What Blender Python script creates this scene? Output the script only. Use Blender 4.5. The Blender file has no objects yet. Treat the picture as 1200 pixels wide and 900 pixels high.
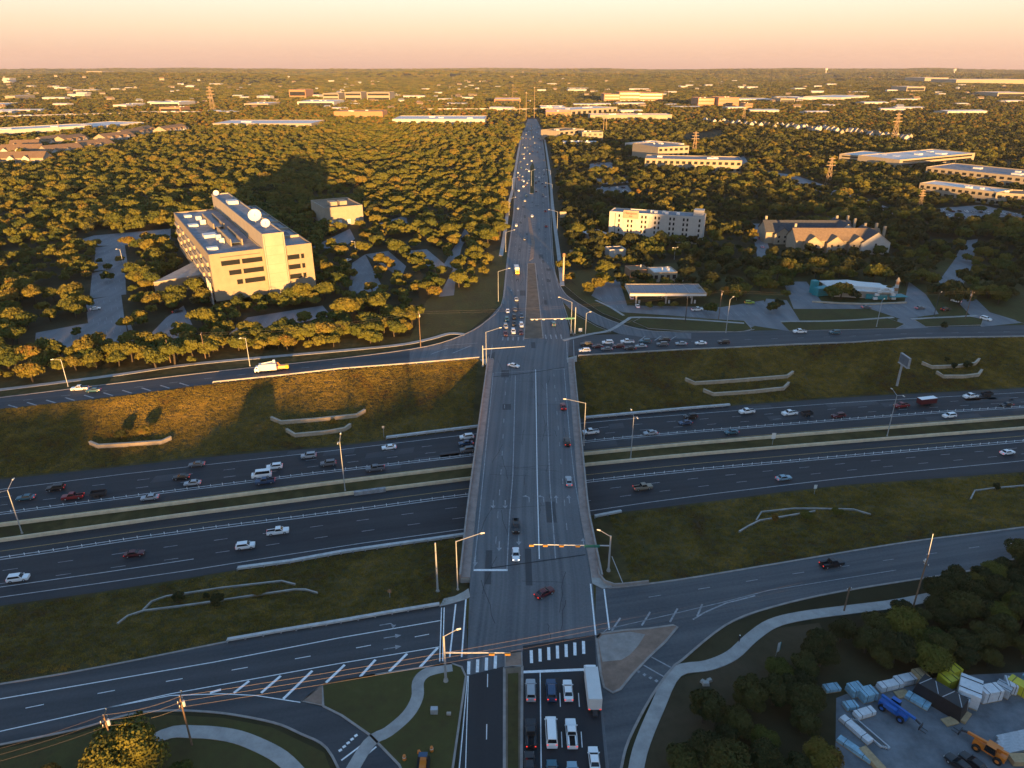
import bpy, math, random
import numpy as np
from mathutils import Vector, Matrix, Euler

# ------------------------------------------------------------------ camera, sky, sun, exposure
SC = bpy.context.scene
COL = SC.collection
H, F, PIT = 108.0, 830.0, math.radians(23.97)
cam_d = bpy.data.cameras.new("camera")
cam = bpy.data.objects.new("camera", cam_d)
COL.objects.link(cam)
cam.location = (0, 0, H)
cam.rotation_euler = (math.radians(90) - PIT, 0, 0)
cam_d.sensor_width = 36.0
cam_d.lens = 36.0 * F / 1200.0
cam_d.clip_start = 1.0
cam_d.clip_end = 60000.0
SC.camera = cam

SUN_EL = math.radians(3.3)
SHADOW_AZ = math.radians(-10.5)          # shadows run away from the camera, a little to the left
SDIR = Vector((math.sin(SHADOW_AZ), math.cos(SHADOW_AZ), 0))
world = bpy.data.worlds.new("World")
SC.world = world
world.use_nodes = True
wn = world.node_tree
wn.nodes.clear()
w_out = wn.nodes.new("ShaderNodeOutputWorld")
w_bg = wn.nodes.new("ShaderNodeBackground")
sky = wn.nodes.new("ShaderNodeTexSky")
sky.sky_type = 'NISHITA'
sky.sun_disc = False
sky.sun_elevation = SUN_EL
sky.sun_rotation = math.radians(190.5)
sky.altitude = 200
sky.air_density = 1.0
sky.dust_density = 1.0
sky.ozone_density = 1.0
# the warm low band of the evening sky, by true elevation
w_tc = wn.nodes.new("ShaderNodeTexCoord")
w_sep = wn.nodes.new("ShaderNodeSeparateXYZ")
wn.links.new(w_tc.outputs["Generated"], w_sep.inputs[0])
w_ramp = wn.nodes.new("ShaderNodeValToRGB")
er = w_ramp.color_ramp
SKY_STOPS = [(0.0, (0.63, 0.355, 0.29)), (0.018, (0.73, 0.45, 0.34)), (0.045, (0.83, 0.61, 0.44)), (0.085, (0.88, 0.79, 0.65)), (0.22, (0.29, 0.45, 0.66)), (1.0, (0.095, 0.245, 0.50))]
er.elements[0].position, er.elements[0].color = SKY_STOPS[0][0], (*SKY_STOPS[0][1], 1)
er.elements[1].position, er.elements[1].color = SKY_STOPS[-1][0], (*SKY_STOPS[-1][1], 1)
for p_, c_ in SKY_STOPS[1:-1]:
    e_ = er.elements.new(p_)
    e_.color = (*c_, 1)
wn.links.new(w_sep.outputs["Z"], w_ramp.inputs[0])
w_mix = wn.nodes.new("ShaderNodeMix")
w_mix.data_type = 'RGBA'
w_mix.inputs[0].default_value = 0.8
w_gain = wn.nodes.new("ShaderNodeVectorMath")
w_gain.operation = 'SCALE'
w_gain.inputs["Scale"].default_value = 8.5
wn.links.new(w_ramp.outputs[0], w_gain.inputs[0])
wn.links.new(sky.outputs[0], w_mix.inputs[6])
wn.links.new(w_gain.outputs[0], w_mix.inputs[7])
wn.links.new(w_mix.outputs[2], w_bg.inputs[0])
w_bg.inputs[1].default_value = 0.05
wn.links.new(w_bg.outputs[0], w_out.inputs[0])

sun_d = bpy.data.lights.new("sun", 'SUN')
sun_d.energy = 5.0
sun_d.angle = math.radians(0.5)
sun_d.color = (1.0, 0.53, 0.16)
sun = bpy.data.objects.new("sun", sun_d)
COL.objects.link(sun)
ldir = Vector((SDIR.x * math.cos(SUN_EL), SDIR.y * math.cos(SUN_EL), -math.sin(SUN_EL)))
sun.rotation_euler = ldir.to_track_quat('-Z', 'Y').to_euler()

SC.view_settings.view_transform = 'Standard'
SC.view_settings.look = 'None'
SC.view_settings.exposure = 1.8
SC.view_settings.gamma = 1.0
SC.render.engine = 'CYCLES'
SC.cycles.use_denoising = True
SC.cycles.max_bounces = 4
SC.cycles.diffuse_bounces = 2
SC.cycles.glossy_bounces = 2
SC.cycles.transmission_bounces = 2
SC.cycles.volume_bounces = 0
SC.cycles.transparent_max_bounces = 4

# ------------------------------------------------------------------ helpers
RNG = random.Random(7)
CP, SP = math.cos(PIT), math.sin(PIT)

def gp(x, y, z=0.0):
    """point of the survey photo -> map point on the level z"""
    u, v = (x - 600) / F, (450 - y) / F
    dy, dz = CP + v * SP, -SP + v * CP
    t = (z - H) / dz
    return Vector((u * t, dy * t, z))

def zat(X, Y, y):
    v = (450 - y) / F
    return H + (v * Y * CP - Y * SP) / (CP + v * SP)

def proj(X, Y, Z):
    w = Z - H
    d = Y * CP - w * SP
    return 600 + F * X / d, 450 - F * (Y * SP + w * CP) / d, d

class MB:
    def __init__(s):
        s.v, s.f, s.m, s.uv = [], [], [], []
    def face(s, pts, mi=0, uv=None):
        b = len(s.v)
        s.v += [tuple(p) for p in pts]
        s.f.append(tuple(range(b, b + len(pts))))
        s.m.append(mi)
        s.uv.append(uv)
    def box(s, c, d, rz=0.0, mi=0, top=1.0):
        cx, cy, cz = c
        hx, hy, hz = d[0] / 2, d[1] / 2, d[2] / 2
        cr, sr = math.cos(rz), math.sin(rz)
        P = []
        for z, k in ((-hz, 1.0), (hz, top)):
            for a, b in ((-1, -1), (1, -1), (1, 1), (-1, 1)):
                x, y = a * hx * k, b * hy * k
                P.append((cx + x * cr - y * sr, cy + x * sr + y * cr, cz + z))
        o = len(s.v)
        s.v += P
        for q in ((3, 2, 1, 0), (4, 5, 6, 7), (0, 1, 5, 4), (1, 2, 6, 5), (2, 3, 7, 6), (3, 0, 4, 7)):
            s.f.append(tuple(o + i for i in q)); s.m.append(mi); s.uv.append(None)
        return s
    def prism(s, pts, z0, z1, mi=0, side=None):
        n = len(pts)
        A = sum(pts[i][0] * pts[(i + 1) % n][1] - pts[(i + 1) % n][0] * pts[i][1] for i in range(n))
        if A < 0:
            pts = list(reversed(pts))
        o = len(s.v)
        s.v += [(p[0], p[1], z0) for p in pts] + [(p[0], p[1], z1) for p in pts]
        s.f.append(tuple(o + n + i for i in range(n))); s.m.append(mi); s.uv.append(None)
        s.f.append(tuple(o + n - 1 - i for i in range(n))); s.m.append(mi); s.uv.append(None)
        for i in range(n):
            j = (i + 1) % n
            s.f.append((o + i, o + j, o + n + j, o + n + i)); s.m.append(mi if side is None else side); s.uv.append(None)
        return s
    def tube(s, p0, p1, r0, r1=None, n=8, mi=0, cap=True):
        r1 = r0 if r1 is None else r1
        p0, p1 = Vector(p0), Vector(p1)
        d = (p1 - p0).normalized()
        a = d.orthogonal().normalized()
        b = d.cross(a)
        o = len(s.v)
        for p, r in ((p0, r0), (p1, r1)):
            for i in range(n):
                t = 2 * math.pi * i / n
                s.v.append(tuple(p + a * (r * math.cos(t)) + b * (r * math.sin(t))))
        for i in range(n):
            j = (i + 1) % n
            s.f.append((o + i, o + j, o + n + j, o + n + i)); s.m.append(mi); s.uv.append(None)
        if cap:
            s.f.append(tuple(o + n + i for i in range(n))); s.m.append(mi); s.uv.append(None)
            s.f.append(tuple(o + n - 1 - i for i in range(n))); s.m.append(mi); s.uv.append(None)
        return s
    def strip(s, A, B, mi=0, uscale=1.0):
        """sheet between two lines of equal point count, uv in metres"""
        L = 0.0
        for i in range(len(A) - 1):
            a0, a1, b0, b1 = Vector(A[i]), Vector(A[i + 1]), Vector(B[i]), Vector(B[i + 1])
            dl = ((a1 + b1) / 2 - (a0 + b0) / 2).length
            w0, w1 = (b0 - a0).length, (b1 - a1).length
            q = [a0, a1, b1, b0]
            uv = [(L, 0), (L + dl, 0), (L + dl, w1), (L, w0)]
            nz = (a1 - a0).cross(b1 - a0).z
            if nz < 0:
                q.reverse(); uv.reverse()
            s.face(q, mi, uv)
            L += dl
        return s
    def ribbon(s, pts, w, mi=0):
        pts = [Vector(p) for p in pts]
        A, B = [], []
        for i, p in enumerate(pts):
            d = (pts[min(i + 1, len(pts) - 1)] - pts[max(i - 1, 0)])
            d.z = 0
            d.normalize()
            nrm = Vector((-d.y, d.x, 0)) * (w / 2)
            A.append(p - nrm); B.append(p + nrm)
        return s.strip(A, B, mi)
    def wall(s, pts, w, z0, z1, mi=0):
        """an upright wall that follows a line"""
        pts = [Vector((p[0], p[1], p[2] if len(p) > 2 else 0)) for p in pts]
        L_, R_ = [], []
        for i, p in enumerate(pts):
            d = (pts[min(i + 1, len(pts) - 1)] - pts[max(i - 1, 0)]); d.z = 0; d.normalize()
            nrm = Vector((-d.y, d.x, 0)) * (w / 2)
            L_.append(p + nrm); R_.append(p - nrm)
        up0, up1 = Vector((0, 0, z0)), Vector((0, 0, z1))
        o = len(s.v); n = len(pts)
        for l, r in zip(L_, R_):
            s.v += [tuple(l + up0), tuple(l + up1), tuple(r + up1), tuple(r + up0)]
        for i in range(n - 1):
            a, b = o + 4 * i, o + 4 * (i + 1)
            for q in ((a, a + 1, b + 1, b), (a + 1, a + 2, b + 2, b + 1), (a + 2, a + 3, b + 3, b + 2)):
                s.f.append(tuple(reversed(q))); s.m.append(mi); s.uv.append(None)
        for a, fl in ((o, 0), (o + 4 * (n - 1), 1)):
            q = (a, a + 1, a + 2, a + 3)
            s.f.append(q if not fl else tuple(reversed(q))); s.m.append(mi); s.uv.append(None)
        return s
    def build(s, name, mats, parent=None, smooth=False):  # one mesh object
        me = bpy.data.meshes.new(name)
        me.from_pydata(s.v, [], s.f)
        mats = mats if isinstance(mats, (list, tuple)) else [mats]
        for m in mats:
            me.materials.append(m)
        if len(mats) > 1:
            me.polygons.foreach_set("material_index", s.m)
        if any(u is not None for u in s.uv):
            lay = me.uv_layers.new(name="UVMap")
            li = 0
            for f, u in zip(s.f, s.uv):
                for k in range(len(f)):
                    if u is not None:
                        lay.data[li].uv = u[k]
                    li += 1
        if smooth:
            me.polygons.foreach_set("use_smooth", [True] * len(me.polygons))
        me.update()
        ob = bpy.data.objects.new(name, me)
        COL.objects.link(ob)
        if parent is not None:
            ob.parent = parent
        return ob

def tag(o, label=None, cat=None, group=None, kind=None):
    if label: o["label"] = label
    if cat: o["category"] = cat
    if group: o["group"] = group
    if kind: o["kind"] = kind
    return o

def thing(name, label, cat, loc=(0, 0, 0), rz=0.0, group=None):
    o = bpy.data.objects.new(name, None)
    o.empty_display_size = 0.5
    COL.objects.link(o)
    o.location = loc
    o.rotation_euler = (0, 0, rz)
    return tag(o, label, cat, group)

def dup(root, loc, rz=0.0, label=None, group=None, scale=None, swap=None):
    def cp(o, parent):
        c = o.copy()
        COL.objects.link(c)
        c.parent = parent
        if swap and c.type == 'MESH':
            for i, sl in enumerate(o.material_slots):
                if sl.material in swap:
                    c.material_slots[i].link = 'OBJECT'
                    c.material_slots[i].material = swap[sl.material]
        for ch in kids.get(o, ()):
            cp(ch, c)
        return c
    kids = {}
    def walk(o):
        kids[o] = list(o.children)
        for ch in kids[o]:
            walk(ch)
    walk(root)
    r = cp(root, None)
    r.location = loc
    r.rotation_euler = (0, 0, rz)
    if scale: r.scale = scale
    if label: r["label"] = label
    if group: r["group"] = group
    return r

# ------------------------------------------------------------------ materials
def mat(name, col, rough=0.8, var=0.0, scale=0.3, metal=0.0, emis=None, spec=0.5, col2=None, detail=4):
    m = bpy.data.materials.new(name)
    m.use_nodes = True
    nt = m.node_tree
    b = nt.nodes["Principled BSDF"]
    b.inputs["Base Color"].default_value = (*col, 1)
    b.inputs["Roughness"].default_value = rough
    b.inputs["Metallic"].default_value = metal
    b.inputs["Specular IOR Level"].default_value = spec
    if emis:
        b.inputs["Emission Color"].default_value = (*emis[0], 1)
        b.inputs["Emission Strength"].default_value = emis[1]
    if var > 0 or col2:
        tc = nt.nodes.new("ShaderNodeTexCoord")
        nz = nt.nodes.new("ShaderNodeTexNoise")
        nz.inputs["Scale"].default_value = scale
        nz.inputs["Detail"].default_value = detail
        nz.inputs["Roughness"].default_value = 0.65
        nt.links.new(tc.outputs["Object"], nz.inputs["Vector"])
        rp = nt.nodes.new("ShaderNodeValToRGB")
        c2 = col2 or tuple(c * (1 + var) for c in col)
        c1 = col if col2 else tuple(c * (1 - var) for c in col)
        rp.color_ramp.elements[0].position = 0.32
        rp.color_ramp.elements[1].position = 0.68
        rp.color_ramp.elements[0].color = (*c1, 1)
        rp.color_ramp.elements[1].color = (*c2, 1)
        nt.links.new(nz.outputs["Fac"], rp.inputs[0])
        nt.links.new(rp.outputs[0], b.inputs["Base Color"])
    return m

def asphalt(name, dark, light, across=0.55, patch=0.05):
    """worn asphalt: streaks along the lane (uv u = along), big patches, fine grain"""
    m = bpy.data.materials.new(name)
    m.use_nodes = True
    nt = m.node_tree
    L = nt.links.new
    b = nt.nodes["Principled BSDF"]
    b.inputs["Roughness"].default_value = 0.72
    b.inputs["Specular IOR Level"].default_value = 0.35
    tc = nt.nodes.new("ShaderNodeTexCoord")
    mp = nt.nodes.new("ShaderNodeMapping")
    mp.inputs["Scale"].default_value = (0.006, across, 1)
    L(tc.outputs["UV"], mp.inputs[0])
    n1 = nt.nodes.new("ShaderNodeTexNoise"); n1.inputs["Scale"].default_value = 1.0; n1.inputs["Detail"].default_value = 5
    L(mp.outputs[0], n1.inputs["Vector"])
    n2 = nt.nodes.new("ShaderNodeTexNoise"); n2.inputs["Scale"].default_value = patch; n2.inputs["Detail"].default_value = 6
    L(tc.outputs["Object"], n2.inputs["Vector"])
    n3 = nt.nodes.new("ShaderNodeTexNoise"); n3.inputs["Scale"].default_value = 1.8; n3.inputs["Detail"].default_value = 3
    L(tc.outputs["Object"], n3.inputs["Vector"])
    a = nt.nodes.new("ShaderNodeMath"); a.operation = 'MULTIPLY_ADD'; a.inputs[1].default_value = 0.9
    L(n1.outputs["Fac"], a.inputs[0])
    a2 = nt.nodes.new("ShaderNodeMath"); a2.operation = 'MULTIPLY_ADD'; a2.inputs[1].default_value = 0.5
    L(n2.outputs["Fac"], a2.inputs[0]); a2.inputs[2].default_value = -0.40
    L(a2.outputs[0], a.inputs[2])
    a3 = nt.nodes.new("ShaderNodeMath"); a3.operation = 'MULTIPLY_ADD'; a3.inputs[1].default_value = 0.35
    L(n3.outputs["Fac"], a3.inputs[0]); L(a.outputs[0], a3.inputs[2])
    rp = nt.nodes.new("ShaderNodeValToRGB")
    rp.color_ramp.elements[0].position = 0.18; rp.color_ramp.elements[1].position = 0.82
    rp.color_ramp.elements[0].color = (*dark, 1); rp.color_ramp.elements[1].color = (*light, 1)
    L(a3.outputs[0], rp.inputs[0])
    L(rp.outputs[0], b.inputs["Base Color"])
    return m

def grassy(name, stops, s1=0.035, s2=0.5, dist=0.6):
    m = bpy.data.materials.new(name)
    m.use_nodes = True
    nt = m.node_tree
    L = nt.links.new
    b = nt.nodes["Principled BSDF"]
    b.inputs["Roughness"].default_value = 0.95
    b.inputs["Specular IOR Level"].default_value = 0.1
    tc = nt.nodes.new("ShaderNodeNewGeometry")
    n1 = nt.nodes.new("ShaderNodeTexNoise"); n1.inputs["Scale"].default_value = s1; n1.inputs["Detail"].default_value = 8
    n1.inputs["Roughness"].default_value = 0.7; n1.inputs["Distortion"].default_value = dist
    L(tc.outputs["Position"], n1.inputs["Vector"])
    n2 = nt.nodes.new("ShaderNodeTexNoise"); n2.inputs["Scale"].default_value = s2; n2.inputs["Detail"].default_value = 5
    L(tc.outputs["Position"], n2.inputs["Vector"])
    a = nt.nodes.new("ShaderNodeMath"); a.operation = 'MULTIPLY_ADD'; a.inputs[1].default_value = 0.45
    L(n2.outputs["Fac"], a.inputs[0]); 
    a0 = nt.nodes.new("ShaderNodeMath"); a0.operation = 'ADD'; a0.inputs[1].default_value = -0.22
    L(n1.outputs["Fac"], a0.inputs[0]); L(a0.outputs[0], a.inputs[2])
    rp = nt.nodes.new("ShaderNodeValToRGB")
    el = rp.color_ramp.elements
    el[0].position, el[0].color = stops[0][0], (*stops[0][1], 1)
    el[1].position, el[1].color = stops[-1][0], (*stops[-1][1], 1)
    for p, c in stops[1:-1]:
        e = el.new(p); e.color = (*c, 1)
    L(a.outputs[0], rp.inputs[0]); L(rp.outputs[0], b.inputs["Base Color"])
    bp = nt.nodes.new("ShaderNodeBump"); bp.inputs["Strength"].default_value = 0.6; bp.inputs["Distance"].default_value = 0.3
    L(n2.outputs["Fac"], bp.inputs["Height"]); L(bp.outputs[0], b.inputs["Normal"])
    return m

def leafy(name, stops):
    m = bpy.data.materials.new(name)
    m.use_nodes = True
    nt = m.node_tree
    L = nt.links.new
    b = nt.nodes["Principled BSDF"]
    b.inputs["Roughness"].default_value = 0.8
    b.inputs["Specular IOR Level"].default_value = 0.15
    oi = nt.nodes.new("ShaderNodeObjectInfo")
    tc = nt.nodes.new("ShaderNodeTexCoord")
    nz = nt.nodes.new("ShaderNodeTexNoise"); nz.inputs["Scale"].default_value = 0.5; nz.inputs["Detail"].default_value = 4
    L(tc.outputs["Object"], nz.inputs["Vector"])
    a = nt.nodes.new("ShaderNodeMath"); a.operation = 'MULTIPLY_ADD'; a.inputs[1].default_value = 0.8
    L(oi.outputs["Random"], a.inputs[0])
    a1 = nt.nodes.new("ShaderNodeMath"); a1.operation = 'MULTIPLY_ADD'; a1.inputs[1].default_value = 0.7; a1.inputs[2].default_value = -0.24
    L(nz.outputs["Fac"], a1.inputs[0]); L(a1.outputs[0], a.inputs[2])
    rp = nt.nodes.new("ShaderNodeValToRGB")
    el = rp.color_ramp.elements
    el[0].position, el[0].color = stops[0][0], (*stops[0][1], 1)
    el[1].position, el[1].color = stops[-1][0], (*stops[-1][1], 1)
    for p, c in stops[1:-1]:
        e = el.new(p); e.color = (*c, 1)
    L(a.outputs[0], rp.inputs[0]); L(rp.outputs[0], b.inputs["Base Color"])
    return m

M = {}
M['asphalt'] = asphalt("asphalt_grey", (0.062, 0.069, 0.078), (0.178, 0.180, 0.184), across=0.8)
M['asphalt_front'] = asphalt("asphalt_frontage", (0.030, 0.034, 0.039), (0.080, 0.084, 0.09), across=0.4)
M['asphalt_dark'] = asphalt("asphalt_new", (0.018, 0.02, 0.023), (0.032, 0.034, 0.037), across=0.3)
M['asphalt_hwy'] = asphalt("asphalt_highway", (0.015, 0.018, 0.022), (0.043, 0.046, 0.051), across=0.42)
M['asphalt_lot'] = asphalt("asphalt_lot", (0.11, 0.115, 0.125), (0.23, 0.23, 0.235), across=0.2, patch=0.12)
M['paint'] = mat("road_paint", (0.80, 0.80, 0.79), 0.7, 0.15, 1.5)
M['paint_mid'] = mat("road_paint_mid", (0.46, 0.46, 0.455), 0.75, 0.25, 0.8)
M['paint_worn'] = mat("road_paint_worn", (0.284, 0.290, 0.297), 0.8, 0.35, 0.9)
M['paint_yellow'] = mat("road_paint_yellow", (0.42, 0.28, 0.09), 0.75, 0.25, 1.0)
M['concrete'] = mat("concrete", (0.345, 0.328, 0.299), 0.85, 0.2, 0.4)
M['concrete_path'] = mat("concrete_path", (0.338, 0.325, 0.306), 0.88, 0.18, 0.35)
M['barrier'] = mat("barrier_concrete", (0.682, 0.561, 0.385), 0.85, 0.14, 0.5)
M['pale_concrete'] = mat("pale_concrete", (0.483, 0.483, 0.471), 0.85, 0.2, 0.6)
M['parapet'] = mat("parapet_concrete", (0.300, 0.231, 0.200), 0.88, 0.2, 0.45)
M['stone'] = mat("retaining_stone", (0.42, 0.34, 0.25), 0.9, 0.18, 0.6)
M['kerb'] = mat("kerb_concrete", (0.288, 0.258, 0.234), 0.88, 0.2, 0.5)
M['brick'] = mat("island_brick", (0.25, 0.165, 0.12), 0.9, 0.25, 0.4)
M['steel'] = mat("galvanised_steel", (0.42, 0.44, 0.46), 0.5, 0.1, 2.0, metal=0.35)
M['wood_pole'] = mat("wood_pole", (0.17, 0.11, 0.07), 0.9, 0.25, 2.0)
M['dark_metal'] = mat("dark_metal", (0.03, 0.03, 0.034), 0.5)
M['rubber'] = mat("rubber", (0.012, 0.012, 0.013), 0.85)
M['glass'] = mat("car_glass", (0.012, 0.016, 0.02), 0.12)
M['window'] = mat("window_glass", (0.02, 0.022, 0.025), 0.15)
M['lamp_glass'] = mat("lamp_glass", (0.7, 0.68, 0.62), 0.3)
M['headlight'] = mat("headlight", (0.8, 0.8, 0.78), 0.2, emis=((1, 0.93, 0.8), 1.2))
M['taillight'] = mat("taillight", (0.35, 0.01, 0.01), 0.3, emis=((1, 0.05, 0.03), 0.5))
GSTOPS = [(0.12, (0.020, 0.014, 0.009)), (0.32, (0.050, 0.034, 0.018)), (0.46, (0.058, 0.050, 0.019)), (0.62, (0.098, 0.076, 0.030)), (0.80, (0.13, 0.095, 0.05)), (1.0, (0.18, 0.135, 0.08))]
M['grass'] = grassy("verge_grass", GSTOPS, 0.028, 0.35, 1.2)
M['tuft'] = grassy("grass_blades", [(p, (min(.44, q[0] * 3.5), min(.34, q[1] * 3.05), q[2] * 1.6)) for p, q in GSTOPS], 0.028, 0.35, 1.2)
M['lawn'] = grassy("lawn_grass", [(0.12, (0.040, 0.032, 0.017)), (0.4, (0.070, 0.058, 0.024)), (0.62, (0.078, 0.074, 0.026)), (0.95, (0.13, 0.10, 0.05))], 0.06, 0.6)
M['floor'] = grassy("woodland_floor", [(0.1, (0.022, 0.020, 0.011)), (0.5, (0.040, 0.036, 0.018)), (0.95, (0.085, 0.068, 0.036))], 0.03, 0.2)
M['dirt'] = mat("dry_dirt", (0.15, 0.11, 0.075), 0.95, 0.3, 0.25)
M['floor_dirt'] = grassy("weedy_dirt", [(0.1, (0.030, 0.026, 0.015)), (0.45, (0.062, 0.050, 0.028)), (0.7, (0.085, 0.062, 0.04)), (1.0, (0.13, 0.095, 0.065))], 0.06, 0.5)
M['gravel'] = mat("yard_gravel", (0.137, 0.150, 0.163), 0.92, 0.4, 0.22, detail=8)
M['leaf'] = leafy("oak_leaves", [(0.0, (0.040, 0.058, 0.014)), (0.35, (0.086, 0.092, 0.017)), (0.65, (0.118, 0.110, 0.019)), (0.92, (0.146, 0.112, 0.022)), (1.0, (0.16, 0.088, 0.02))])
M['leaf_dark'] = leafy("dark_shade_leaves", [(0.0, (0.028, 0.034, 0.012)), (0.6, (0.046, 0.050, 0.015)), (1.0, (0.076, 0.072, 0.018))])  # dark leaf tone, deepened so the colour carries the wood's shade
M['leaf_gold'] = leafy("elm_leaves", [(0.0, (0.13, 0.088, 0.018)), (0.6, (0.17, 0.108, 0.02)), (1.0, (0.19, 0.085, 0.018))])
M['bark'] = mat("bark", (0.055, 0.042, 0.03), 0.95, 0.3, 3.0)

# ------------------------------------------------------------------ survey lines (photo -> map)
ZH = -6.5
def line(px, z=0.0):
    return [gp(x, y, z) for x, y in px]
LN = {
 'nf_far': line([(0,466),(130,450),(257,435),(400,420),(540,399),(680,393),(800,389.5),(1000,385),(1200,381)]),
 'nf_near': line([(0,479),(110,468),(247,450),(400,433),(563,419),(677,417),(800,410),(1000,402),(1067,397),(1200,395)]),
 'hn_far': line([(0,562),(133,548),(267,533),(400,523),(560,502),(687,490),(800,480),(1000,465),(1200,455)], ZH),
 'hn_solid': line([(0,574),(133,557),(400,527),(560,508),(700,494),(800,486),(1000,471),(1200,460)], ZH),
 'n_dbl': line([(0,602),(200,576),(400,551),(557,533),(687,517),(800,507),(1100,483),(1200,477)], ZH),
 'n_bar': line([(0,617),(200,592),(400,566),(557,547),(687,533),(800,522),(1000,505.5),(1200,490)], ZH),
 's_bar': line([(0,635),(200,607),(400,581),(553,562),(688,546),(800,535),(1000,518.5),(1200,503)], ZH),
 's_dbl': line([(0,655),(200,625),(400,600),(547,580),(690,564),(800,552),(1000,534),(1200,517)], ZH),
 's_solid': line([(0,700),(200,672),(400,640),(560,618),(690,599),(800,583),(1000,559),(1200,540)], ZH),
 's_near': line([(0,710),(167,687),(280,667),(400,648),(547,628),(700,603),(800,592),(967,570),(1200,553)], ZH),
 'sf_far': line([(0,802),(117,782),(267,752),(400,729),(513,710),(720,688),(800,679),(933,657),(1067,635),(1200,618)]),
}
def yl(name, x):
    P = LN[name]
    x = max(-900.0, min(900.0, x))
    n = len(P)
    if x <= P[0].x:
        k = min(3, n - 1)
        s = (P[k].y - P[0].y) / (P[k].x - P[0].x)
        return P[0].y + (x - P[0].x) * s
    if x >= P[-1].x:
        k = max(-4, -n)
        s = (P[-1].y - P[k].y) / (P[-1].x - P[k].x)
        return P[-1].y + (x - P[-1].x) * s
    for a, b in zip(P, P[1:]):
        if a.x <= x <= b.x:
            return a.y + (b.y - a.y) * (x - a.x) / (b.x - a.x)

def hillz(x, y):
    """gentle far hills that make the horizon"""
    if y < 2600:
        return 0.0
    t = min(1.0, (y - 2600) / 9500)
    base = 92 * t ** 1.25
    n = (math.sin(x * 0.0011 + 1.3) * math.cos(y * 0.0009 + 0.4) + 0.55 * math.sin(x * 0.0023 - y * 0.0013 + 2.0)
         + 0.35 * math.sin(x * 0.0047 + 0.5) * math.sin(y * 0.0031))
    lft = math.exp(-((x + 2700) / 1700) ** 2) * math.exp(-((y - 5600) / 800) ** 2) * 62 + math.exp(-((x + 700) / 900) ** 2) * math.exp(-((y - 7200) / 900) ** 2) * 40
    return base + n * 15 * min(1, t * 3) + lft

def zg(x, y):
    a, b, c, d = yl('sf_far', x), yl('s_near', x), yl('hn_far', x), yl('nf_near', x)
    if y <= a or y >= d:
        return hillz(x, y)
    if b <= y <= c:
        return ZH
    if y < b:
        t = (y - a) / (b - a)
        return ZH * min(1.0, max(0.0, (t - 0.06) / 0.86))
    t = (d - y) / (d - c)
    return ZH * min(1.0, max(0.0, (t - 0.05) / 0.88))

XS = sorted(set([-900, -700, -520, -400] + [x for x in range(-320, 321, 16)] + [400, 520, 700, 900]))

# ------------------------------------------------------------------ ground: one sheet to the horizon
def make_ground():
    rows = []
    ext = [-9000, -5000, -2800, -1500] 
    def spread(k):
        return XS
    south = [-1500, -700, -400, -250, -160, -100, -60, -35, -18, -8]
    north = [3, 10, 25, 50, 90, 150, 230, 330, 460, 640, 860, 1150, 1500, 1950, 2350]
    far = [2900, 3300, 3700, 4200, 4700, 5200, 5800, 6500, 7300, 8200, 9200, 10300, 11500, 12800, 14300, 16000]
    for d in south:
        rows.append([(x * (1 + abs(d) / 400), yl('sf_far', x) + d, 0.0) for x in XS])
    tt = [0, .06, .2, .35, .5, .65, .8, .92, 1]
    for t in tt:
        rows.append([(x, (1 - t) * yl('sf_far', x) + t * yl('s_near', x), ZH * min(1, max(0, (t - .06) / .86))) for x in XS])
    for t in (0.5, 1):
        rows.append([(x, (1 - t) * yl('s_near', x) + t * yl('hn_far', x), ZH) for x in XS])
    for t in [.08, .2, .35, .5, .65, .8, .95, 1]:
        rows.append([(x, (1 - t) * yl('hn_far', x) + t * yl('nf_near', x), ZH * (1 - min(1, max(0, (t - .07) / .88)))) for x in XS])
    for d in north:
        rows.append([(x * (1 + d / 330.0), yl('nf_near', x) * max(0, 1 - d / 900) + 275 * min(1, d / 900) + d, 0.0) for x in XS])
    XF = np.linspace(-1, 1, len(XS))
    for d in far:
        w = 900 * (1 + 2350 / 330.0) + (d - 2350) * 0.55
        rows.append([(u * w, d, hillz(u * w, d)) for u in XF])
    n = len(XS)
    V = [p for r in rows for p in r]
    Fc, Mi = [], []
    nS = len(south); nb = nS + len(tt)
    for j in range(len(rows) - 1):
        for i in range(n - 1):
            Fc.append((j * n + i, j * n + i + 1, (j + 1) * n + i + 1, (j + 1) * n + i))
            if j < nS - 1: Mi.append(1)
            elif j < nb + 2 + 8 - 1: Mi.append(0)
            elif j < nb + 10 + 1: Mi.append(0)
            else: Mi.append(1)
    m = MB(); m.v, m.f, m.m, m.uv = V, Fc, Mi, [None] * len(Fc)
    g = m.build("ground", [M['grass'], M['floor']])
    return tag(g, kind="structure")
make_ground()

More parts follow.
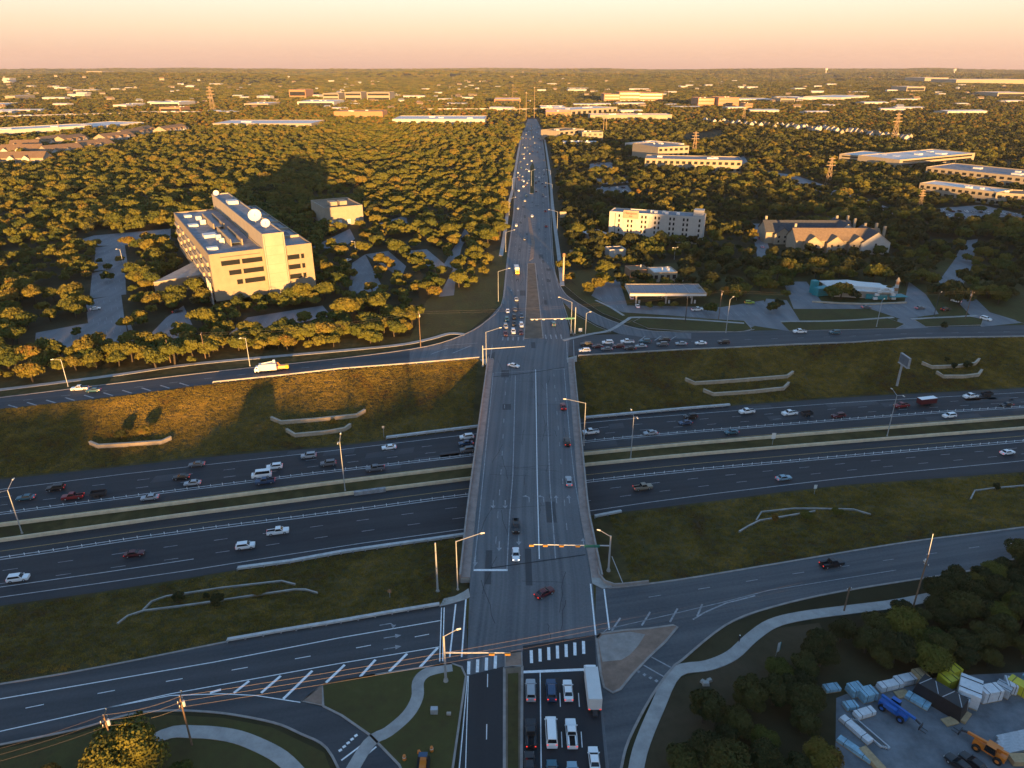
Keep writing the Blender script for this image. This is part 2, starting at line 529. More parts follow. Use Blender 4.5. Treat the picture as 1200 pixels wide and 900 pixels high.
# unseen ridge added behind the viewpoint, its crest shaped to throw the evening shade
def make_shade_ridge():
    R = 520.0
    nrm = Vector((SDIR.y, -SDIR.x, 0))
    key = [(-900, 47), (-106, 46.5), (-99, 39.6), (-74, 39.4), (-66, 41.8), (-47, 41.0), (-41, 41.2), (-37, 42.6), (-10, 42.2), (12, 42.0), (20, 43.0), (29, 43), (37, 47), (90, 50), (124, 54), (155, 58), (178, 58), (186, 78), (218, 78), (224, 58), (262, 58), (300, 60), (310, 71), (400, 68), (900, 66)]  # crest heights chosen by where shade and sun should land
    def hq(q):
        for (a, ha), (b, hb) in zip(key, key[1:]):
            if a <= q <= b:
                return ha + (hb - ha) * (q - a) / (b - a)
        return key[0][1] if q < 0 else key[-1][1]
    rr = random.Random(3)
    qs, q = [], -900.0
    while q < 900:
        qs.append(q); q += 2.2 if abs(q) < 300 else 14
    prof = [(-230, 0.0), (-120, 0.55), (-40, 0.92), (-8, 0.0), (0, 1.0), (8, 0.0), (40, 0.92), (120, 0.55), (230, 0.0)]
    V, n = [], len(qs)
    bump = [math.sin(q * 0.31) * 0.7 + math.sin(q * 0.13 + 1) * 0.9 + rr.uniform(-1.3, 1.1) for q in qs]
    for off, k in ((-260, 0.0), (-120, 0.5), (-30, 0.84), (0, 1.0), (30, 0.84), (120, 0.5), (260, 0.0)):
        for i, q in enumerate(qs):
            p = SDIR * (-R + off) + nrm * q
            z = hq(q) * k - (3 if k == 0 else 0) + (bump[i] if k == 1 else rr.uniform(-.6, .6) if k else 0)
            V.append((p.x, p.y, z))
    m = MB(); m.v = V
    for j in range(6):
        for i in range(n - 1):
            m.f.append((j * n + i, (j + 1) * n + i, (j + 1) * n + i + 1, j * n + i + 1)); m.m.append(0); m.uv.append(None)
    tag(m.build("hills", M['floor']), kind="structure")  # out of view, added to shade the foreground
make_shade_ridge()

# ------------------------------------------------------------------ roads
def hx(name, off=0.0, z=0.0, x0=-900, x1=900, step=20):
    xs = np.arange(x0, x1 + 1e-6, step)
    return [Vector((x, yl(name, float(x)) + off, z)) for x in xs]

def mid(a, b, t, z, x0=-900, x1=900, step=20):
    xs = np.arange(x0, x1 + 1e-6, step)
    return [Vector((x, (1 - t) * yl(a, float(x)) + t * yl(b, float(x)), z)) for x in xs]

def sheet_px(name, px, z, m, kind="structure", parent=None):
    from mathutils.geometry import tessellate_polygon
    P = [gp(x, y, 0) for x, y in px]
    P = [Vector((p.x, p.y, z)) for p in P]
    mb = MB()
    for t in tessellate_polygon([P]):
        q = [P[i] for i in t]
        if (q[1] - q[0]).cross(q[2] - q[0]).z < 0:
            q.reverse()
        mb.face(q, 0, [(p.x + .25 * p.y, p.y - .22 * p.x) for p in q] if name == 'frontage_road' else [(p.y, p.x) for p in q])
    o = mb.build(name, m, parent)
    if parent is None:
        tag(o, kind=kind)
    return o

def dashes(mb, pts, w, on, gap, z, phase=0.0):
    pts = [Vector(p) for p in pts]
    s, acc = [], 0.0
    for p in pts:
        if s: acc += (p - s[-1][1]).length
        s.append((acc, p))
    def at(d):
        for (a, p), (b, q) in zip(s, s[1:]):
            if a <= d <= b:
                return p.lerp(q, (d - a) / max(1e-6, b - a))
        return s[-1][1]
    d = phase
    while d + on < acc:
        a, b = at(d), at(d + on)
        a = Vector((a.x, a.y, z)); b = Vector((b.x, b.y, z))
        mb.ribbon([a, b], w)
        d += on + gap

zr = ZH + 0.03
# highway carriageways
far_cw = MB().strip(hx('n_bar', 0, zr), hx('hn_far', 0, zr)).build("highway", M['asphalt_hwy']); tag(far_cw, kind="structure")
near_cw = MB().strip(hx('s_near', 0, zr), hx('s_bar', 0, zr)).build("highway", M['asphalt_hwy']); tag(near_cw, kind="structure")
mk, my, mw = MB(), MB(), MB()
zm = ZH + 0.05
for nm in ('hn_solid',): mk.ribbon(hx(nm, 0, zm), 0.24)
for nm in ('n_dbl',):
    mk.ribbon(hx(nm, 0.55, zm), 0.32); mk.ribbon(hx(nm, -0.55, zm), 0.32)
for t in (0.34, 0.67):
    dashes(mw, mid('hn_solid', 'n_dbl', t, zm), 0.2, 3.4, 9.0, zm, 3 + t * 5)
my.ribbon(mid('n_dbl', 'n_bar', 0.72, zm), 0.22)
mk.build("lane_markings", M['paint_mid'], far_cw); my.build("lane_markings", M['paint_yellow'], far_cw); mw.build("lane_dashes", M['paint_worn'], far_cw)
mk, my, mw = MB(), MB(), MB()
mk.ribbon(hx('s_dbl', 0.55, zm), 0.32); mk.ribbon(hx('s_dbl', -0.55, zm), 0.32); mk.ribbon(hx('s_solid', 0, zm), 0.24)
mk.ribbon([gp(0, 688, zm), gp(120, 671, zm), gp(227, 655, zm)], 0.26)
mk.ribbon([gp(-300, 735, zm), gp(0, 688, zm)], 0.26)
for t in (0.34, 0.67):
    dashes(mw, mid('s_dbl', 's_solid', t, zm), 0.2, 3.4, 9.0, zm, 1 + t * 7)
my.ribbon(mid('s_dbl', 's_bar', 0.42, zm), 0.22)
mk.build("lane_markings", M['paint_mid'], near_cw); my.build("lane_markings", M['paint_yellow'], near_cw); mw.build("lane_dashes", M['paint_worn'], near_cw)

# express-lane divider posts: far too many to tell apart from the air
pm = MB()
for nm in ('n_dbl', 's_dbl'):
    for p in hx(nm, 0, ZH, -260, 320, 3.2):
        pm.box((p.x, p.y, ZH + 0.4), (0.13, 0.13, 0.7))
tag(pm.build("delineator_posts", M['paint']), "white plastic divider posts between the express lane and the other lanes", "posts", kind="stuff")

# north frontage road
zf = 0.02
nfr = MB()
xs = np.arange(-900, 900.1, 20)
nfr.strip([Vector((x, yl('nf_near', float(x)), zf)) for x in xs], [Vector((x, yl('nf_far', float(x)), zf)) for x in xs])
nfo = tag(nfr.build("frontage_road", M['asphalt_front']), kind="structure")
# south frontage road with its two slip roads
sheet = [(-160,826),(0,802),(117,782),(267,752),(400,729),(513,710),(545,694),(549,790),(540,780),(528,776),(493,782),(440,790),(378,802),(352,822),
         (378,828),(400,840),(433,863),(467,897),(478,920),(405,920),(383,877),(352,860),(320,847),(260,836),(200,833),(150,838),(90,855),(0,873),(-160,905)]
sfl = sheet_px("frontage_road", sheet, zf, M['asphalt_front'])
sheet = [(697,745),(699,664),(703,672),(712,686),(722,688),(800,679),(933,657),(1067,635),(1200,618),(1400,588),(1400,622),(1200,653),(1143,668),(987,693),(900,713),(850,733),(825,752),(800,773),(788,783),(763,817),(745,850),(737,867),(728,900),(722,925),(709,925)]
sfr = sheet_px("frontage_road", sheet, zf, asphalt("asphalt_worn", (0.046, 0.051, 0.058), (0.135, 0.138, 0.142), across=0.5))

# the avenue: south leg, bridge deck, north leg
AV = [(-400, -9.2, 16.2), (83, -9.1, 16.4), (103.4, -8.8, 17.0), (128.8, -9.7, 18.6), (158.8, -9.6, 18.0), (210, -8.6, 20.2), (262, -7.5, 22.4), (275, -7.0, 23.6), (300, -6.4, 26.0), (337, -5.1, 26.0), (362, -4.6, 25.7), (421, -3.6, 24.8), (458, -2.8, 26.2), (552, 0.2, 29.7), (599, 1.4, 32.0), (804, 5.0, 39.0), (1400, 20, 56), (1507, 25, 58), (1800, 38, 58), (2100, 48, 64)]
def avx(y):
    for a, b in zip(AV, AV[1:]):
        if a[0] <= y <= b[0]:
            t = (y - a[0]) / (b[0] - a[0])
            return a[1] + (b[1] - a[1]) * t, a[2] + (b[2] - a[2]) * t
za = 0.028
ys = [-400, -200, 0, 60, 83, 103.4, 113] + list(range(120, 280, 10)) + [300, 337, 362, 400, 421, 458, 500, 552, 599, 700, 804, 1000, 1250, 1400, 1507, 1650, 1800]
ave = MB().strip([Vector((avx(y)[1], y, za)) for y in ys], [Vector((avx(y)[0], y, za)) for y in ys]).build("avenue", M['asphalt'])
tag(ave, kind="structure")
# fresh black asphalt on the south leg
zd = 0.034
sheet_px("road_patch", [(613,757),(697,744),(699,780),(712,925),(589,925),(590,782),(612,782)], zd, M['asphalt_dark'])
sheet_px("road_patch", [(548,792),(590,781),(590,925),(536,925)], zd, M['asphalt_dark'])
# slip roads of the north crossing
sheet_px("slip_road", [(480,410),(520,402),(548,390),(570,376),(588,356),(600,356),(604,402),(560,421),(480,428)], 0.024, M['asphalt'])
sheet_px("slip_road", [(654,330),(663,345),(680,357),(705,371),(735,382),(770,388.5),(810,390.5),(810,397),(760,396),(725,391),(698,380),(674,366),(656,352)], 0.031, M['asphalt'])

# painted markings on the avenue
zp = 0.05
am, aw, ay = MB(), MB(), MB()
def R(mb, px, w, z=zp):
    mb.ribbon([gp(x, y, z) for x, y in px], w)
R(aw, [(578,437),(569,530),(560,623),(555,668)], 0.26)
R(aw, [(604,440),(601,557),(597,607),(594,668)], 0.26)
R(am, [(627.7,433),(629.5,560),(632,655)], 0.24)
R(aw, [(640.5,449),(644,560),(650,640),(651,655)], 0.26)
R(aw, [(661,432),(667,505),(673,560),(687,640)], 0.26)
dashes(aw, line([(593,445),(588,541),(580,650)]), 0.2, 3, 8, zp)
dashes(aw, line([(649,438),(657.6,544),(667,650)]), 0.2, 3, 8, zp)
R(am, [(555,668),(595,668)], 0.7)
R(aw, [(580,437),(664,432)], 0.25)
# south crossing: crosswalk lines on the west and east sides
for px in ([(519,712),(517,775)], [(534,708),(527,770)], [(546,702),(541,770)], [(692,684),(698,744)], [(708,690),(714,738)]):
    R(am, px, 0.32)
R(am, [(519,712),(517,775)], 0.8)
for i in range(7):
    x = 622.5 + i * 10.2
    y = 770 - i * 1.8
    R(am, [(x, y - 8), (x + 0.4, y + 7)], 0.62)
for i in range(4):
    x = 549.5 + i * 10.4
    y = 782 - i * 2.2
    R(am, [(x, y - 7), (x - 0.5, y + 8)], 0.62)
R(am, [(613,787.5),(698,784)], 0.65)
R(am, [(633,788),(634.5,925)], 0.2)
for x0, x1 in ((655.5, 661), (677, 686)):
    dashes(am, line([(x0, 800), (x1 , 930)]), 0.16, 3.2, 5.4, zp, 2.5)
dashes(am, line([(571.5, 790), (569, 930)]), 0.16, 3.2, 8.4, zp)
R(am, [(548,792),(543,850),(536,925)], 0.15); R(am, [(549,792),(547,850),(545,925)], 0.15)
# north leg lanes
for px in ([(600,330),(603,300),(606,262),(609,215),(616,160)], [(606.5,330),(608.5,300),(611,262),(613,215),(619,160)]):
    dashes(aw, line(px), 0.22, 3, 9, zp)
for px in ([(637,350),(634,300),(631,250),(630,200),(627,160)], [(646,350),(641,300),(637.5,250),(635.5,200),(631,160)]):
    dashes(aw, line(px), 0.22, 3, 9, zp)
R(aw, [(590,356),(597,293),(603,247),(605.5,207),(614,152)], 0.22); R(aw, [(655,338),(647,310),(643.5,260),(641.5,207),(634,152)], 0.22)
for k in range(7):
    R(aw, [(619.5 - k * .1, 286 + k * 3.2), (624 - k * .1, 286 + k * 3.2)], 0.7) if k < 5 else None
for k in range(5):
    R(aw, [(621.5, 236 + k * 3), (624.5, 236 + k * 3)], 0.8)
    R(aw, [(623.5, 258 + k * 2.6), (627, 258 + k * 2.6)], 0.7)
for i in range(5):
    R(aw, [(589.5 + i * 6, 395), (589 + i * 6.1, 399)], 0.6)
for i in range(4):
    R(aw, [(639 + i * 6, 392), (640 + i * 6.1, 397)], 0.6)
R(aw, [(587,393.5),(613,393)], 0.5)
R(aw, [(664,400),(665,425)], 0.3); R(aw, [(672,398),(673,424)], 0.3); R(aw,[(577,404),(574,425)],0.3)
jm = MB()
R(jm, [(575,665.5),(630,658),(686,650)], 0.35, zp + .012); R(jm, [(578,441.5),(620,437),(661,430.5)], 0.5, zp + .012)
jm.build("expansion_joint", M['asphalt_dark'], ave)
wr_ = random.Random(5)
cm, pm_ = MB(), MB()
for k in range(70):
    y = wr_.uniform(105, 430); xl, xr = avx(y)
    x = wr_.uniform(xl + 1, xr - 1); a = wr_.choice((0, 0, 1.57)) + wr_.uniform(-.25, .25); L_ = wr_.uniform(4, 16)
    pts = []
    for q in range(6):
        pts.append(Vector((x + math.sin(a) * L_ * q / 5 + wr_.uniform(-.25, .25), y + math.cos(a) * L_ * q / 5 + wr_.uniform(-.25, .25), za + .008)))
    if all(avx(p.y)[0] < p.x < avx(p.y)[1] for p in pts): cm.ribbon(pts, 0.11)
for k in range(26):
    y = wr_.uniform(110, 700); xl, xr = avx(y); x = wr_.uniform(xl + 2, xr - 4)
    w, l = wr_.uniform(1.2, 3.2), wr_.uniform(3, 14)
    pm_.face([(x, y, za + .004), (x + w, y, za + .004), (x + w, y + l, za + .004), (x, y + l, za + .004)], 0, [(0, 0), (0, w), (l, w), (l, 0)])
cm.build("crack_seal", M['asphalt_dark'], ave); pm_.build("asphalt_patches", M['asphalt_front'], ave)
cm, pm_ = MB(), MB()
for nm0, nm1, par in (('n_bar', 'hn_far', far_cw), ('s_near', 's_bar', near_cw)):
    cm, pm_ = MB(), MB()
    for k in range(60):
        x = wr_.uniform(-200, 300); t = wr_.uniform(.1, .9); L_ = wr_.uniform(5, 22)
        if wr_.random() < .5:
            cm.ribbon([Vector((x + q * L_ / 5, (1 - t) * yl(nm0, x + q * L_ / 5) + t * yl(nm1, x + q * L_ / 5) + wr_.uniform(-.15, .15), zr + .006)) for q in range(6)], .12)
        else:
            t1 = min(.97, t + .14)
            xs_ = [x, x + L_]
            pm_.strip([Vector((xx, (1 - t) * yl(nm0, xx) + t * yl(nm1, xx), zr + .003)) for xx in xs_], [Vector((xx, (1 - t1) * yl(nm0, xx) + t1 * yl(nm1, xx), zr + .003)) for xx in xs_])
    cm.build("crack_seal", M['asphalt_dark'], par)
    if par is far_cw: pm_.build("asphalt_patches", M['asphalt_front'], par)
# worn turn arrows
def arrow(mb, x, y, ang, bend=0, s=1.0):
    c = gp(x, y, zp + 0.006)
    ca, sa = math.cos(ang), math.sin(ang)
    def T(a, b):
        return Vector((c.x + (a * ca - b * sa) * s, c.y + (a * sa + b * ca) * s, c.z))
    mb.ribbon([T(-1.6, 0), T(0.5, 0)], 0.22 * s)
    if bend:
        mb.ribbon([T(0.45, 0), T(0.9, bend * 0.7)], 0.22 * s)
        mb.face([T(0.75, bend * 1.5), T(1.4, bend * 0.55), T(0.5, bend * 0.55)] if bend < 0 else [T(0.75, bend * 1.5), T(0.5, bend * 0.55), T(1.4, bend * 0.55)])
    else:
        mb.face([T(1.6, 0), T(0.5, 0.55), T(0.5, -0.55)])
NA = math.pi / 2
for x, y, a, b in ((585, 640, -NA, 0), (578, 591, -NA, 0), (592, 591, -NA, 0), (620, 584, NA, 1), (637, 584, NA, 1), (652, 585, NA, 0), (667, 585, NA, 0), (684, 636, NA, 0), (557, 657, -NA, 0), (608, 633, -NA, 0), (607,340,-NA,0),(599,340,-NA,0)):
    arrow(aw, x, y, a, b, 1.25)
am.build("crosswalk_and_lane_markings", M['paint'], ave); aw.build("lane_markings", M['paint_worn'], ave)

# markings, south-west frontage road
fm = MB()
R(fm, [(-160,842),(0,819),(250,776),(400,747),(517,727)], 0.22)
dashes(fm, line([(30,830),(124,811),(280,784),(420,759),(510,742)]), 0.18, 3, 9, zp)
R(fm, [(-160,883),(0,857),(123,830),(200,813),(300,795),(400,777),(515,758)], 0.2)
R(fm, [(123,830),(200,815),(260,813),(300,815),(352,823)], 0.2)
for a, b in (((259,808),(246,812)),((292,798),(274,812)),((329,792),(306,812)),((366,786),(332,819)),((404,779),(382,800)),((440,773),(422,793)),((477,766),(456,787)),((513,759),(492,782))):
    R(fm, [a, b], 0.55)
R(fm, [(432,867),(400,891)], 0.3); R(fm, [(441,875),(412,899)], 0.3)
for k in range(5):
    R(fm, [(398 + k * 4.6, 878 - k * 4.3), (399.5 + k * 4.6, 880.3 - k * 4.3)], 0.6)
fw = MB()
for x, y, b in ((455,731,-1),(460,746,0),(460,759,0)):
    arrow(fw, x, y, 0.24, b, 1.15)
fm.build("lane_markings", M['paint'], sfl); fw.build("turn_arrows", M['paint_worn'], sfl)
# markings, south-east
fm = MB()
R(fm, [(698,748),(712,737),(760,726),(850,705),(900,692),(1050,668)], 0.18)
R(fm, [(812,726),(825,718),(850,707),(885,698)], 0.36)
for a, b in (((727,724),(717,739)),((762,717),(752,733)),((794,713),(785,729)),((823,708),(817,722))):
    R(fm, [a, b], 0.4)
R(fm, [(760,768),(786,782)], 0.3); R(fm, [(750,777),(778,793)], 0.3)
for k in range(4):
    R(fm, [(747 + k * 7, 786 + k * 3.6), (749.5 + k * 7, 788 + k * 3.6)], 0.6)
dashes(fm, line([(760,700),(933,672),(1200,633)]), 0.18, 3, 9, zp)
fm.build("lane_markings", M['paint_worn'], sfr)
# markings, north frontage
fm = MB()
for i in range(12):
    x = -30 + i * 22.3
    y = 478.5 - (x) * 0.128
    R(fm, [(x - 5, y - 2.2), (x + 6, y + 1.2)], 0.6)
dashes(fm, mid('nf_near', 'nf_far', 0.5, zp, -300, -60), 0.2, 3, 9, zp)
dashes(fm, mid('nf_near', 'nf_far', 0.45, zp, 30, 300), 0.2, 3, 9, zp)
R(fm, [(505,415),(525,408)], 0.5); R(fm, [(530,414),(552,405)], 0.5); R(fm, [(520,405),(560,402)], .3)
for a, b in (((756,394),(748,400)),((775,393.5),(767,399)),((792,394),(786,398))):
    R(fm, [a, b], 0.5)
fm.build("lane_markings", M['paint_worn'], nfo)

# ------------------------------------------------------------------ kerbs, islands, pavements
def raised_px(name, px, z1, top, side=None, kerb=0.0):
    P = [gp(x, y, 0) for x, y in px]
    m = MB()
    m.prism([(p.x, p.y) for p in P], 0.0, z1, 0, 1)
    o = m.build(name, [top, side or M['kerb']])
    tag(o, kind="structure")
    if kerb:
        k = MB()
        Q = P + [P[0], P[1]]
        k.wall([(p.x, p.y) for p in Q], kerb, 0.0, z1 + 0.03)
        k.build("kerb", M['kerb'], o)
    return o
def path_px(name, px, w, z1=0.13, m='concrete_path'):
    P = [gp(x, y, 0) for x, y in px]
    # smooth the line a little
    Q = []
    for i in range(len(P) - 1):
        p0, p1, p2, p3 = P[max(i - 1, 0)], P[i], P[i + 1], P[min(i + 2, len(P) - 1)]
        for k in range(4):
            t = k / 4
            Q.append(0.5 * ((2 * p1) + (p2 - p0) * t + (2 * p0 - 5 * p1 + 4 * p2 - p3) * t * t + (3 * p1 - p0 - 3 * p2 + p3) * t ** 3))
    Q.append(P[-1])
    o = MB().wall([(p.x, p.y) for p in Q], w, 0.0, z1).build(name, M[m])
    return tag(o, kind="structure")
def kerb_px(px, w=0.35, z1=0.15, m='kerb'):
    return path_px("kerb", px, w, z1, m)

raised_px("traffic_island", [(378,803),(440,791),(493,783),(530,778),(541,782),(546,793),(527,925),(480,925),(468,897),(434,862),(401,839),(379,828)], 0.13, M['lawn'], kerb=0.4)
raised_px("traffic_island", [(354,822),(378,803),(378,827)], 0.14, M['brick'], kerb=0.3)
raised_px("traffic_island", [(699,748),(704,743),(730,739),(760,737),(789,733),(794,735),(780,752),(760,771),(740,792),(727,808),(718,812),(708,806),(704,790)], 0.15, M['brick'], kerb=0.45)
raised_px("traffic_island_paving", [(701,750),(706,745),(738,741),(756,744),(748,757),(738,768),(728,774),(706,776)], 0.165, M['kerb'])
raised_px("median_strip", [(591,783),(612,781),(611,925),(591,925)], 0.14, M['dirt'], kerb=0.5)
raised_px("median_grass", [(595,790),(607.5,789),(607.5,925),(595,925)], 0.16, M['lawn'])
raised_px("median_nose", [(592,766),(611,764),(612,780),(592,782)], 0.13, M['brick'], kerb=0.3)
raised_px("median_strip", [(614,397),(636.5,396.5),(631,345),(627,309),(618,309),(617,345)], 0.14, M['dirt'], kerb=0.5)
raised_px("median_strip", [(620,306),(625,303),(627,285),(624.5,272),(621.5,256),(618.5,254),(620,270),(623,285)], 0.13, M['brick'])
raised_px("median_strip", [(621,227),(626,227),(626.5,195),(624.5,190),(621,195)], 0.14, M['lawn'], kerb=0.4)
raised_px("median_strip", [(622.5,160),(623.7,160),(623.5,145),(622.5,145)], 0.14, M['dirt'])
# lawns at the far right corner
raised_px("lawn", [(659,353),(675,369),(700,383),(716,389),(700,391),(672,393)], 0.12, M['lawn'], kerb=0.3)
raised_px("lawn", [(662,335),(680,350),(706,367),(735,378.5),(742,375),(720,362),(690,345),(668,330)], 0.12, M['lawn'])
raised_px("lawn", [(742,377),(760,385),(800,388),(868,389),(881,386),(872,376),(800,372),(752,372)], 0.12, M['lawn'], kerb=0.3)
raised_px("lawn", [(915,378),(1040,373),(1060,380),(1050,385),(925,388)], 0.12, M['lawn'], kerb=0.3)
raised_px("lawn", [(1072,375),(1130,370),(1152,374),(1150,381),(1085,383)], 0.12, M['lawn'], kerb=0.3)
raised_px("lawn", [(1190,376),(1300,368),(1300,374),(1200,379)], 0.12, M['lawn'])
# dirt bands along the frontage road kerbs
kerb_px([(-160,826),(0,802),(117,782),(267,752)], 0.4)
kerb_px([(-160,905),(0,873),(90,855),(150,838),(200,833),(260,836),(320,847),(352,860),(383,877),(405,920)], 0.4)
kerb_px([(700,664),(703,672),(712,686),(722,688.5),(800,679),(933,657),(1067,635),(1200,618),(1400,588)], 0.5)
kerb_px([(1400,622),(1200,653),(1143,668),(987,693),(900,713),(850,733),(800,773),(788,783),(763,817),(737,867),(728,900),(722,925)], 0.45)
kerb_px([(-40,470),(0,466),(130,450),(257,435),(400,420),(500,406),(548,390),(570,376),(588,356),(594,310),(602,247),(604.5,207),(613,150)], 0.5)
kerb_px([(654,330),(663,345),(680,357),(705,371),(735,382),(770,388.5),(860,389),(884,386)], 0.4)
kerb_px([(636,150),(643.5,207),(646,260),(649,310),(655,333)], 0.5)
# pavements and paths
path_px("sidewalk", [(-40,462),(0,457),(133,440),(233,426),(400,411),(470,404),(505,397),(527,391),(545,392)], 2.4)
path_px("sidewalk", [(120,905),(190,862),(230,858),(270,862),(300,872),(330,888),(352,910)], 2.6)
path_px("sidewalk", [(400,925),(432,872),(455,858),(478,838),(489,818),(490,800),(498,790),(512,785),(530,782)], 2.3, 0.16)
path_px("sidewalk", [(742,925),(750,880),(770,830),(792,788),(830,780),(858,768),(880,748),(905,731),(940,722),(1000,714),(1060,706),(1143,688),(1260,660)], 2.6)
path_px("sidewalk", [(660,399),(690,392),(715,387),(735,375),(745,372),(800,374),(872,379)], 1.8, 0.14)
path_px("sidewalk", [(915,377),(985,376),(1047,372)], 1.8, 0.14)
path_px("sidewalk", [(1068,374),(1145,370)], 1.8, 0.14)
path_px("sidewalk", [(587,300),(592,270),(596,240),(600,225),(603,205),(607,180),(611,160)], 2.6, 0.12)
path_px("sidewalk", [(659,335),(655,300),(651,270),(647,235),(644.5,205),(641,180),(636,150)], 2.4, 0.12)
path_px("sidewalk", [(698,352),(715,360),(731,370)], 1.4)
# corner aprons by the bridge ends
raised_px("corner_pavement", [(543,694),(549,690),(551,700),(545,703),(528,708),(515,711),(520,702),(533,699)], 0.14, M['concrete'])
raised_px("corner_pavement", [(691,662),(700,664),(706,680),(718,688),(706,690),(694,684)], 0.14, M['concrete'])
raised_px("corner_pavement", [(562,421),(578,420),(577,429),(571,430)], 0.14, M['concrete'])
raised_px("corner_pavement", [(664,420),(676,417),(676,424),(665,425)], 0.14, M['concrete'])

# lots, driveways and side roads
LOTS = [
 [(170,398),(195,372),(215,358),(232,395)], [(268,392),(290,372),(378,358),(388,370),(330,383)],
 [(40,412),(42,390),(95,380),(150,372),(160,398),(110,412)], [(100,352),(142,345),(146,375),(104,385)],
 [(108,320),(146,312),(148,345),(105,350)], [(112,290),(146,286),(150,312),(110,318)], [(70,288),(110,276),(200,268),(200,280),(140,288)],
 [(408,345),(413,308),(428,298),(450,340)], [(428,298),(455,294),(476,312),(470,326)], [(475,294),(500,292),(524,312),(505,314)],
 [(444,262),(476,252),(478,264),(462,268)], [(365,290),(410,268),(416,280),(400,292)],
 [(514,348),(531,315),(520,310),(535,285),(548,262),(552,268),(541,290),(535,318),(532,346)],
 [(690,352),(700,334),(725,326),(735,358),(845,360),(895,352),(905,372),(880,384),(868,376),(790,370),(730,366)],
 [(885,382),(898,350),(922,352),(940,380),(925,388)],
 [(880,262),(893,262),(904,300),(888,304)],
 [(918,330),(945,330),(965,356),(1060,354),(1065,330),(1085,345),(1100,368),(1056,374),(1020,362),(930,362)],
 [(1052,374),(1075,372),(1088,384),(1050,386)],
 [(1100,330),(1118,305),(1130,282),(1146,280),(1140,310),(1128,335),(1160,366),(1200,378),(1150,383),(1130,362)],
 [(690,192),(716,190),(720,201),(692,203)], [(695,210),(735,207),(740,214),(700,216)], [(693,221),(735,217),(744,229),(700,231)],
 [(893,200),(930,205),(1000,228),(1060,250),(1055,255),(990,233),(905,208)], [(1090,245),(1150,240),(1200,252),(1200,262),(1120,262)],
 [(860,186),(872,183),(880,196),(868,198)],
]
for i, L_ in enumerate(LOTS):
    sheet_px("parking_lot" if i < 13 or i >= 19 else "driveway", L_, 0.012 + 0.0007 * i, M['asphalt_lot'])
stm = MB()
for i, L_ in enumerate(LOTS):
    if i in (12, 14, 15, 17, 18, 21): continue
    P_ = [gp(x, y) for x, y in L_]
    cx_, cy_ = sum(p.x for p in P_) / len(P_), sum(p.y for p in P_) / len(P_)
    an = math.radians(30 if cx_ < -60 and cy_ < 620 else 4)
    ux, uy = Vector((math.cos(an), math.sin(an), 0)), Vector((-math.sin(an), math.cos(an), 0))
    def inside(q):
        c = False
        for k in range(len(P_)):
            a_, b_ = P_[k], P_[(k + 1) % len(P_)]
            if (a_.y > q.y) != (b_.y > q.y) and q.x < (b_.x - a_.x) * (q.y - a_.y) / (b_.y - a_.y) + a_.x: c = not c
        return c
    for r_ in range(-8, 9):
        for k in range(-40, 41):
            q = Vector((cx_, cy_, 0.03)) + uy * (r_ * 15.5) + ux * (k * 2.75)
            if inside(q - uy * 3) and inside(q + uy * 3):
                stm.ribbon([q - uy * 2.4, q + uy * 2.4], 0.14)
tag(stm.build("stall_lines", M['paint_worn']), kind="structure")
sheet_px("gravel_yard", [(980,818),(1010,806),(1060,800),(1110,792),(1200,788),(1330,780),(1330,930),(978,930)], 0.012, M['gravel'])
sheet_px("verge", [(500,352),(560,302),(590,290),(596,300),(588,356),(548,389),(505,398),(478,402)], 0.009, M['lawn'])
sheet_px("verge", [(-40,438),(100,426),(250,410),(400,397),(480,394),(500,398),(480,407),(400,420),(257,435),(130,450),(0,466),(-40,470)], 0.007, M['grass'])
sheet_px("verge", [(660,318),(900,300),(1100,300),(1300,335),(1300,378),(1200,381),(1000,385),(884,388),(800,389),(745,383),(700,360)], 0.005, M['lawn'])
sheet_px("bare_ground", [(735,925),(770,840),(795,795),(830,787),(880,757),(905,737),(960,730),(975,760),(900,800),(840,840),(815,925)], 0.008, M['floor_dirt'])
sheet_px("lawn", [(-160,912),(0,878),(90,860),(150,842),(200,838),(260,841),(318,852),(380,882),(396,925),(-160,925)], 0.01, M['lawn'])

# ------------------------------------------------------------------ overpass bridge
br = thing("overpass_bridge", "long concrete overpass carrying the wide avenue across the sunken highway", "bridge", (5, 197, 0))
def loc_(p, o):
    return (p[0] - o[0], p[1] - o[1], (p[2] if len(p) > 2 else 0))
def rel(pts, o, z=None):
    return [(p[0] - o[0], p[1] - o[1], (p[2] if z is None else z) - o[2] if len(p) > 2 or z is not None else 0) for p in pts]
bo = (5, 197, 0)
by = list(range(132, 269, 8)) + [268]
Lx = [Vector((avx(y)[0] - 2.3, y)) for y in by]
Rx = [Vector((avx(y)[1] + 2.3, y)) for y in by]
poly = [(p.x - 5, p.y - 197) for p in Lx] + [(p.x - 5, p.y - 197) for p in reversed(Rx)]
MB().prism(poly, -1.5, -0.02).build("deck", M['concrete'], br)
for P, s in ((Lx, 1), (Rx, -1)):
    MB().wall([(p.x - 5 + s * 1.1, p.y - 197) for p in P], 2.2, -0.01, 0.2).build("walkway", M['parapet'], br)
    par = MB().wall([(p.x - 5 - s * 0.06, p.y - 197) for p in P], 0.34, -1.3, 0.95).build("parapet", M['parapet'], br)
    cp = MB().wall([(p.x - 5 - s * 0.06, p.y - 197) for p in P], 0.44, 0.953, 1.06).build("coping", M['kerb'], par)
for y in (163, 191, 222):
    for x in (-6, 1, 8, 15, 20):
        yy = y + (x - 5) * 0.2
        MB().tube((x - 5, yy - 197, ZH), (x - 5, yy - 197, -1.5), 0.55, 0.55, 12).build("pier", M['concrete'], br)

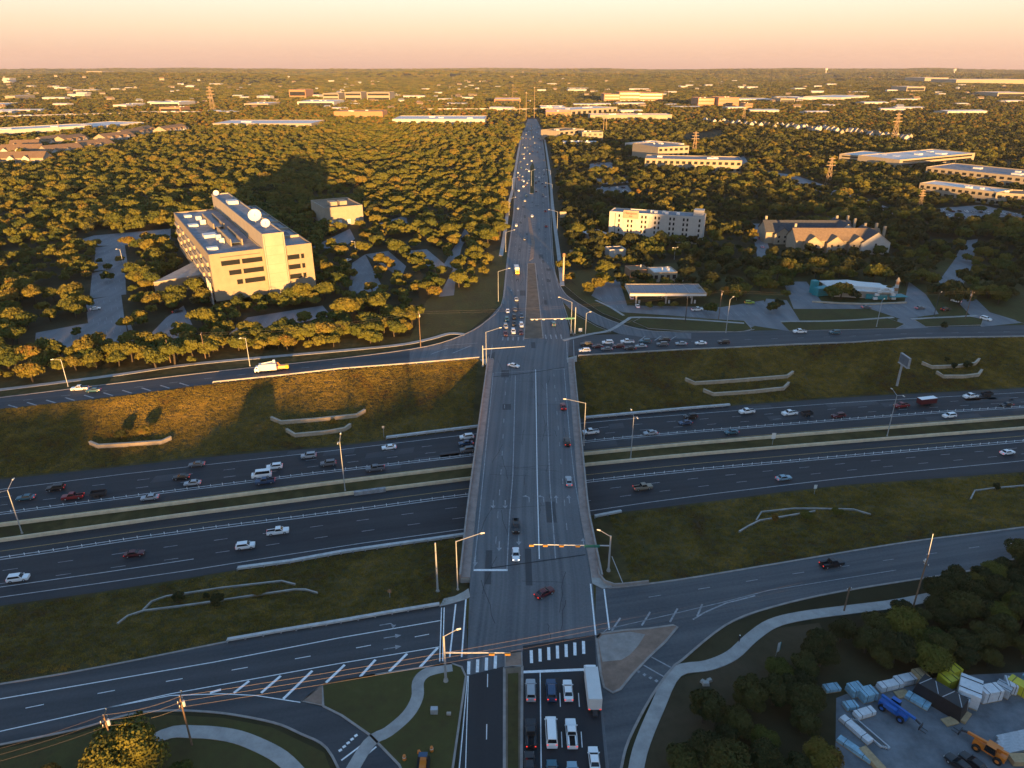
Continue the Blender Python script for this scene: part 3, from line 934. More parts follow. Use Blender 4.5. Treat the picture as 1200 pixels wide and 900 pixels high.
# ------------------------------------------------------------------ highway walls and barriers
for nm, lab in (('n_bar', "tan concrete barrier wall on the far side of the grassy highway median"), ('s_bar', "tan concrete barrier wall on the near side of the grassy highway median")):
    o = MB().wall([(p.x, p.y, ZH) for p in hx(nm, 0, 0, -900, 900, 12)], 0.6, 0.0, 0.75).build("barrier_wall", M['barrier'])
    c = MB().wall([(p.x, p.y, ZH) for p in hx(nm, 0, 0, -900, 900, 12)], 0.34, 0.753, 1.05).build("barrier_top", M['barrier'], o)
    tag(o, lab, "barrier", "median barriers")
def rail(name, label, px, z, h=0.85, w=0.5, m='concrete', post=None, cat="barrier", group=None, panel=None):
    P = [gp(x, y, z) for x, y in px]
    o = MB().wall(P, w, 0.35 if post else 0, h).build(name, M[m])
    if post:
        # evenly spaced posts are one part of a long railing
        pb = MB()
        for a, b in zip(P, P[1:]):
            n = max(1, int((b - a).length / post))
            for k in range(n):
                p = a.lerp(b, k / n)
                pb.box((p.x, p.y, p.z + h * 0.42), (0.3, w + .12, h * 0.7))
        q = pb.build("post_row", M['paint_worn'], o); q["kind"] = "stuff"
    tag(o, label, cat, group)
    return o
rail("concrete_barrier", "pale concrete barrier beside the near highway lanes, left of the bridge", [(279,668),(340,660),(400,649),(470,639),(548,628)], ZH, 0.95, 0.9, 'pale_concrete', 3.0)
rail("concrete_barrier", "pale concrete barrier on the far highway shoulder, left of the bridge", [(453,514.5),(500,508.5),(562,501)], ZH, 1.0, 0.9, 'pale_concrete', 2.8)
rail("concrete_barrier", "pale concrete barrier on the far highway shoulder, right of the bridge", [(686,491),(740,486),(800,480.5),(855,476)], ZH, 1.0, 0.9, 'pale_concrete', 2.8)
rail("concrete_barrier", "short pale crash barrier by the near highway lanes, right of the bridge", [(697,607),(712,604),(728,601)], ZH, 0.9, 0.8, 'pale_concrete', 2.6)
rail("concrete_barrier", "low pale barrier along the near frontage road, left of the crossing", [(267,752),(330,741),(400,729.5),(460,719),(515,710)], 0, 0.8, 0.7, 'pale_concrete', 3.0)
rail("guard_rail", "sunlit guard rail on top of the left grass slope beside the far frontage road", [(250,449),(320,442),(400,433),(480,427),(562,420)], 0, 0.8, 0.45, 'concrete', 2.6)
rail("guard_rail", "long white-posted guard rail on top of the right grass slope", [(678,418),(740,414.5),(800,411),(860,408.5),(930,405),(1000,402.5),(1067,397.5),(1200,395.5),(1300,393)], 0, 0.85, 0.4, 'concrete', 3.4)
rail("concrete_barrier", "curved concrete barrier at the corner beside the traffic mast", [(701,668),(703,676),(709,683),(720,687),(735,686),(760,683)], 0.14, 0.75, 0.3, 'kerb')
rail("concrete_barrier", "blue-grey repaired length of barrier on the near median wall", [(415,580.2),(452,575.4)], ZH, 1.2, 1.02, 'paint_worn')

# curved stone retaining walls on the slopes
RW = [([(106,521),(116,525),(150,523),(190,520),(201,515)], "tan stone retaining wall low on the left slope, with shrubs behind it"),
      ([(318,492),(330,497),(370,494),(418,489),(428,483)], "upper of the pair of tan retaining walls on the left slope"),
      ([(336,506),(346,512),(380,509),(404,505),(411,500)], "lower of the pair of tan retaining walls on the left slope"),
      ([(803,446),(814,451),(860,448),(922,443),(929,438)], "upper tan retaining wall on the right slope nearest the bridge"),
      ([(824,459),(836,464),(880,461),(918,457),(924,451)], "lower tan retaining wall on the right slope nearest the bridge"),
      ([(1080,427),(1092,432),(1120,431),(1142,428),(1147,423)], "upper tan retaining wall at the far right, beyond the billboard"),
      ([(1097,438),(1105,443),(1130,443),(1146,441),(1150,436)], "lower tan retaining wall at the far right, beyond the billboard")]
for px, lab in RW:
    P = []
    for x, y in px:
        p = gp(x, y, -3)
        for _ in range(6):
            p = gp(x, y, zg(p.x, p.y))
        P.append(p)
    o = MB().wall(P, 0.7, -0.4, 1.15).build("retaining_wall", M['stone'])
    c = MB().wall(P, 0.95, 1.153, 1.3).build("cap_course", M['stone'], o)
    tag(o, lab, "wall", "retaining walls on the highway slopes")
EDG = [([(138,732),(150,723),(168,717),(230,709),(290,700),(345,692),(358,692),(372,696)], "longer stone edging of the planted bed on the near left slope"),
       ([(168,716),(178,706),(195,700),(260,690),(330,682),(346,686)], "back stone edging of the planted bed on the near left slope"),
       ([(866,624),(876,618),(890,611),(920,606),(955,600)], "front stone edging of the planted bed on the near right slope"),
       ([(886,611),(892,601),(930,597),(958,597),(1000,598),(1020,604)], "back stone edging of the planted bed on the near right slope"),
       ([(1137,586),(1142,576),(1165,573),(1200,570),(1240,566)], "stone edging at the right end of the near slope")]
for px, lab in EDG:
    P = []
    for x, y in px:
        p = gp(x, y, -3)
        for _ in range(6):
            p = gp(x, y, zg(p.x, p.y))
        P.append(p)
    o = MB().wall(P, 0.36, -0.3, 0.5).build("stone_edging", M['concrete'])
    tag(o, lab, "edging", "stone edgings of the planted beds")

# ------------------------------------------------------------------ buildings
M['beige'] = mat("beige_concrete", (0.29, 0.235, 0.165), 0.85, 0.10, 0.25)
M['pale_panel'] = mat("pale_panel", (0.36, 0.31, 0.24), 0.85, 0.08, 0.2)
M['roof_grey'] = mat("gravel_roof", (0.192, 0.208, 0.232), 0.9, 0.3, 0.25)
M['roof_dark'] = mat("dark_shingle", (0.055, 0.058, 0.065), 0.9, 0.2, 0.8)
M['roof_tan'] = mat("tan_shingle", (0.19, 0.135, 0.085), 0.9, 0.2, 0.8)
M['roof_brown'] = mat("brown_shingle", (0.20, 0.125, 0.065), 0.9, 0.18, 0.5)
M['roof_white'] = mat("white_roof", (0.62, 0.60, 0.57), 0.8, 0.15, 0.2)
M['white_wall'] = mat("white_stucco", (0.464, 0.439, 0.403), 0.85, 0.08, 0.3)
M['cream'] = mat("cream_wall", (0.31, 0.265, 0.20), 0.85, 0.10, 0.3)
M['brick_red'] = mat("orange_brick", (0.36, 0.19, 0.10), 0.9, 0.12, 0.5)
M['teal'] = mat("teal_paint", (0.02, 0.23, 0.26), 0.6, 0.1, 0.6)
M['white_metal'] = mat("white_metal", (0.62, 0.62, 0.60), 0.45, 0.05, 0.4)
M['grey_metal'] = mat("grey_metal", (0.30, 0.31, 0.32), 0.5, 0.1, 0.6)
M['red_sign'] = mat("red_sign", (0.55, 0.03, 0.03), 0.5)
M['solar'] = mat("blue_grey_membrane", (0.105, 0.133, 0.168), 0.5, 0.2, 0.5)
M['dish'] = mat("white_dish", (0.75, 0.72, 0.66), 0.5)

def win(parent, x0, x1, z0, z1, y, fr=None, glass='window', deep=0.25):
    """one window recess in a wall whose outside is at local -y: frame in front, glass behind it"""
    f = MB()
    t = 0.12
    for a, b, c, d in ((x0 - t, x1 + t, z0 - t, z0), (x0 - t, x1 + t, z1, z1 + t), (x0 - t, x0, z0, z1), (x1, x1 + t, z0, z1)):
        f.box(((a + b) / 2, y - 0.10, (c + d) / 2), (b - a, 0.26, d - c))
    fo = f.build("window", fr or M['pale_panel'], parent)
    MB().box(((x0 + x1) / 2, y - 0.012, (z0 + z1) / 2), (x1 - x0 - .01, 0.03, z1 - z0 - .01)).build("pane", M[glass], fo)
    return fo

# big beige office block with a tall central slab
TH = math.radians(30.5)
ob = thing("office_building", "large beige concrete office block with a tall slab tower and white roof dishes", "building", (-146, 336.5, 0), TH)
W1, W2, W3, DEP, HW, HS = 25.7, 36.2, 49.8, 128.0, 25.5, 33.0
MB().box((W1 / 2, DEP / 2, HW / 2 + 1.5), (W1, DEP, HW - 3.0)).build("left_wing", M['beige'], ob)
MB().box(((W2 + W3) / 2, DEP / 2, HW / 2), (W3 - W2, DEP, HW)).build("right_wing", M['beige'], ob)
slab = MB().box(((W1 + W2) / 2, 69.5, HS / 2), (W2 - W1, 143, HS)).build("slab_tower", M['pale_panel'], ob)
for k in range(1, 7):
    MB().box(((W1 + W2) / 2, -2.02, k * 4.6), (W2 - W1 - 1.4, 0.06, 0.12)).build("panel_joint", M['beige'], slab)
for x in (W1 + 0.7, W2 - 0.7):
    MB().box((x, -2.02, HS / 2), (0.14, 0.07, HS - 0.3)).build("panel_joint", M['roof_dark'], slab)
def parapet_roof(parent, x0, x1, y0, y1, z, m, ph=0.9, t=0.5, wall=None):
    r = MB().box(((x0 + x1) / 2, (y0 + y1) / 2, z + 0.12), (x1 - x0 - 2 * t, y1 - y0 - 2 * t, 0.2)).build("roof", m, parent)
    b = MB()
    b.box(((x0 + x1) / 2, y0 + t / 2 - .01, z + ph / 2), (x1 - x0 + .02, t, ph)); b.box(((x0 + x1) / 2, y1 - t / 2 + .01, z + ph / 2), (x1 - x0 + .02, t, ph))
    b.box((x0 + t / 2 - .01, (y0 + y1) / 2, z + ph / 2), (t, y1 - y0 - 2 * t, ph)); b.box((x1 - t / 2 + .01, (y0 + y1) / 2, z + ph / 2), (t, y1 - y0 - 2 * t, ph))
    b.build("parapet", wall or M['pale_panel'], r)
    return r
parapet_roof(ob, 0, W1 - .01, 0, DEP, HW, M['roof_grey'], wall=M['beige'])
parapet_roof(ob, W2 + .01, W3, 0, DEP, HW, M['solar'], wall=M['beige'])
parapet_roof(ob, W1, W2, -2, 141, HS, M['roof_grey'])
for i, (z0, x0) in enumerate(((20.2, 5.0), (15.2, 8.0), (10.2, 11.0))):
    win(ob, x0, x0 + (13.8 - x0) if i else 13.8, z0, z0 + 2.4, 0, M['beige'])
    win(ob, 14.8, 24.6, z0, z0 + 2.4, 0, M['beige'])
    win(ob, W2 + 0.8, 43.0, z0 - 1, z0 + 1.4, 0, M['beige'])
    win(ob, 43.8, 45.4, z0 - 1, z0 + 1.4, 0, M['beige'])
MB().box((14.5, -0.1, 24.4), (19, 0.1, 0.25)).build("cornice_line", M['roof_dark'], ob)
for z in (18.2, 13.2, 8.2):
    MB().box((-0.06, DEP / 2, z), (0.08, DEP - 6, 1.6)).build("ribbon_window", M['window'], ob)
for z in (20.5, 15.6, 10.7):
    for k in range(6):
        MB().box((-0.5, 12 + k * 21, z), (0.9, 14, 1.9)).build("sun_screen", M['pale_panel'], ob)
for y in (3, 8, 13):
    MB().box((-1.2, y, 6), (0.5, 0.9, 12)).build("fin_wall", M['white_wall'], ob)
# roof light wells and plant on the left wing
for y0, x0 in ((16, 13.5), (62, 13.0)):
    for dx, hh in ((0, 3.6), (5.5, 3.2)):
        MB().box((x0 + dx, y0 + 19, HW + hh / 2 + 0.2), (0.6, 38, hh)).build("skylight_wall", M['beige'], ob)
    MB().box((x0 + 2.75, y0 + 19, HW + 1.6), (4.6, 36, 0.2)).build("skylight", M['solar'], ob)
for x, y, sx, sy, sz in ((4, 14, 5, 4, 1.2), (4.5, 80, 5, 5, 1.2), (8, 46, 6.5, 7, 1.5), (10.8, 27, 2.4, 2.4, 2.4), (10.8, 36, 2.4, 2.4, 2.6), (10.4, 84, 3, 3, 2.4), (10, 97, 3, 3, 2.4), (6, 112, 4, 5, 1.1)):
    MB().box((x, y, HW + sz / 2 + .22), (sx, sy, sz)).build("roof_unit", M['white_metal'], ob)
for k in range(5):
    MB().box(((W2 + W3) / 2, 22 + k * 22, HW + 0.8), (W3 - W2 - 1.2, 1.2, 1.2)).build("roof_rib", M['pale_panel'], ob)
    MB().box(((W2 + W3) / 2, 33 + k * 22, HW + 1.0), (7, 7, 1.6), 0, 0, 0.6).build("skylight", M['solar'], ob)
MB().box(((W1 + W2) / 2, 100, HS + 1.2), (6, 7, 2)).build("roof_unit", M['white_metal'], ob)
def dish(x, y, z, r):
    d = MB()
    n, rings = 18, 4
    c = Vector((x, y, z + r * 1.05))
    ax = Vector((-0.25, -0.8, 0.55)).normalized(); a = ax.orthogonal().normalized(); b = ax.cross(a)
    pts = []
    for j in range(rings + 1):
        rr = r * j / rings
        pts.append([c + ax * (0.28 * rr * rr / r) + (a * math.cos(2 * math.pi * i / n) + b * math.sin(2 * math.pi * i / n)) * rr for i in range(n)])
    for j in range(rings):
        for i in range(n):
            k = (i + 1) % n
            if j == 0: d.face([pts[0][0], pts[1][i], pts[1][k]])
            else: d.face([pts[j][i], pts[j + 1][i], pts[j + 1][k], pts[j][k]])
    o = d.build("satellite_dish", M['dish'], ob, True)
    MB().tube((x, y, z), tuple(c), 0.25, 0.2, 8).build("dish_mount", M['grey_metal'], o)
    MB().tube(tuple(c), tuple(c + ax * r * 0.9), 0.08, 0.06, 6).build("feed_arm", M['grey_metal'], o)
dish((W1 + W2) / 2 - 0.5, 34, HS, 3.4); dish((W1 + W2) / 2 + 0.8, 16, HS, 2.3); dish(W1 + 2, 135, HS, 1.8)
wd = thing("entrance_pavilion", "low wedge-shaped concrete pavilion beside the left flank of the large office block", "building", tuple(gp(183, 346)), 0)
a, b, c = gp(183, 346), gp(240, 336), gp(232, 316)
a2 = gp(183, 346); 
P = [(0, 0), (b.x - a.x, b.y - a.y), (c.x - a.x + 3, c.y - a.y)]
MB().prism(P, 0, 6.5).build("walls", M['beige'], wd)
MB().prism([(p[0] * 1.02, p[1] * 1.02) for p in P], 6.503, 7.0).build("roof", M['concrete'], wd)

def block(name, label, p0, p1, h, dep, wall, roof, group=None, cat="building", floors=0, cols=0, plant=2, glass='window', base=0.0, seed=1, wz=(0.35, 0.8)):
    """flat-roofed building on the front line p0->p1"""
    p0, p1 = Vector((p0[0], p0[1], 0)), Vector((p1[0], p1[1], 0))
    w = (p1 - p0).length
    rz = math.atan2(p1.y - p0.y, p1.x - p0.x)
    t = thing(name, label, cat, (p0.x, p0.y, base), rz, group)
    MB().box((w / 2, dep / 2, h / 2), (w, dep, h)).build("walls", M[wall], t)
    parapet_roof(t, 0, w, 0, dep, h, M[roof], min(1.0, h * 0.12), min(0.6, dep * 0.1), M[wall])
    rr = random.Random(seed)
    fh = h / max(1, floors)
    for f in range(floors):
        if cols <= 1:
            MB().box((w / 2, -0.03, f * fh + fh * sum(wz) / 2), (w * 0.92, 0.12, fh * (wz[1] - wz[0]))).build("ribbon_window", M[glass], t)
        else:
            cw = w / cols
            for k in range(cols):
                MB().box((cw * (k + .5), -0.03, f * fh + fh * sum(wz) / 2), (cw * 0.55, 0.12, fh * (wz[1] - wz[0]))).build("window", M[glass], t)
    for k in range(plant):
        s = rr.uniform(0.04, 0.09) * w
        MB().box((rr.uniform(.15, .85) * w, rr.uniform(.25, .75) * dep, h + 0.9), (s, s * 0.8, 1.6)).build("roof_unit", M['white_metal'], t)
    return t

def wpx(x, y): 
    p = gp(x, y); return (p.x, p.y)
# small building right of the office
t = block("annex_building", "small cream two-storey building with a clay-lit front behind the office block", (-139, 532), (-113.5, 546), 13.0, 40, 'cream', 'roof_tan', plant=0)
for x in (6, 13.5):
    MB().box((x + 4, 14, 14.6), (5.5, 8, 3.2)).build("roof_unit", M['cream'], t)
for k in range(4):
    MB().box((4.5 + k * 6.6, -0.03, 2.6), (2.6, 0.12, 3.4)).build("window", M['white_metal'], t)
# hotel
ht = thing("hotel", "white five-storey hotel block with paired dark windows and red sign", "building", (67.5, 496, 0), math.atan2(-22, 60.5))
LW, HH, DH = 63.6, 17.4, 15.0
MB().box((LW / 2, DH / 2, HH / 2), (LW, DH, HH)).build("walls", M['white_wall'], ht)
parapet_roof(ht, 0, LW, 0, DH, HH, M['roof_grey'], 0.8, 0.4, M['white_wall'])
for i, x in enumerate((7.0, 14.5, 24.0, 33.0, 43.0, 52.0, 61.2)):
    for f in range(5):
        z = 1.6 + f * 3.3
        for dx in ((0,) if i in (0, 6) else (-1.25, 1.25)):
            MB().box((x + dx, -0.04, z + 0.9), (1.15, 0.14, 1.9)).build("window", M['window'], ht)
for x in (10.8, 19.3, 28.5, 38, 47.5, 57.2):
    MB().box((x, -0.15, HH / 2 - .3), (1.3, 0.28, HH - 1)).build("pilaster", M['white_wall'], ht)
MB().box((4.2, -0.06, HH / 2), (0.35, 0.1, HH - 0.4)).build("recess_shade_strip", M['roof_dark'], ht)  # flat dark strip standing for the shade of a recess
sg = MB().box((15.0, -0.2, HH - 0.4), (10.5, 0.9, 5.4)).build("sign_panel", M['cream'], ht)
def lettering(body, size, m, parent, loc, rot=(math.pi / 2, 0, 0), depth=0.05, align='CENTER'):
    cu = bpy.data.curves.new("lettering", 'FONT')
    cu.body = body; cu.size = size; cu.extrude = depth; cu.align_x = align; cu.align_y = 'CENTER'
    tmp = bpy.data.objects.new("lettering", cu)
    cu.materials.append(m)
    COL.objects.link(tmp)
    me = bpy.data.meshes.new_from_object(tmp.evaluated_get(bpy.context.evaluated_depsgraph_get()))
    bpy.data.objects.remove(tmp)
    o = bpy.data.objects.new("lettering", me)
    COL.objects.link(o)
    o.parent = parent; o.location = loc; o.rotation_euler = rot
    return o
lettering("Hampton", 2.3, M['red_sign'], sg, (15.0, -0.74, HH + 0.5))
lettering("Inn", 1.9, M['red_sign'], sg, (15.0, -0.74, HH - 1.6))
MB().box((59.5, 8, HH + 2.2), (6.5, 7, 4.2)).build("lift_house", M['white_wall'], ht)
for x, y in ((31, 6), (36, 9), (38.5, 5), (28, 9), (46, 6)):
    MB().box((x, y, HH + 1.0), (2.2, 2.0, 1.4)).build("roof_unit", M['white_metal'], ht)
block("service_building", "low pale service building behind the left end of the white hotel", wpx(690, 283), wpx(712, 281), 4, 14, 'white_wall', 'roof_white', plant=1)
block("small_pavilion", "little pale kiosk with a dark flat roof among the trees in front of the hotel", wpx(714, 302), wpx(733, 301), 4.5, 9, 'white_wall', 'roof_dark', plant=0)

# gabled lodging house: two parallel long roofs
def gable_house(t, x0, x1, y0, y1, h, rh, wall, roof, axis='x', eave=0.5):
    """walls and pitched roof, ridge along axis; local coordinates"""
    w = MB(); r = MB()
    if axis == 'x':
        ym = (y0 + y1) / 2
        w.prism([(x0, y0), (x1, y0), (x1, y1), (x0, y1)], 0, h)
        for x in (x0, x1):
            w.face([(x, y0, h), (x, y1, h), (x, ym, h + rh)])
        for ya, yb in ((y0 - eave, ym), (y1 + eave, ym)):
            z0 = h - eave * rh / ((y1 - y0) / 2) + .06
            r.face([(x0 - eave, ya, z0), (x1 + eave, ya, z0), (x1 + eave, yb, h + rh + .06), (x0 - eave, yb, h + rh + .06)])
            r.face([(x0 - eave, ya, z0 - .25), (x0 - eave, yb, h + rh - .2), (x1 + eave, yb, h + rh - .2), (x1 + eave, ya, z0 - .25)])
            r.face([(x0 - eave, ya, z0 - .25), (x1 + eave, ya, z0 - .25), (x1 + eave, ya, z0), (x0 - eave, ya, z0)])
    else:
        xm = (x0 + x1) / 2
        w.prism([(x0, y0), (x1, y0), (x1, y1), (x0, y1)], 0, h)
        for y in (y0, y1):
            w.face([(x0, y, h), (x1, y, h), (xm, y, h + rh)])
        for xa in (x0 - eave, x1 + eave):
            z0 = h - eave * rh / ((x1 - x0) / 2) + .06
            r.face([(xa, y0 - eave, z0), (xa, y1, z0), (xm, y1, h + rh + .06), (xm, y0 - eave, h + rh + .06)])
            r.face([(xa, y0 - eave, z0 - .25), (xm, y0 - eave, h + rh - .2), (xm, y0 - eave, h + rh + .06), (xa, y0 - eave, z0)])
    return w.build("walls", M[wall], t), r.build("roof", M[roof], t)
lod = thing("lodging_house", "long two-range lodging house with dark pitched roofs, pale gables and chimneys", "building", (178, 452, 0), math.radians(-1))
for (ox, oy, L, nd, rf) in ((4, 0, 55, 3, 'roof_tan'), (-7, 26, 58, 3, 'roof_dark')):
    gable_house(lod, ox, ox + L, oy, oy + 17, 8.0, 6.0, 'cream', rf)
    for k in range(nd):
        gx = ox + 5 + k * 14
        gable_house(lod, gx, gx + 11, oy - 3.2, oy + 6, 6.9, 4.2, 'cream', rf, 'y')
        for f in range(2):
            for dx in (3, 7):
                MB().box((gx + dx, oy - 3.24, 2 + f * 3), (1.2, 0.12, 1.5)).build("window", M['window'], lod)
    gable_house(lod, ox + L - 15, ox + L + 3, oy - 4.5, oy + 19, 7.6, 6.6, 'white_wall', 'roof_dark', 'y')
    for f in range(2):
        MB().box((ox + L - 6, oy - 4.54, 2.6 + f * 3.4), (1.3, 0.12, 1.9)).build("window", M['window'], lod)
    for x, y in ((ox + 3, oy + 13), (ox + L - 6, oy + 15), (ox + L + 1.5, oy + 15), (ox + L + 2.2, oy + 5)):
        MB().box((x, y, 12.5), (1.4, 1.4, 7)).build("chimney", M['cream'], lod)

# filling station
gs = thing("filling_station", "long flat filling station canopy with a pale rim on columns over the pumps", "building", (58.5, 339, 0), 0)
CW, CD = 38.0, 17.0
MB().box((CW / 2, CD / 2, 5.6), (CW, CD, 1.1)).build("canopy", M['white_metal'], gs)
MB().box((CW / 2, CD / 2, 6.2), (CW - 1.0, CD - 1.0, 0.12)).build("canopy_roof", M['solar'], gs)
cr = MB()
for a, b, c_, d in ((CW / 2, 0.25, CW, 0.5), (CW / 2, CD - .25, CW, 0.5), (.25, CD / 2, .5, CD - 1), (CW - .25, CD / 2, .5, CD - 1)):
    cr.box((a, b, 6.35), (c_, d, 0.42))
cr.build("canopy_rim", M['cream'], gs)
for k in range(7):
    MB().box((2.8 + k * 5.4, CD / 2, 6.3), (0.12, CD - 1.2, 0.1)).build("roof_seam", M['grey_metal'], gs)
for x in (4, 19, 32):
    for y in (4, 13):
        MB().box((x, y, 2.5), (0.7, 0.7, 5.0)).build("column", M['white_wall'], gs)
        MB().box((x + 1.6, y, 0.95), (0.8, 0.55, 1.7)).build("fuel_pump", M['white_metal'], gs)
block("station_shop", "small white shop with an orange-lit wall behind the filling station canopy", wpx(765, 331), wpx(793, 330), 5, 12, 'cream', 'roof_white', floors=1, cols=4, plant=3)
block("low_shop", "low brick-coloured shop left of the white station shop", wpx(738, 326), wpx(760, 325), 4.2, 10, 'brick_red', 'roof_brown', plant=1)

# teal restaurant
cf = thing("restaurant", "white and teal restaurant with swooping roof and a striped little tower", "building", (163, 353, 0), 0)
cf.scale = (.86, .86, .9)
MB().prism([(4, 2), (36, -4), (41, 6), (20, 20), (4, 18)], 0, 4.2).build("walls", M['white_wall'], cf)
MB().prism([(2.5, 0.5), (36, -6), (43, 6), (21, 22), (2.5, 20)], 4.203, 4.7).build("roof", M['roof_white'], cf)
MB().prism([(14, 2), (34, -3), (34, 8), (16, 14)], 4.703, 6.4).build("roof_upstand", M['white_metal'], cf)
MB().box((-2, 5, 2.5), (9, 5, 4.6), 0.35).build("teal_wing", M['teal'], cf)
MB().box((-5, 9, 4), (3.4, 3.4, 7.5), 0.35).build("teal_turret", M['teal'], cf)
MB().box((27, -5.1, 1.9), (12, 0.3, 2.8), -0.17).build("teal_front", M['teal'], cf)
ar = MB()
for k in range(9):
    a0, a1 = math.pi * k / 9, math.pi * (k + 1) / 9
    ar.box((31 + 5.5 * math.cos((a0 + a1) / 2) * -1, -6.4, 0.3 + 6.6 * math.sin((a0 + a1) / 2)), (2.3, 1.4, 1.3), 0)
ar.build("arch", M['white_metal'], cf)
MB().prism([(33, -9), (44, -8), (43, -2), (34, -3)], 2.6, 2.9).build("awning", M['teal'], cf)
for k in range(5):
    MB().tube((41, 1, k * 1.9), (41, 1, k * 1.9 + 1.85), 1.5 - k * 0.12, 1.42 - k * 0.12, 12).build("tower_band", M['white_wall'] if k % 2 else M['brick_red'], cf)
MB().tube((41, 1, 9.5), (41, 1, 11.8), 1.4, 0.1, 12).build("tower_cap", M['cream'], cf)
rail("stone_edging", "pale rubble border in front of the teal restaurant", [(952,354),(985,356),(1020,357),(1062,355)], 0, 0.6, 1.2, 'stone', cat="edging")

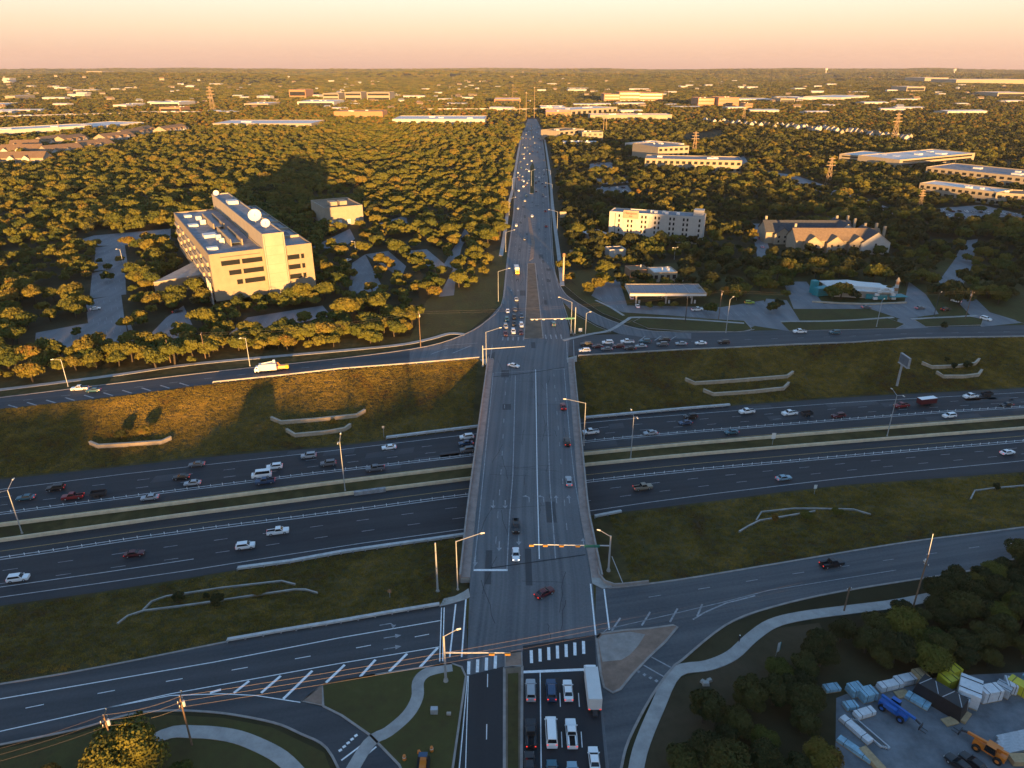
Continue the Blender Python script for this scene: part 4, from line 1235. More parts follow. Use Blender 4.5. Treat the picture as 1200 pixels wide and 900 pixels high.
# office complexes and far buildings: label, front px line, height px, depth m, walls, roof, floors, cols
FB = [
 ("long three-storey stone office wing at the right, the farthest of the three", (982,191),(1062,199), 9, 60, 'cream', 'roof_white', 3, 1),
 ("white-roofed office wing ending the farthest row at the right edge trees", (1052,200),(1140,191), 10, 55, 'cream', 'roof_white', 3, 1),
 ("pillared parking structure with a flat grey roof at the right edge", (1083,208),(1204,222), 11, 60, 'cream', 'roof_grey', 2, 14),
 ("white-roofed two-storey office in front of the pillared parking structure", (1075,228),(1166,240), 12, 28, 'cream', 'roof_white', 2, 12),
 ("cream office cut off by the right edge of the photo", (1164,240),(1240,244), 12, 26, 'cream', 'roof_tan', 2, 8),
 ("yellow-lit three-storey office with a dark glazed left side beyond the hotel", (770,191),(806,189), 15, 60, 'cream', 'roof_grey', 3, 6),
 ("grey-roofed long office in front of the yellow-lit three-storey office", (755,200),(868,203), 12, 40, 'cream', 'roof_grey', 2, 16),
 ("flat white office beyond the yellow-lit office, left of it", (732,176),(770,180), 7, 60, 'white_wall', 'roof_white', 2, 1),
 ("cream villa-like office with hipped pink roof at the end of the avenue", (655,165),(684,162), 9, 40, 'cream', 'roof_tan', 2, 5),
 ("cream office right of the hipped pink roof near the avenue", (683,167),(705,165), 9, 30, 'cream', 'roof_tan', 2, 4),
 ("low pale row in front of the two cream offices near the avenue", (660,170),(700,170), 3, 20, 'white_wall', 'roof_white', 0, 0),
 ("long low tan building with big dark bays right of the avenue's end", (640,139),(668,138), 6, 60, 'brick_red', 'roof_white', 1, 5),
 ("white-roofed long building with dark bays beyond the tan one", (669,138),(723,134), 7, 80, 'cream', 'roof_white', 1, 9),
 ("long thin white-topped building behind the yellow meadow on the right", (693,143),(784,141), 6, 50, 'cream', 'roof_white', 1, 4),
 ("leftmost of the three orange brick blocks beyond the meadow", (709,121),(726,120), 8, 90, 'brick_red', 'roof_tan', 3, 1),
 ("middle one of the three orange brick blocks beyond the meadow", (727,121),(748,120), 10, 90, 'brick_red', 'roof_tan', 3, 1),
 ("rightmost of the three orange brick blocks beyond the meadow", (750,121),(774,120), 9, 90, 'brick_red', 'roof_tan', 3, 1),
 ("darker red of the two brick blocks left of the tall mast", (815,126),(839,127), 9, 90, 'brick_red', 'roof_tan', 3, 1),
 ("lighter of the two brick blocks left of the tall mast", (841,127),(865,127), 10, 90, 'brick_red', 'roof_tan', 3, 1),
 ("small tan block right beside the tall mast", (868,129),(887,131), 7, 60, 'brick_red', 'roof_tan', 2, 1),
 ("small bright block standing alone in the far right woods", (914,122),(931,122), 5, 80, 'cream', 'roof_tan', 1, 1),
 ("pale blue-roofed sheds left of the small bright block", (860,120),(905,119), 2.5, 120, 'white_wall', 'roof_white', 0, 0),
 ("long pale shed in the far right woods", (938,119),(972,118), 3, 120, 'white_wall', 'roof_white', 0, 0),
 ("second long pale shed in the far right woods, farther right", (985,119),(1018,116), 3.5, 140, 'white_wall', 'roof_white', 0, 0),
 ("bright slab among the far right woods under the skyline", (1060,108),(1085,108), 5, 150, 'cream', 'roof_white', 1, 1),
 ("long bright warehouse near the right skyline, left one of two", (1078,96),(1116,96), 4, 300, 'cream', 'roof_white', 0, 0),
 ("long bright warehouse near the right skyline, right one of two", (1140,99),(1195,99), 5, 300, 'cream', 'roof_white', 0, 0),
 ("bright low block at the far right edge of the woods", (1168,115),(1210,115), 5, 150, 'cream', 'roof_white', 1, 1),
 ("huge low warehouse with a speckled white roof in the left woods", (245,151),(367,150), 4.5, 110, 'cream', 'roof_white', 0, 0),
 ("white warehouse with low gables beside the end of the avenue", (460,146),(568,146), 5, 120, 'white_wall', 'roof_white', 0, 0),
 ("yellow-lit long block left of the white gabled warehouse", (390,140),(450,139), 7, 70, 'brick_red', 'roof_tan', 0, 0),
 ("long white-roofed mall stretching along the left edge", (-20,162),(110,154), 6, 70, 'white_wall', 'roof_white', 0, 0),
 ("white-roofed store continuing the long mall to the right", (84,156),(170,148), 4, 90, 'white_wall', 'roof_white', 0, 0),
 ("pale long viaduct-like row behind the white-roofed mall", (-20,141),(150,136), 3, 30, 'cream', 'roof_white', 0, 0),
 ("pale long row continuing behind the huge speckled warehouse", (150,136),(240,134), 3, 30, 'cream', 'roof_white', 0, 0),
 ("white roofed store in the left middle distance beside a dark clump", (172,127),(215,126), 5, 120, 'white_wall', 'roof_white', 1, 1),
 ("tan low block just in front of the white roofed store at left", (184,134),(216,133), 6, 60, 'brick_red', 'roof_tan', 1, 1),
 ("low white store left of the white roofed store", (123,129),(158,127), 4, 120, 'white_wall', 'roof_white', 0, 0),
 ("white flat store in the centre-left middle distance", (346,126),(394,125), 5, 150, 'white_wall', 'roof_white', 1, 1),
 ("small cream store left of the white flat store in the centre-left", (283,127),(318,126), 4, 120, 'cream', 'roof_white', 1, 1),
 ("orange block with a pointed roof in the centre-left distance", (336,116),(362,115), 8, 120, 'brick_red', 'roof_tan', 1, 1),
 ("leftmost of the row of yellow blocks in the centre-left distance", (376,119),(400,118), 7, 120, 'cream', 'roof_tan', 2, 1),
 ("middle one of the row of yellow blocks in the centre-left distance", (402,119),(426,118), 8, 120, 'cream', 'roof_tan', 2, 1),
 ("rightmost of the row of yellow blocks in the centre-left distance", (428,119),(459,118), 8, 120, 'cream', 'roof_tan', 2, 1),
 ("orange-lit block beyond the end of the avenue, left of the tall poles", (579,123),(610,122), 5, 120, 'brick_red', 'roof_white', 1, 1),
 ("long pale elevated road-like building across the end of the avenue", (500,132),(632,131), 3, 25, 'cream', 'roof_white', 0, 0),
 ("pale store right of the poles at the end of the avenue", (634,131),(662,130), 4, 90, 'white_wall', 'roof_white', 0, 0),
 ("pale hilltop campus block on the left skyline", (98,87.5),(124,87.5), 3, 300, 'cream', 'roof_white', 0, 0),
 ("long pale hilltop terrace on the left skyline, right of the campus block", (139,89),(180,89), 2.5, 300, 'cream', 'roof_white', 0, 0),
 ("single bright tower block on the far left hillside", (5,98),(12,98), 5, 60, 'white_wall', 'roof_white', 0, 0),
 ("pale block low on the far left edge", (0,118),(25,117), 4, 120, 'cream', 'roof_white', 0, 0),
 ("second pale block low on the far left, with a white roof", (0,127),(22,124), 3, 120, 'white_wall', 'roof_white', 0, 0),
]
def far_ground(x, y):
    z = 0.0
    p = gp(x, y)
    for _ in range(12):
        if p.y < 0 or p.y > 15500:
            p = Vector((p.x, 9000, 0)); 
        z = hillz(p.x, p.y)
        q = gp(x, y, z)
        if q.y < 0: q = Vector((p.x, 12000, z))
        p = Vector(((p.x + q.x) / 2, (p.y + q.y) / 2, z))
    return p
for i, (lab, a, b, hp, dep, wl, rf, fl, co) in enumerate(FB):
    pa, pb = far_ground(*a), far_ground(*b)
    d = (pa.y + pb.y) / 2
    if abs(a[1] - b[1]) < 3 and d > 1200:
        pa.y = pb.y = d
    zb = min(pa.z, pb.z) - 0.5
    h = hp / F * (d / CP) * 1.0
    h = max(3.0, min(h, 42))
    block("office_building" if fl else "warehouse", lab, (pa.x, pa.y), (pb.x, pb.y), h, dep, wl, rf, None, "building", fl, co, 3 if d < 2500 else 0, base=zb, seed=i)

# apartment houses with brown pitched roofs at left
for i, (x, y, w, lab) in enumerate(((-10,193,62,"nearest brown-roofed apartment house at the left edge"), (0,183,48,"second brown-roofed apartment house at the left edge, behind the nearest"), (12,177,34,"third brown-roofed apartment house at the left edge, farthest of the stack"),
       (58,184,42,"brown-roofed apartment house with pale gables right of the left-edge stack"), (100,178,36,"brown-roofed apartment house with many small gables at the wood's edge"),
       (56,172,30,"brown-roofed house behind the gabled apartments, left one"), (80,171,26,"brown-roofed house behind the gabled apartments, right one"), (126,168,34,"orange-brown roof half hidden by the oak wood, left one"),
       (150,163,26,"orange-brown roof half hidden by the oak wood, middle one"), (166,160,18,"orange-brown roof half hidden by the oak wood, right one"), (196,158,26,"last orange-brown roof before the speckled warehouse"))):
    p, q = gp(x, y), gp(x + w, y - (4 if i > 2 else 1))
    t = thing("apartment_house", lab, "house", (p.x, p.y, 0), math.atan2(q.y - p.y, q.x - p.x), "brown-roofed apartment houses")
    L_ = (q - p).length
    gable_house(t, 0, L_, 0, 26, 7.5, 6.5, 'cream', 'roof_brown')
    for k in range(max(2, int(L_ / 18))):
        gx = 3 + k * 17
        if gx + 9 < L_:
            gable_house(t, gx, gx + 9, -3, 8, 6.8, 3.8, 'white_wall', 'roof_brown', 'y')
            MB().box((gx + 4.5, -3.05, 3.4), (2.2, 0.12, 3.6)).build("window", M['window'], t)

# ------------------------------------------------------------------ street lamps, signals, poles, wires
def lamp(label, bx, by, ty, arms, z=None, group="street lamps", alen=3.5, r=0.16, mt='steel', name="street_lamp"):
    """pole from its foot pixel up to the row of its top; arms: list of (direction in map degrees, length, rise)"""
    p = gp(bx, by)
    if z is not None:
        p = gp(bx, by, z)
    else:
        for _ in range(6):
            p = gp(bx, by, zg(p.x, p.y))
    h = max(3.0, min(30, zat(p.x, p.y, ty) - p.z))
    t = thing(name, label, "lamp", tuple(p), 0, group)
    MB().tube((0, 0, 0), (0, 0, h), r, r * 0.6, 8).build("pole", M[mt], t)
    MB().tube((0, 0, 0), (0, 0, 0.35), r * 2.0, r * 1.7, 8).build("base", M['concrete'], t)
    for ang, ln, rise in arms:
        a = math.radians(ang)
        e = (math.cos(a) * ln, math.sin(a) * ln, h + rise)
        ab = MB().tube((0, 0, h - 0.15), e, 0.075, 0.06, 6).build("arm", M[mt], t)
        f = (e[0] + math.cos(a) * 0.9, e[1] + math.sin(a) * 0.9, e[2])
        MB().tube(e, f, 0.2, 0.13, 6).build("lamp_head", M['lamp_glass'], ab)
    return t
lamp("double-armed highway lamp on the median at the left edge", 26, 625, 574, [(95, 3, 1.2), (275, 3, 1.2)], ZH)
lamp("sunlit double-armed highway lamp on the median left of the bridge", 404.5, 575, 517, [(95, 2.6, 1), (275, 2.6, 1)], ZH)
lamp("double-armed highway lamp on the median just right of the bridge", 739, 537, 488, [(100, 2.6, 1), (280, 2.6, 1)], ZH)
lamp("double-armed highway lamp on the median below the billboard", 1039.5, 511, 463, [(100, 2.6, 1), (280, 2.6, 1)], ZH)
lamp("lamp with a short arm beside the far frontage road at the left edge", 80, 453, 421, [(215, 2.2, .5)])
lamp("plain lamp beside the far frontage road near the white bucket truck", 293, 429, 396, [(215, 1.6, .3)])
lamp("sunlit lamp reaching over the bridge's near left end", 536.5, 691, 634, [(12, 5.5, 1.2)], 0)
lamp("lamp leaning over the bridge's right parapet at mid-span", 684, 522, 472, [(175, 6.0, 1.0)], 0)
lamp("lamp with a long arm on the left kerb of the north avenue, nearest the crossing", 584, 353, 318, [(20, 5.5, 1.0)])
lamp("lamp on the left kerb of the north avenue, by the yellow-cabbed truck", 592.7, 295, 272, [(20, 5.5, 1.0)])
lamp("lamp on the left kerb of the north avenue, by the pale side street", 596.6, 252, 233, [(20, 5.0, 1.0)])
lamp("lamp on the left kerb of the north avenue, among the sunlit oaks", 600.5, 222, 209, [(20, 5, 1)])
lamp("lamp on the right kerb of the north avenue, nearest the crossing", 652.8, 276, 248, [(160, 6, 1)])
lamp("lamp on the right kerb of the north avenue, before the grass median ends", 647, 231, 216, [(160, 6, 1)])
lamp("lamp on the right kerb of the north avenue, far up", 645, 212, 200, [(160, 4, 1)])
lamp("double lamp in the grass median of the north avenue", 622.6, 218, 200, [(25, 3.5, 1), (155, 3.5, 1)])
lamp("lamp with a curved arm left of the far crossing", 570, 431, 389, [(15, 5.5, 1.2)])
lamp("short lamp on the lawn right of the far crossing", 686, 393, 367, [(20, 1.5, .4)])
lamp("lamp beside the frontage road in front of the filling station", 850.5, 390, 351, [(40, 2.0, .8)])
lamp("slim lamp in front of the teal restaurant", 1027, 383, 352, [(40, 1.6, .4)])
lamp("slim dark lamp post by the restaurant driveway", 1094, 372, 344, [(40, 1.6, .4)], mt='dark_metal')
lamp("lamp in the left woodland car park", 145, 312, 292, [(200, 1.4, .2)])
lamp("lamp in the car park right of the office block", 417, 298, 283, [(200, 1.4, .2)])
lamp("lamp beside the car park in front of the white hotel", 790, 304, 290, [(20, 1.2, 0), (200, 1.2, 0)])

def signal_head(parent, x, y, z, m='signal_yellow'):
    h = MB()
    h.box((x, y, z), (1.05, 0.36, 0.4))
    o = h.build("signal_head", M[m], parent)
    v = MB()
    for k in (-.4, 0, .4):
        v.tube((x + k, y + .2, z), (x + k, y + .5, z), .17, .19, 8)
    v.build("visor", M['dark_metal'], o)
    return o
M['signal_yellow'] = mat("signal_yellow", (0.40, 0.20, 0.03), 0.5)
M['sign_green'] = mat("sign_green", (0.02, 0.15, 0.13), 0.5)
M['sign_white'] = mat("sign_white", (0.7, 0.7, 0.68), 0.5)
def mast(label, foot, top_y, tip, tip_y, heads, sign=None, lum=None, z=0.13, hm='signal_yellow'):
    p = gp(*foot, z)
    h = zat(p.x, p.y, top_y) - z
    t = thing("traffic_mast", label, "traffic signal", tuple(p), 0, "traffic signal masts")
    MB().tube((0, 0, 0), (0, 0, h), 0.26, 0.18, 10).build("pole", M['steel'], t)
    MB().tube((0, 0, 0), (0, 0, 0.5), 0.5, 0.42, 10).build("base", M['concrete'], t)
    # the arm's tip: same map row as given, at the arm's height
    ah = max(5.2, min(h - 0.3, 7.2))
    e = gp(tip, tip_y, z + ah + 0.4)
    e = Vector((e.x - p.x, e.y - p.y, ah + 0.4))
    arm = MB().tube((0, 0, ah), tuple(e), 0.17, 0.09, 8).build("mast_arm", M['steel'], t)
    for k in heads:
        q = Vector((0, 0, ah)).lerp(e, k)
        signal_head(t, q.x, q.y - 0.25, q.z - 0.1, hm)
    if sign:
        a, b = sign
        q0, q1 = Vector((0, 0, ah)).lerp(e, a), Vector((0, 0, ah)).lerp(e, b)
        MB().box(((q0.x + q1.x) / 2, (q0.y + q1.y) / 2 - 0.28, ah + 0.1), ((q1 - q0).length, 0.06, 0.75), math.atan2(q1.y - q0.y, q1.x - q0.x)).build("street_sign", M['sign_green'], t)
    if lum:
        a = math.radians(lum)
        l = MB().tube((0, 0, h - .2), (2.6 * math.cos(a), 2.6 * math.sin(a), h + .9), .07, .06, 6).build("lamp_arm", M['steel'], t)
        MB().tube((2.5 * math.cos(a), 2.5 * math.sin(a), h + .9), (3.3 * math.cos(a), 3.3 * math.sin(a), h + .95), .2, .14, 6).build("lamp_head", M['lamp_glass'], l)
    return t
mast("traffic mast with yellow signals and green sign at the near right bridge end", (713, 669), 628, 620, 638, (0.97, 0.8, 0.6, 0.4), (0.32, 0.13), 160)
mast("traffic mast with a lamp beside the curved path, its arm over the near left road", (522.5, 798), 745, 598, 765, (0.96, 0.72), None, 15)
mast("traffic mast left of the far crossing with a bare pale arm", (566, 429), 405, 615, 406, (), None, None)
mast("traffic mast right of the far crossing with a row of white-lit signals", (673.5, 391), 360, 621, 374, (0.95, 0.85, 0.7, 0.45, 0.3), (0.22, 0.02), None, hm='lamp_glass')
lamp("tall lamp beside the signal mast right of the far crossing", 669, 391, 354, [(160, 5.5, 1.6)])
lamp("sunlit bare steel post on the near left slope beside the bridge", 513, 693, 636, [], mt='steel', name="steel_post", r=0.24)
# fallen brace leaning at the near right corner
q = MB().tube(tuple(gp(717, 652, 3.2)), tuple(gp(731, 686, .2)), 0.09, 0.09, 6).build("guy_rod", M['steel']); tag(q, "thin steel brace slanting to the ground beside the near right traffic mast", "brace")

def upole(label, bx, by, ty, arms=((0.3, 2.6),), ang=12, r=0.19, m='wood_pole', trans=True):
    p = gp(bx, by)
    h = max(6.0, zat(p.x, p.y, ty))
    t = thing("utility_pole", label, "pole", (p.x, p.y, 0), math.radians(ang), "utility poles")
    MB().tube((0, 0, 0), (0, 0, h), r, r * 0.65, 8).build("pole", M[m], t)
    for d, w in arms:
        c = MB().box((0, 0, h - d - .3), (w, 0.16, 0.18)).build("crossarm", M['wood_pole'], t)
        for x in (-w * .45, 0, w * .45):
            MB().tube((x, 0, h - d - .2), (x, 0, h - d + .12), .07, .05, 6).build("insulator", M['lamp_glass'], c)
    if trans:
        MB().tube((0.36, -.2, h - 2.6), (0.36, -.2, h - 1.5), 0.28, 0.28, 10).build("transformer", M['white_metal'], t)
    return Vector((p.x, p.y, h))
U = {}
U['a'] = upole("sunlit utility pole rising out of the golden tree at the bottom left", 141, 900, 838, ((0, 2.8), (1.1, 2.2)), 100)
U['b'] = upole("dark utility pole with a lit top and transformer beside the curved sidewalk", 225, 873, 816, ((0, 2.6), (1.2, 2.0)), 100)
U['c'] = upole("dark utility pole with a tall lamp arm beside the near right frontage road", 1067, 722, 650, ((2, 1.6),), 100, trans=True)
U['d'] = upole("dark thin utility pole among the near right trees", 989, 716, 688, ((.3, 1.2),), 20, trans=False)
U['e'] = upole("wooden utility pole left of the far crossing, in the sunlit oaks", 493, 407, 365, ((0.3, 2.4),), 100)
U['f'] = upole("wooden utility pole in the tree row beside the left frontage sidewalk", 241, 420, 390, ((0.3, 2.2),), 100, trans=False)
U['g'] = upole("sunlit wooden pole in front of the filling station", 842, 374, 340, ((0.3, 2.4),), 100)
U['h'] = upole("dark post standing at the kerb below the filling station canopy", 803, 377, 349, (), 0, m='dark_metal', trans=False)
U['i'] = upole("wooden pole at the corner of the side road beyond the restaurant", 1131, 374, 341, ((0.3, 2.4),), 100)
U['j'] = upole("second thin pole in the sunlit tree row left of the bucket truck", 200, 425, 398, (), 0, trans=False)
sp = thing("sign_pole", "thick tall sunlit pole standing right of the north avenue", "pole", tuple(gp(660, 329)), 0)
MB().tube((0, 0, 0), (0, 0, 13.5), 0.55, 0.5, 10).build("pole", M['stone'], sp)
MB().tube((0, 0, 13.5), (0, 0, 15.5), 0.75, 0.75, 10).build("cap", M['brick_red'], sp)
la = MB().tube(tuple(U['c'] - Vector((0, 0, .2))), tuple(U['c'] + Vector((.7, 1.4, 4.2))), .07, .06, 6).build("lamp_arm", M['steel'])
tag(la, "bent steel lamp arm bolted to the dark pole at the near right frontage road", "lamp arm")
def wire(label, A, B, sag, r=0.015, n=14):
    m = MB()
    P = []
    for i in range(n + 1):
        t = i / n
        q = A.lerp(B, t); q.z -= sag * 4 * t * (1 - t)
        P.append(q)
    for a, b in zip(P, P[1:]):
        m.tube(tuple(a), tuple(b), r, r, 5, 0, False)
    return tag(m.build("power_line", M['wire']), label, "wire", "overhead wires")
M['wire'] = mat("wire_metal", (0.16, 0.13, 0.11), 0.5, metal=0.3)
e1 = gp(760, 752, 10.0)
far_r = Vector((60, 105, 11))
for k, (dz, lab) in enumerate(((0.1, "top"), (-1.1, "middle"), (-2.4, "lowest"))):
    wire(f"{lab} overhead wire between the two sunlit poles at the bottom left", U['a'] + Vector((.3, 0, dz)), U['b'] + Vector((.3, 0, dz)), 0.7)
    wire(f"{lab} overhead wire running from the dark pole across the near crossing", U['b'] + Vector((.3, 0, dz)), far_r + Vector((0, 12, dz)), 1.3)
    wire(f"{lab} overhead wire leaving the bottom left pole out of the picture", U['a'] + Vector((.3, 0, dz)), U['a'] + Vector((-24, -9, dz - 1)), 0.8)
ep = U['e']; gpz = U['g']; ip = U['i']; fp = U['f']
for k, dz in enumerate((0, -0.9)):
    n_ = ("upper", "lower")[k]
    wire(f"{n_} overhead wire crossing the far end of the bridge", ep + Vector((0, 0, dz)), gpz + Vector((0, 0, dz)), 2.2)
    wire(f"{n_} overhead wire from the filling station pole to the side road pole", gpz + Vector((0, 0, dz)), ip + Vector((0, 0, dz)), 1.6)
    wire(f"{n_} overhead wire from the side road pole out to the right edge", ip + Vector((0, 0, dz)), ip + Vector((90, 6, dz)), 1.6)
    wire(f"{n_} overhead wire above the sunlit tree row on the left", fp + Vector((0, 0, dz)), ep + Vector((0, 0, dz)), 2.0)

# billboard and small signs
bb = thing("billboard", "steel billboard on a single post at the foot of the right grass slope", "billboard", tuple(gp(1051, 452, -4.5)), math.radians(-88))
MB().tube((0, 0, 0), (0, 0, 9.5), 0.45, 0.4, 10).build("post", M['steel'], bb)
MB().box((1.2, 0, 11.2), (6.4, 0.7, 3.8)).build("panel", M['grey_metal'], bb)
MB().box((1.2, -0.39, 11.2), (5.8, 0.06, 3.2)).build("poster", M['solar'], bb)
MB().box((1.2, 0.39, 11.2), (5.8, 0.06, 3.2)).build("poster", M['solar'], bb)
MB().box((1.2, 0, 9.1), (6.4, 1.4, 0.15)).build("catwalk", M['steel'], bb)
def post_sign(label, x, y, z, h, w, hh, m, name="road_sign"):
    p = gp(x, y, z)
    t = thing(name, label, "sign", tuple(p), 0)
    MB().tube((0, 0, 0), (0, 0, h), 0.07, 0.07, 6).build("post", M['steel'], t)
    MB().box((0, -0.06, h - hh / 2), (w, 0.05, hh)).build("sign_panel", M[m], t)
post_sign("thin road sign in the grassy median right of the bridge", 905, 521, ZH, 4.4, 1.3, 2.2, 'sign_white')
post_sign("small road sign on the near right highway shoulder", 954, 579, ZH, 3.2, 0.9, 1.3, 'sign_white')
post_sign("small road sign near the left barrier of the far highway", 450, 513, ZH, 4.5, 0.8, 0.8, 'grey_metal')
post_sign("small blank marker sign beside the far right lawn path", 680, 390, 0, 2.2, 1.6, 1.6, 'sign_white')
post_sign("small round-lit sign on the near left slope by the bridge", 457, 700, -1, 2.2, 0.8, 0.8, 'brick_red')
post_sign("square sign by the trees right of the north avenue", 670, 302, 0, 5.0, 3.2, 3.0, 'cream', "shop_sign")
post_sign("lit pole sign on the tree edge right of the north avenue, farther up", 659.5, 262, 0, 9.0, 5.0, 4.5, 'cream', "shop_sign")
post_sign("pale notice at the wood's edge left of the north avenue", 584, 258, 0, 5.0, 4.5, 3.0, 'cream', "shop_sign")
post_sign("orange-lit notice in front of the filling station", 863, 352, 0, 5.5, 3.0, 1.8, 'signal_yellow', "shop_sign")
cb = MB().box((0, 0, .55), (1.3, .9, 1.1)).build("signal_cabinet", M['steel']); cb.location = gp(509, 835, .13); tag(cb, "small white utility box on the near traffic island lawn", "cabinet")
cb = MB().box((0, 0, .4), (.8, .4, .5)).build("meter_box", M['concrete']); cb.location = gp(526, 838, .13); tag(cb, "tiny pale meter box near the kerb of the island lawn", "box")
fl = thing("feather_flag", "white and blue feather flag stuck in the grass by the curving path", "flag", tuple(gp(909, 769)), 0.5)
MB().tube((0, 0, 0), (0, 0, 3.6), .03, .02, 6).build("pole", M['steel'], fl)
MB().prism([(0.02, -.02), (0.75, -.02), (0.75, .02), (0.02, .02)], 1.0, 3.4).build("cloth", M['sign_white'], fl)
MB().prism([(0.76, -.02), (0.95, -.02), (0.95, .02), (0.76, .02)], 1.3, 3.3).build("cloth_border", M['teal'], fl)

# ------------------------------------------------------------------ transmission towers and masts on the skyline
def pylon(label, bx, by, ty, w=None):
    p = far_ground(bx, by)
    h = max(10, min(70, zat(p.x, p.y, ty) - p.z))
    t = thing("transmission_tower", label, "pylon", tuple(p), 0, "steel pylons")
    b = h * 0.085; r = max(0.12, h * 0.006)
    top = b * 0.22
    m = MB()
    lv = [0, .22, .42, .6, .76, .9, 1]
    for i in range(len(lv) - 1):
        w0, w1 = b + (top - b) * lv[i], b + (top - b) * lv[i + 1]
        z0, z1 = lv[i] * h, lv[i + 1] * h
        for sx, sy, tx, ty_ in ((-1, -1, 1, -1), (1, -1, 1, 1), (1, 1, -1, 1), (-1, 1, -1, -1)):
            m.tube((sx * w0, sy * w0, z0), (sx * w1, sy * w1, z1), r, r, 4, 0, False)
            m.tube((sx * w0, sy * w0, z0), (tx * w1, ty_ * w1, z1), r * .6, r * .6, 4, 0, False)
    m.build("lattice", M['pylon'], t)
    for z, l in ((.7, .17), (.82, .15), (.94, .12)):
        MB().box((0, 0, z * h), (l * h * 2, r * 3, r * 3)).build("crossarm", M['pylon'], t)
M['pylon'] = mat("pylon_steel", (0.34, 0.24, 0.15), 0.7)
for a in (("sunlit lattice pylon beside the pale road left of the office complex", 970, 216, 184), ("lattice pylon in front of the white-roofed office at right", 1077, 246, 222), ("slim pylon standing in the far right oak woods", 1047, 166, 132),
          ("lattice pylon left of the meadow pond", 813, 182, 154), ("dark mast beside the brick blocks right of centre", 871, 142, 122), ("thin lattice pylon left of the huge speckled warehouse skyline", 250, 132, 101)):
    pylon(*a)
def pole_far(label, bx, by, ty, r=0.5, group="tall poles beyond the woods"):
    p = far_ground(bx, by)
    h = max(8, zat(p.x, p.y, ty) - p.z)
    o = MB().tube((0, 0, 0), (0, 0, h), r, r * .7, 6).build("tall_pole", M['pylon'])
    c = MB().box((0, 0, h - 1), (r * 5, r * 3, 2.2)).build("crossarm", M['pylon'], o)
    o.location = p
    tag(o, label, "pole", group)
for a in (("tallest dark pole at the end of the avenue, right one of the pair", 626, 140, 102), ("tall pole at the end of the avenue, left one of the pair", 616.5, 140, 108), ("shorter pole left of the pair at the avenue's end", 609, 136, 115), ("pole left of the pale elevated row at the avenue's end", 601, 124, 99),
          ("first of the twin poles beside the cream office right of the avenue", 707, 156, 134), ("second of the twin poles beside the cream office right of the avenue", 710, 156, 135), ("thin pole in the far woods left of the avenue", 530, 128, 112),
          ("pole in the woods above the orange brick blocks", 738, 113, 105), ("pole beyond the orange brick blocks, right one", 783, 116, 106), ("pole near the left mall with a lamp head", 72, 162, 142), ("pole left in the distance by the mall", 6, 134, 122),
          ("thin pole behind the small dark clump in the centre-left distance", 424, 116, 104)):
    pole_far(*a)
def watertower(label, x, y, ty):
    p = far_ground(x, y)
    h = max(25, zat(p.x, p.y, ty) - p.z)
    t = thing("water_tower", label, "water tower", tuple(p), 0, "water towers")
    MB().tube((0, 0, 0), (0, 0, h * .7), 6, 5, 8).build("stem", M['white_wall'], t)
    MB().tube((0, 0, h * .62), (0, 0, h), 16, 18, 12).build("tank", M['white_wall'], t)
watertower("white water tower on the right skyline, left one of two", 967.5, 86, 80); watertower("white water tower on the right skyline, right one of two", 1117.5, 87, 80.5)
watertower("small pale water tower on the skyline right of the avenue", 759, 81.5, 77)

# ------------------------------------------------------------------ vehicles (built facing +x, length along x)
PAINT = {}
for nm, c in dict(white=(0.86, 0.86, 0.85), silver=(0.36, 0.38, 0.40), grey=(0.13, 0.14, 0.155), black=(0.016, 0.017, 0.02), blue=(0.03, 0.07, 0.14), teal=(0.04, 0.13, 0.17), red=(0.22, 0.015, 0.02), maroon=(0.09, 0.012, 0.018), tan=(0.27, 0.22, 0.16), yellow=(0.75, 0.42, 0.02), orange=(0.65, 0.19, 0.02), ltblue=(0.25, 0.38, 0.45), lime=(0.35, 0.42, 0.05)).items():
    PAINT[nm] = mat("paint_" + nm, c, 0.28, spec=0.6)
BASEP = PAINT['white']

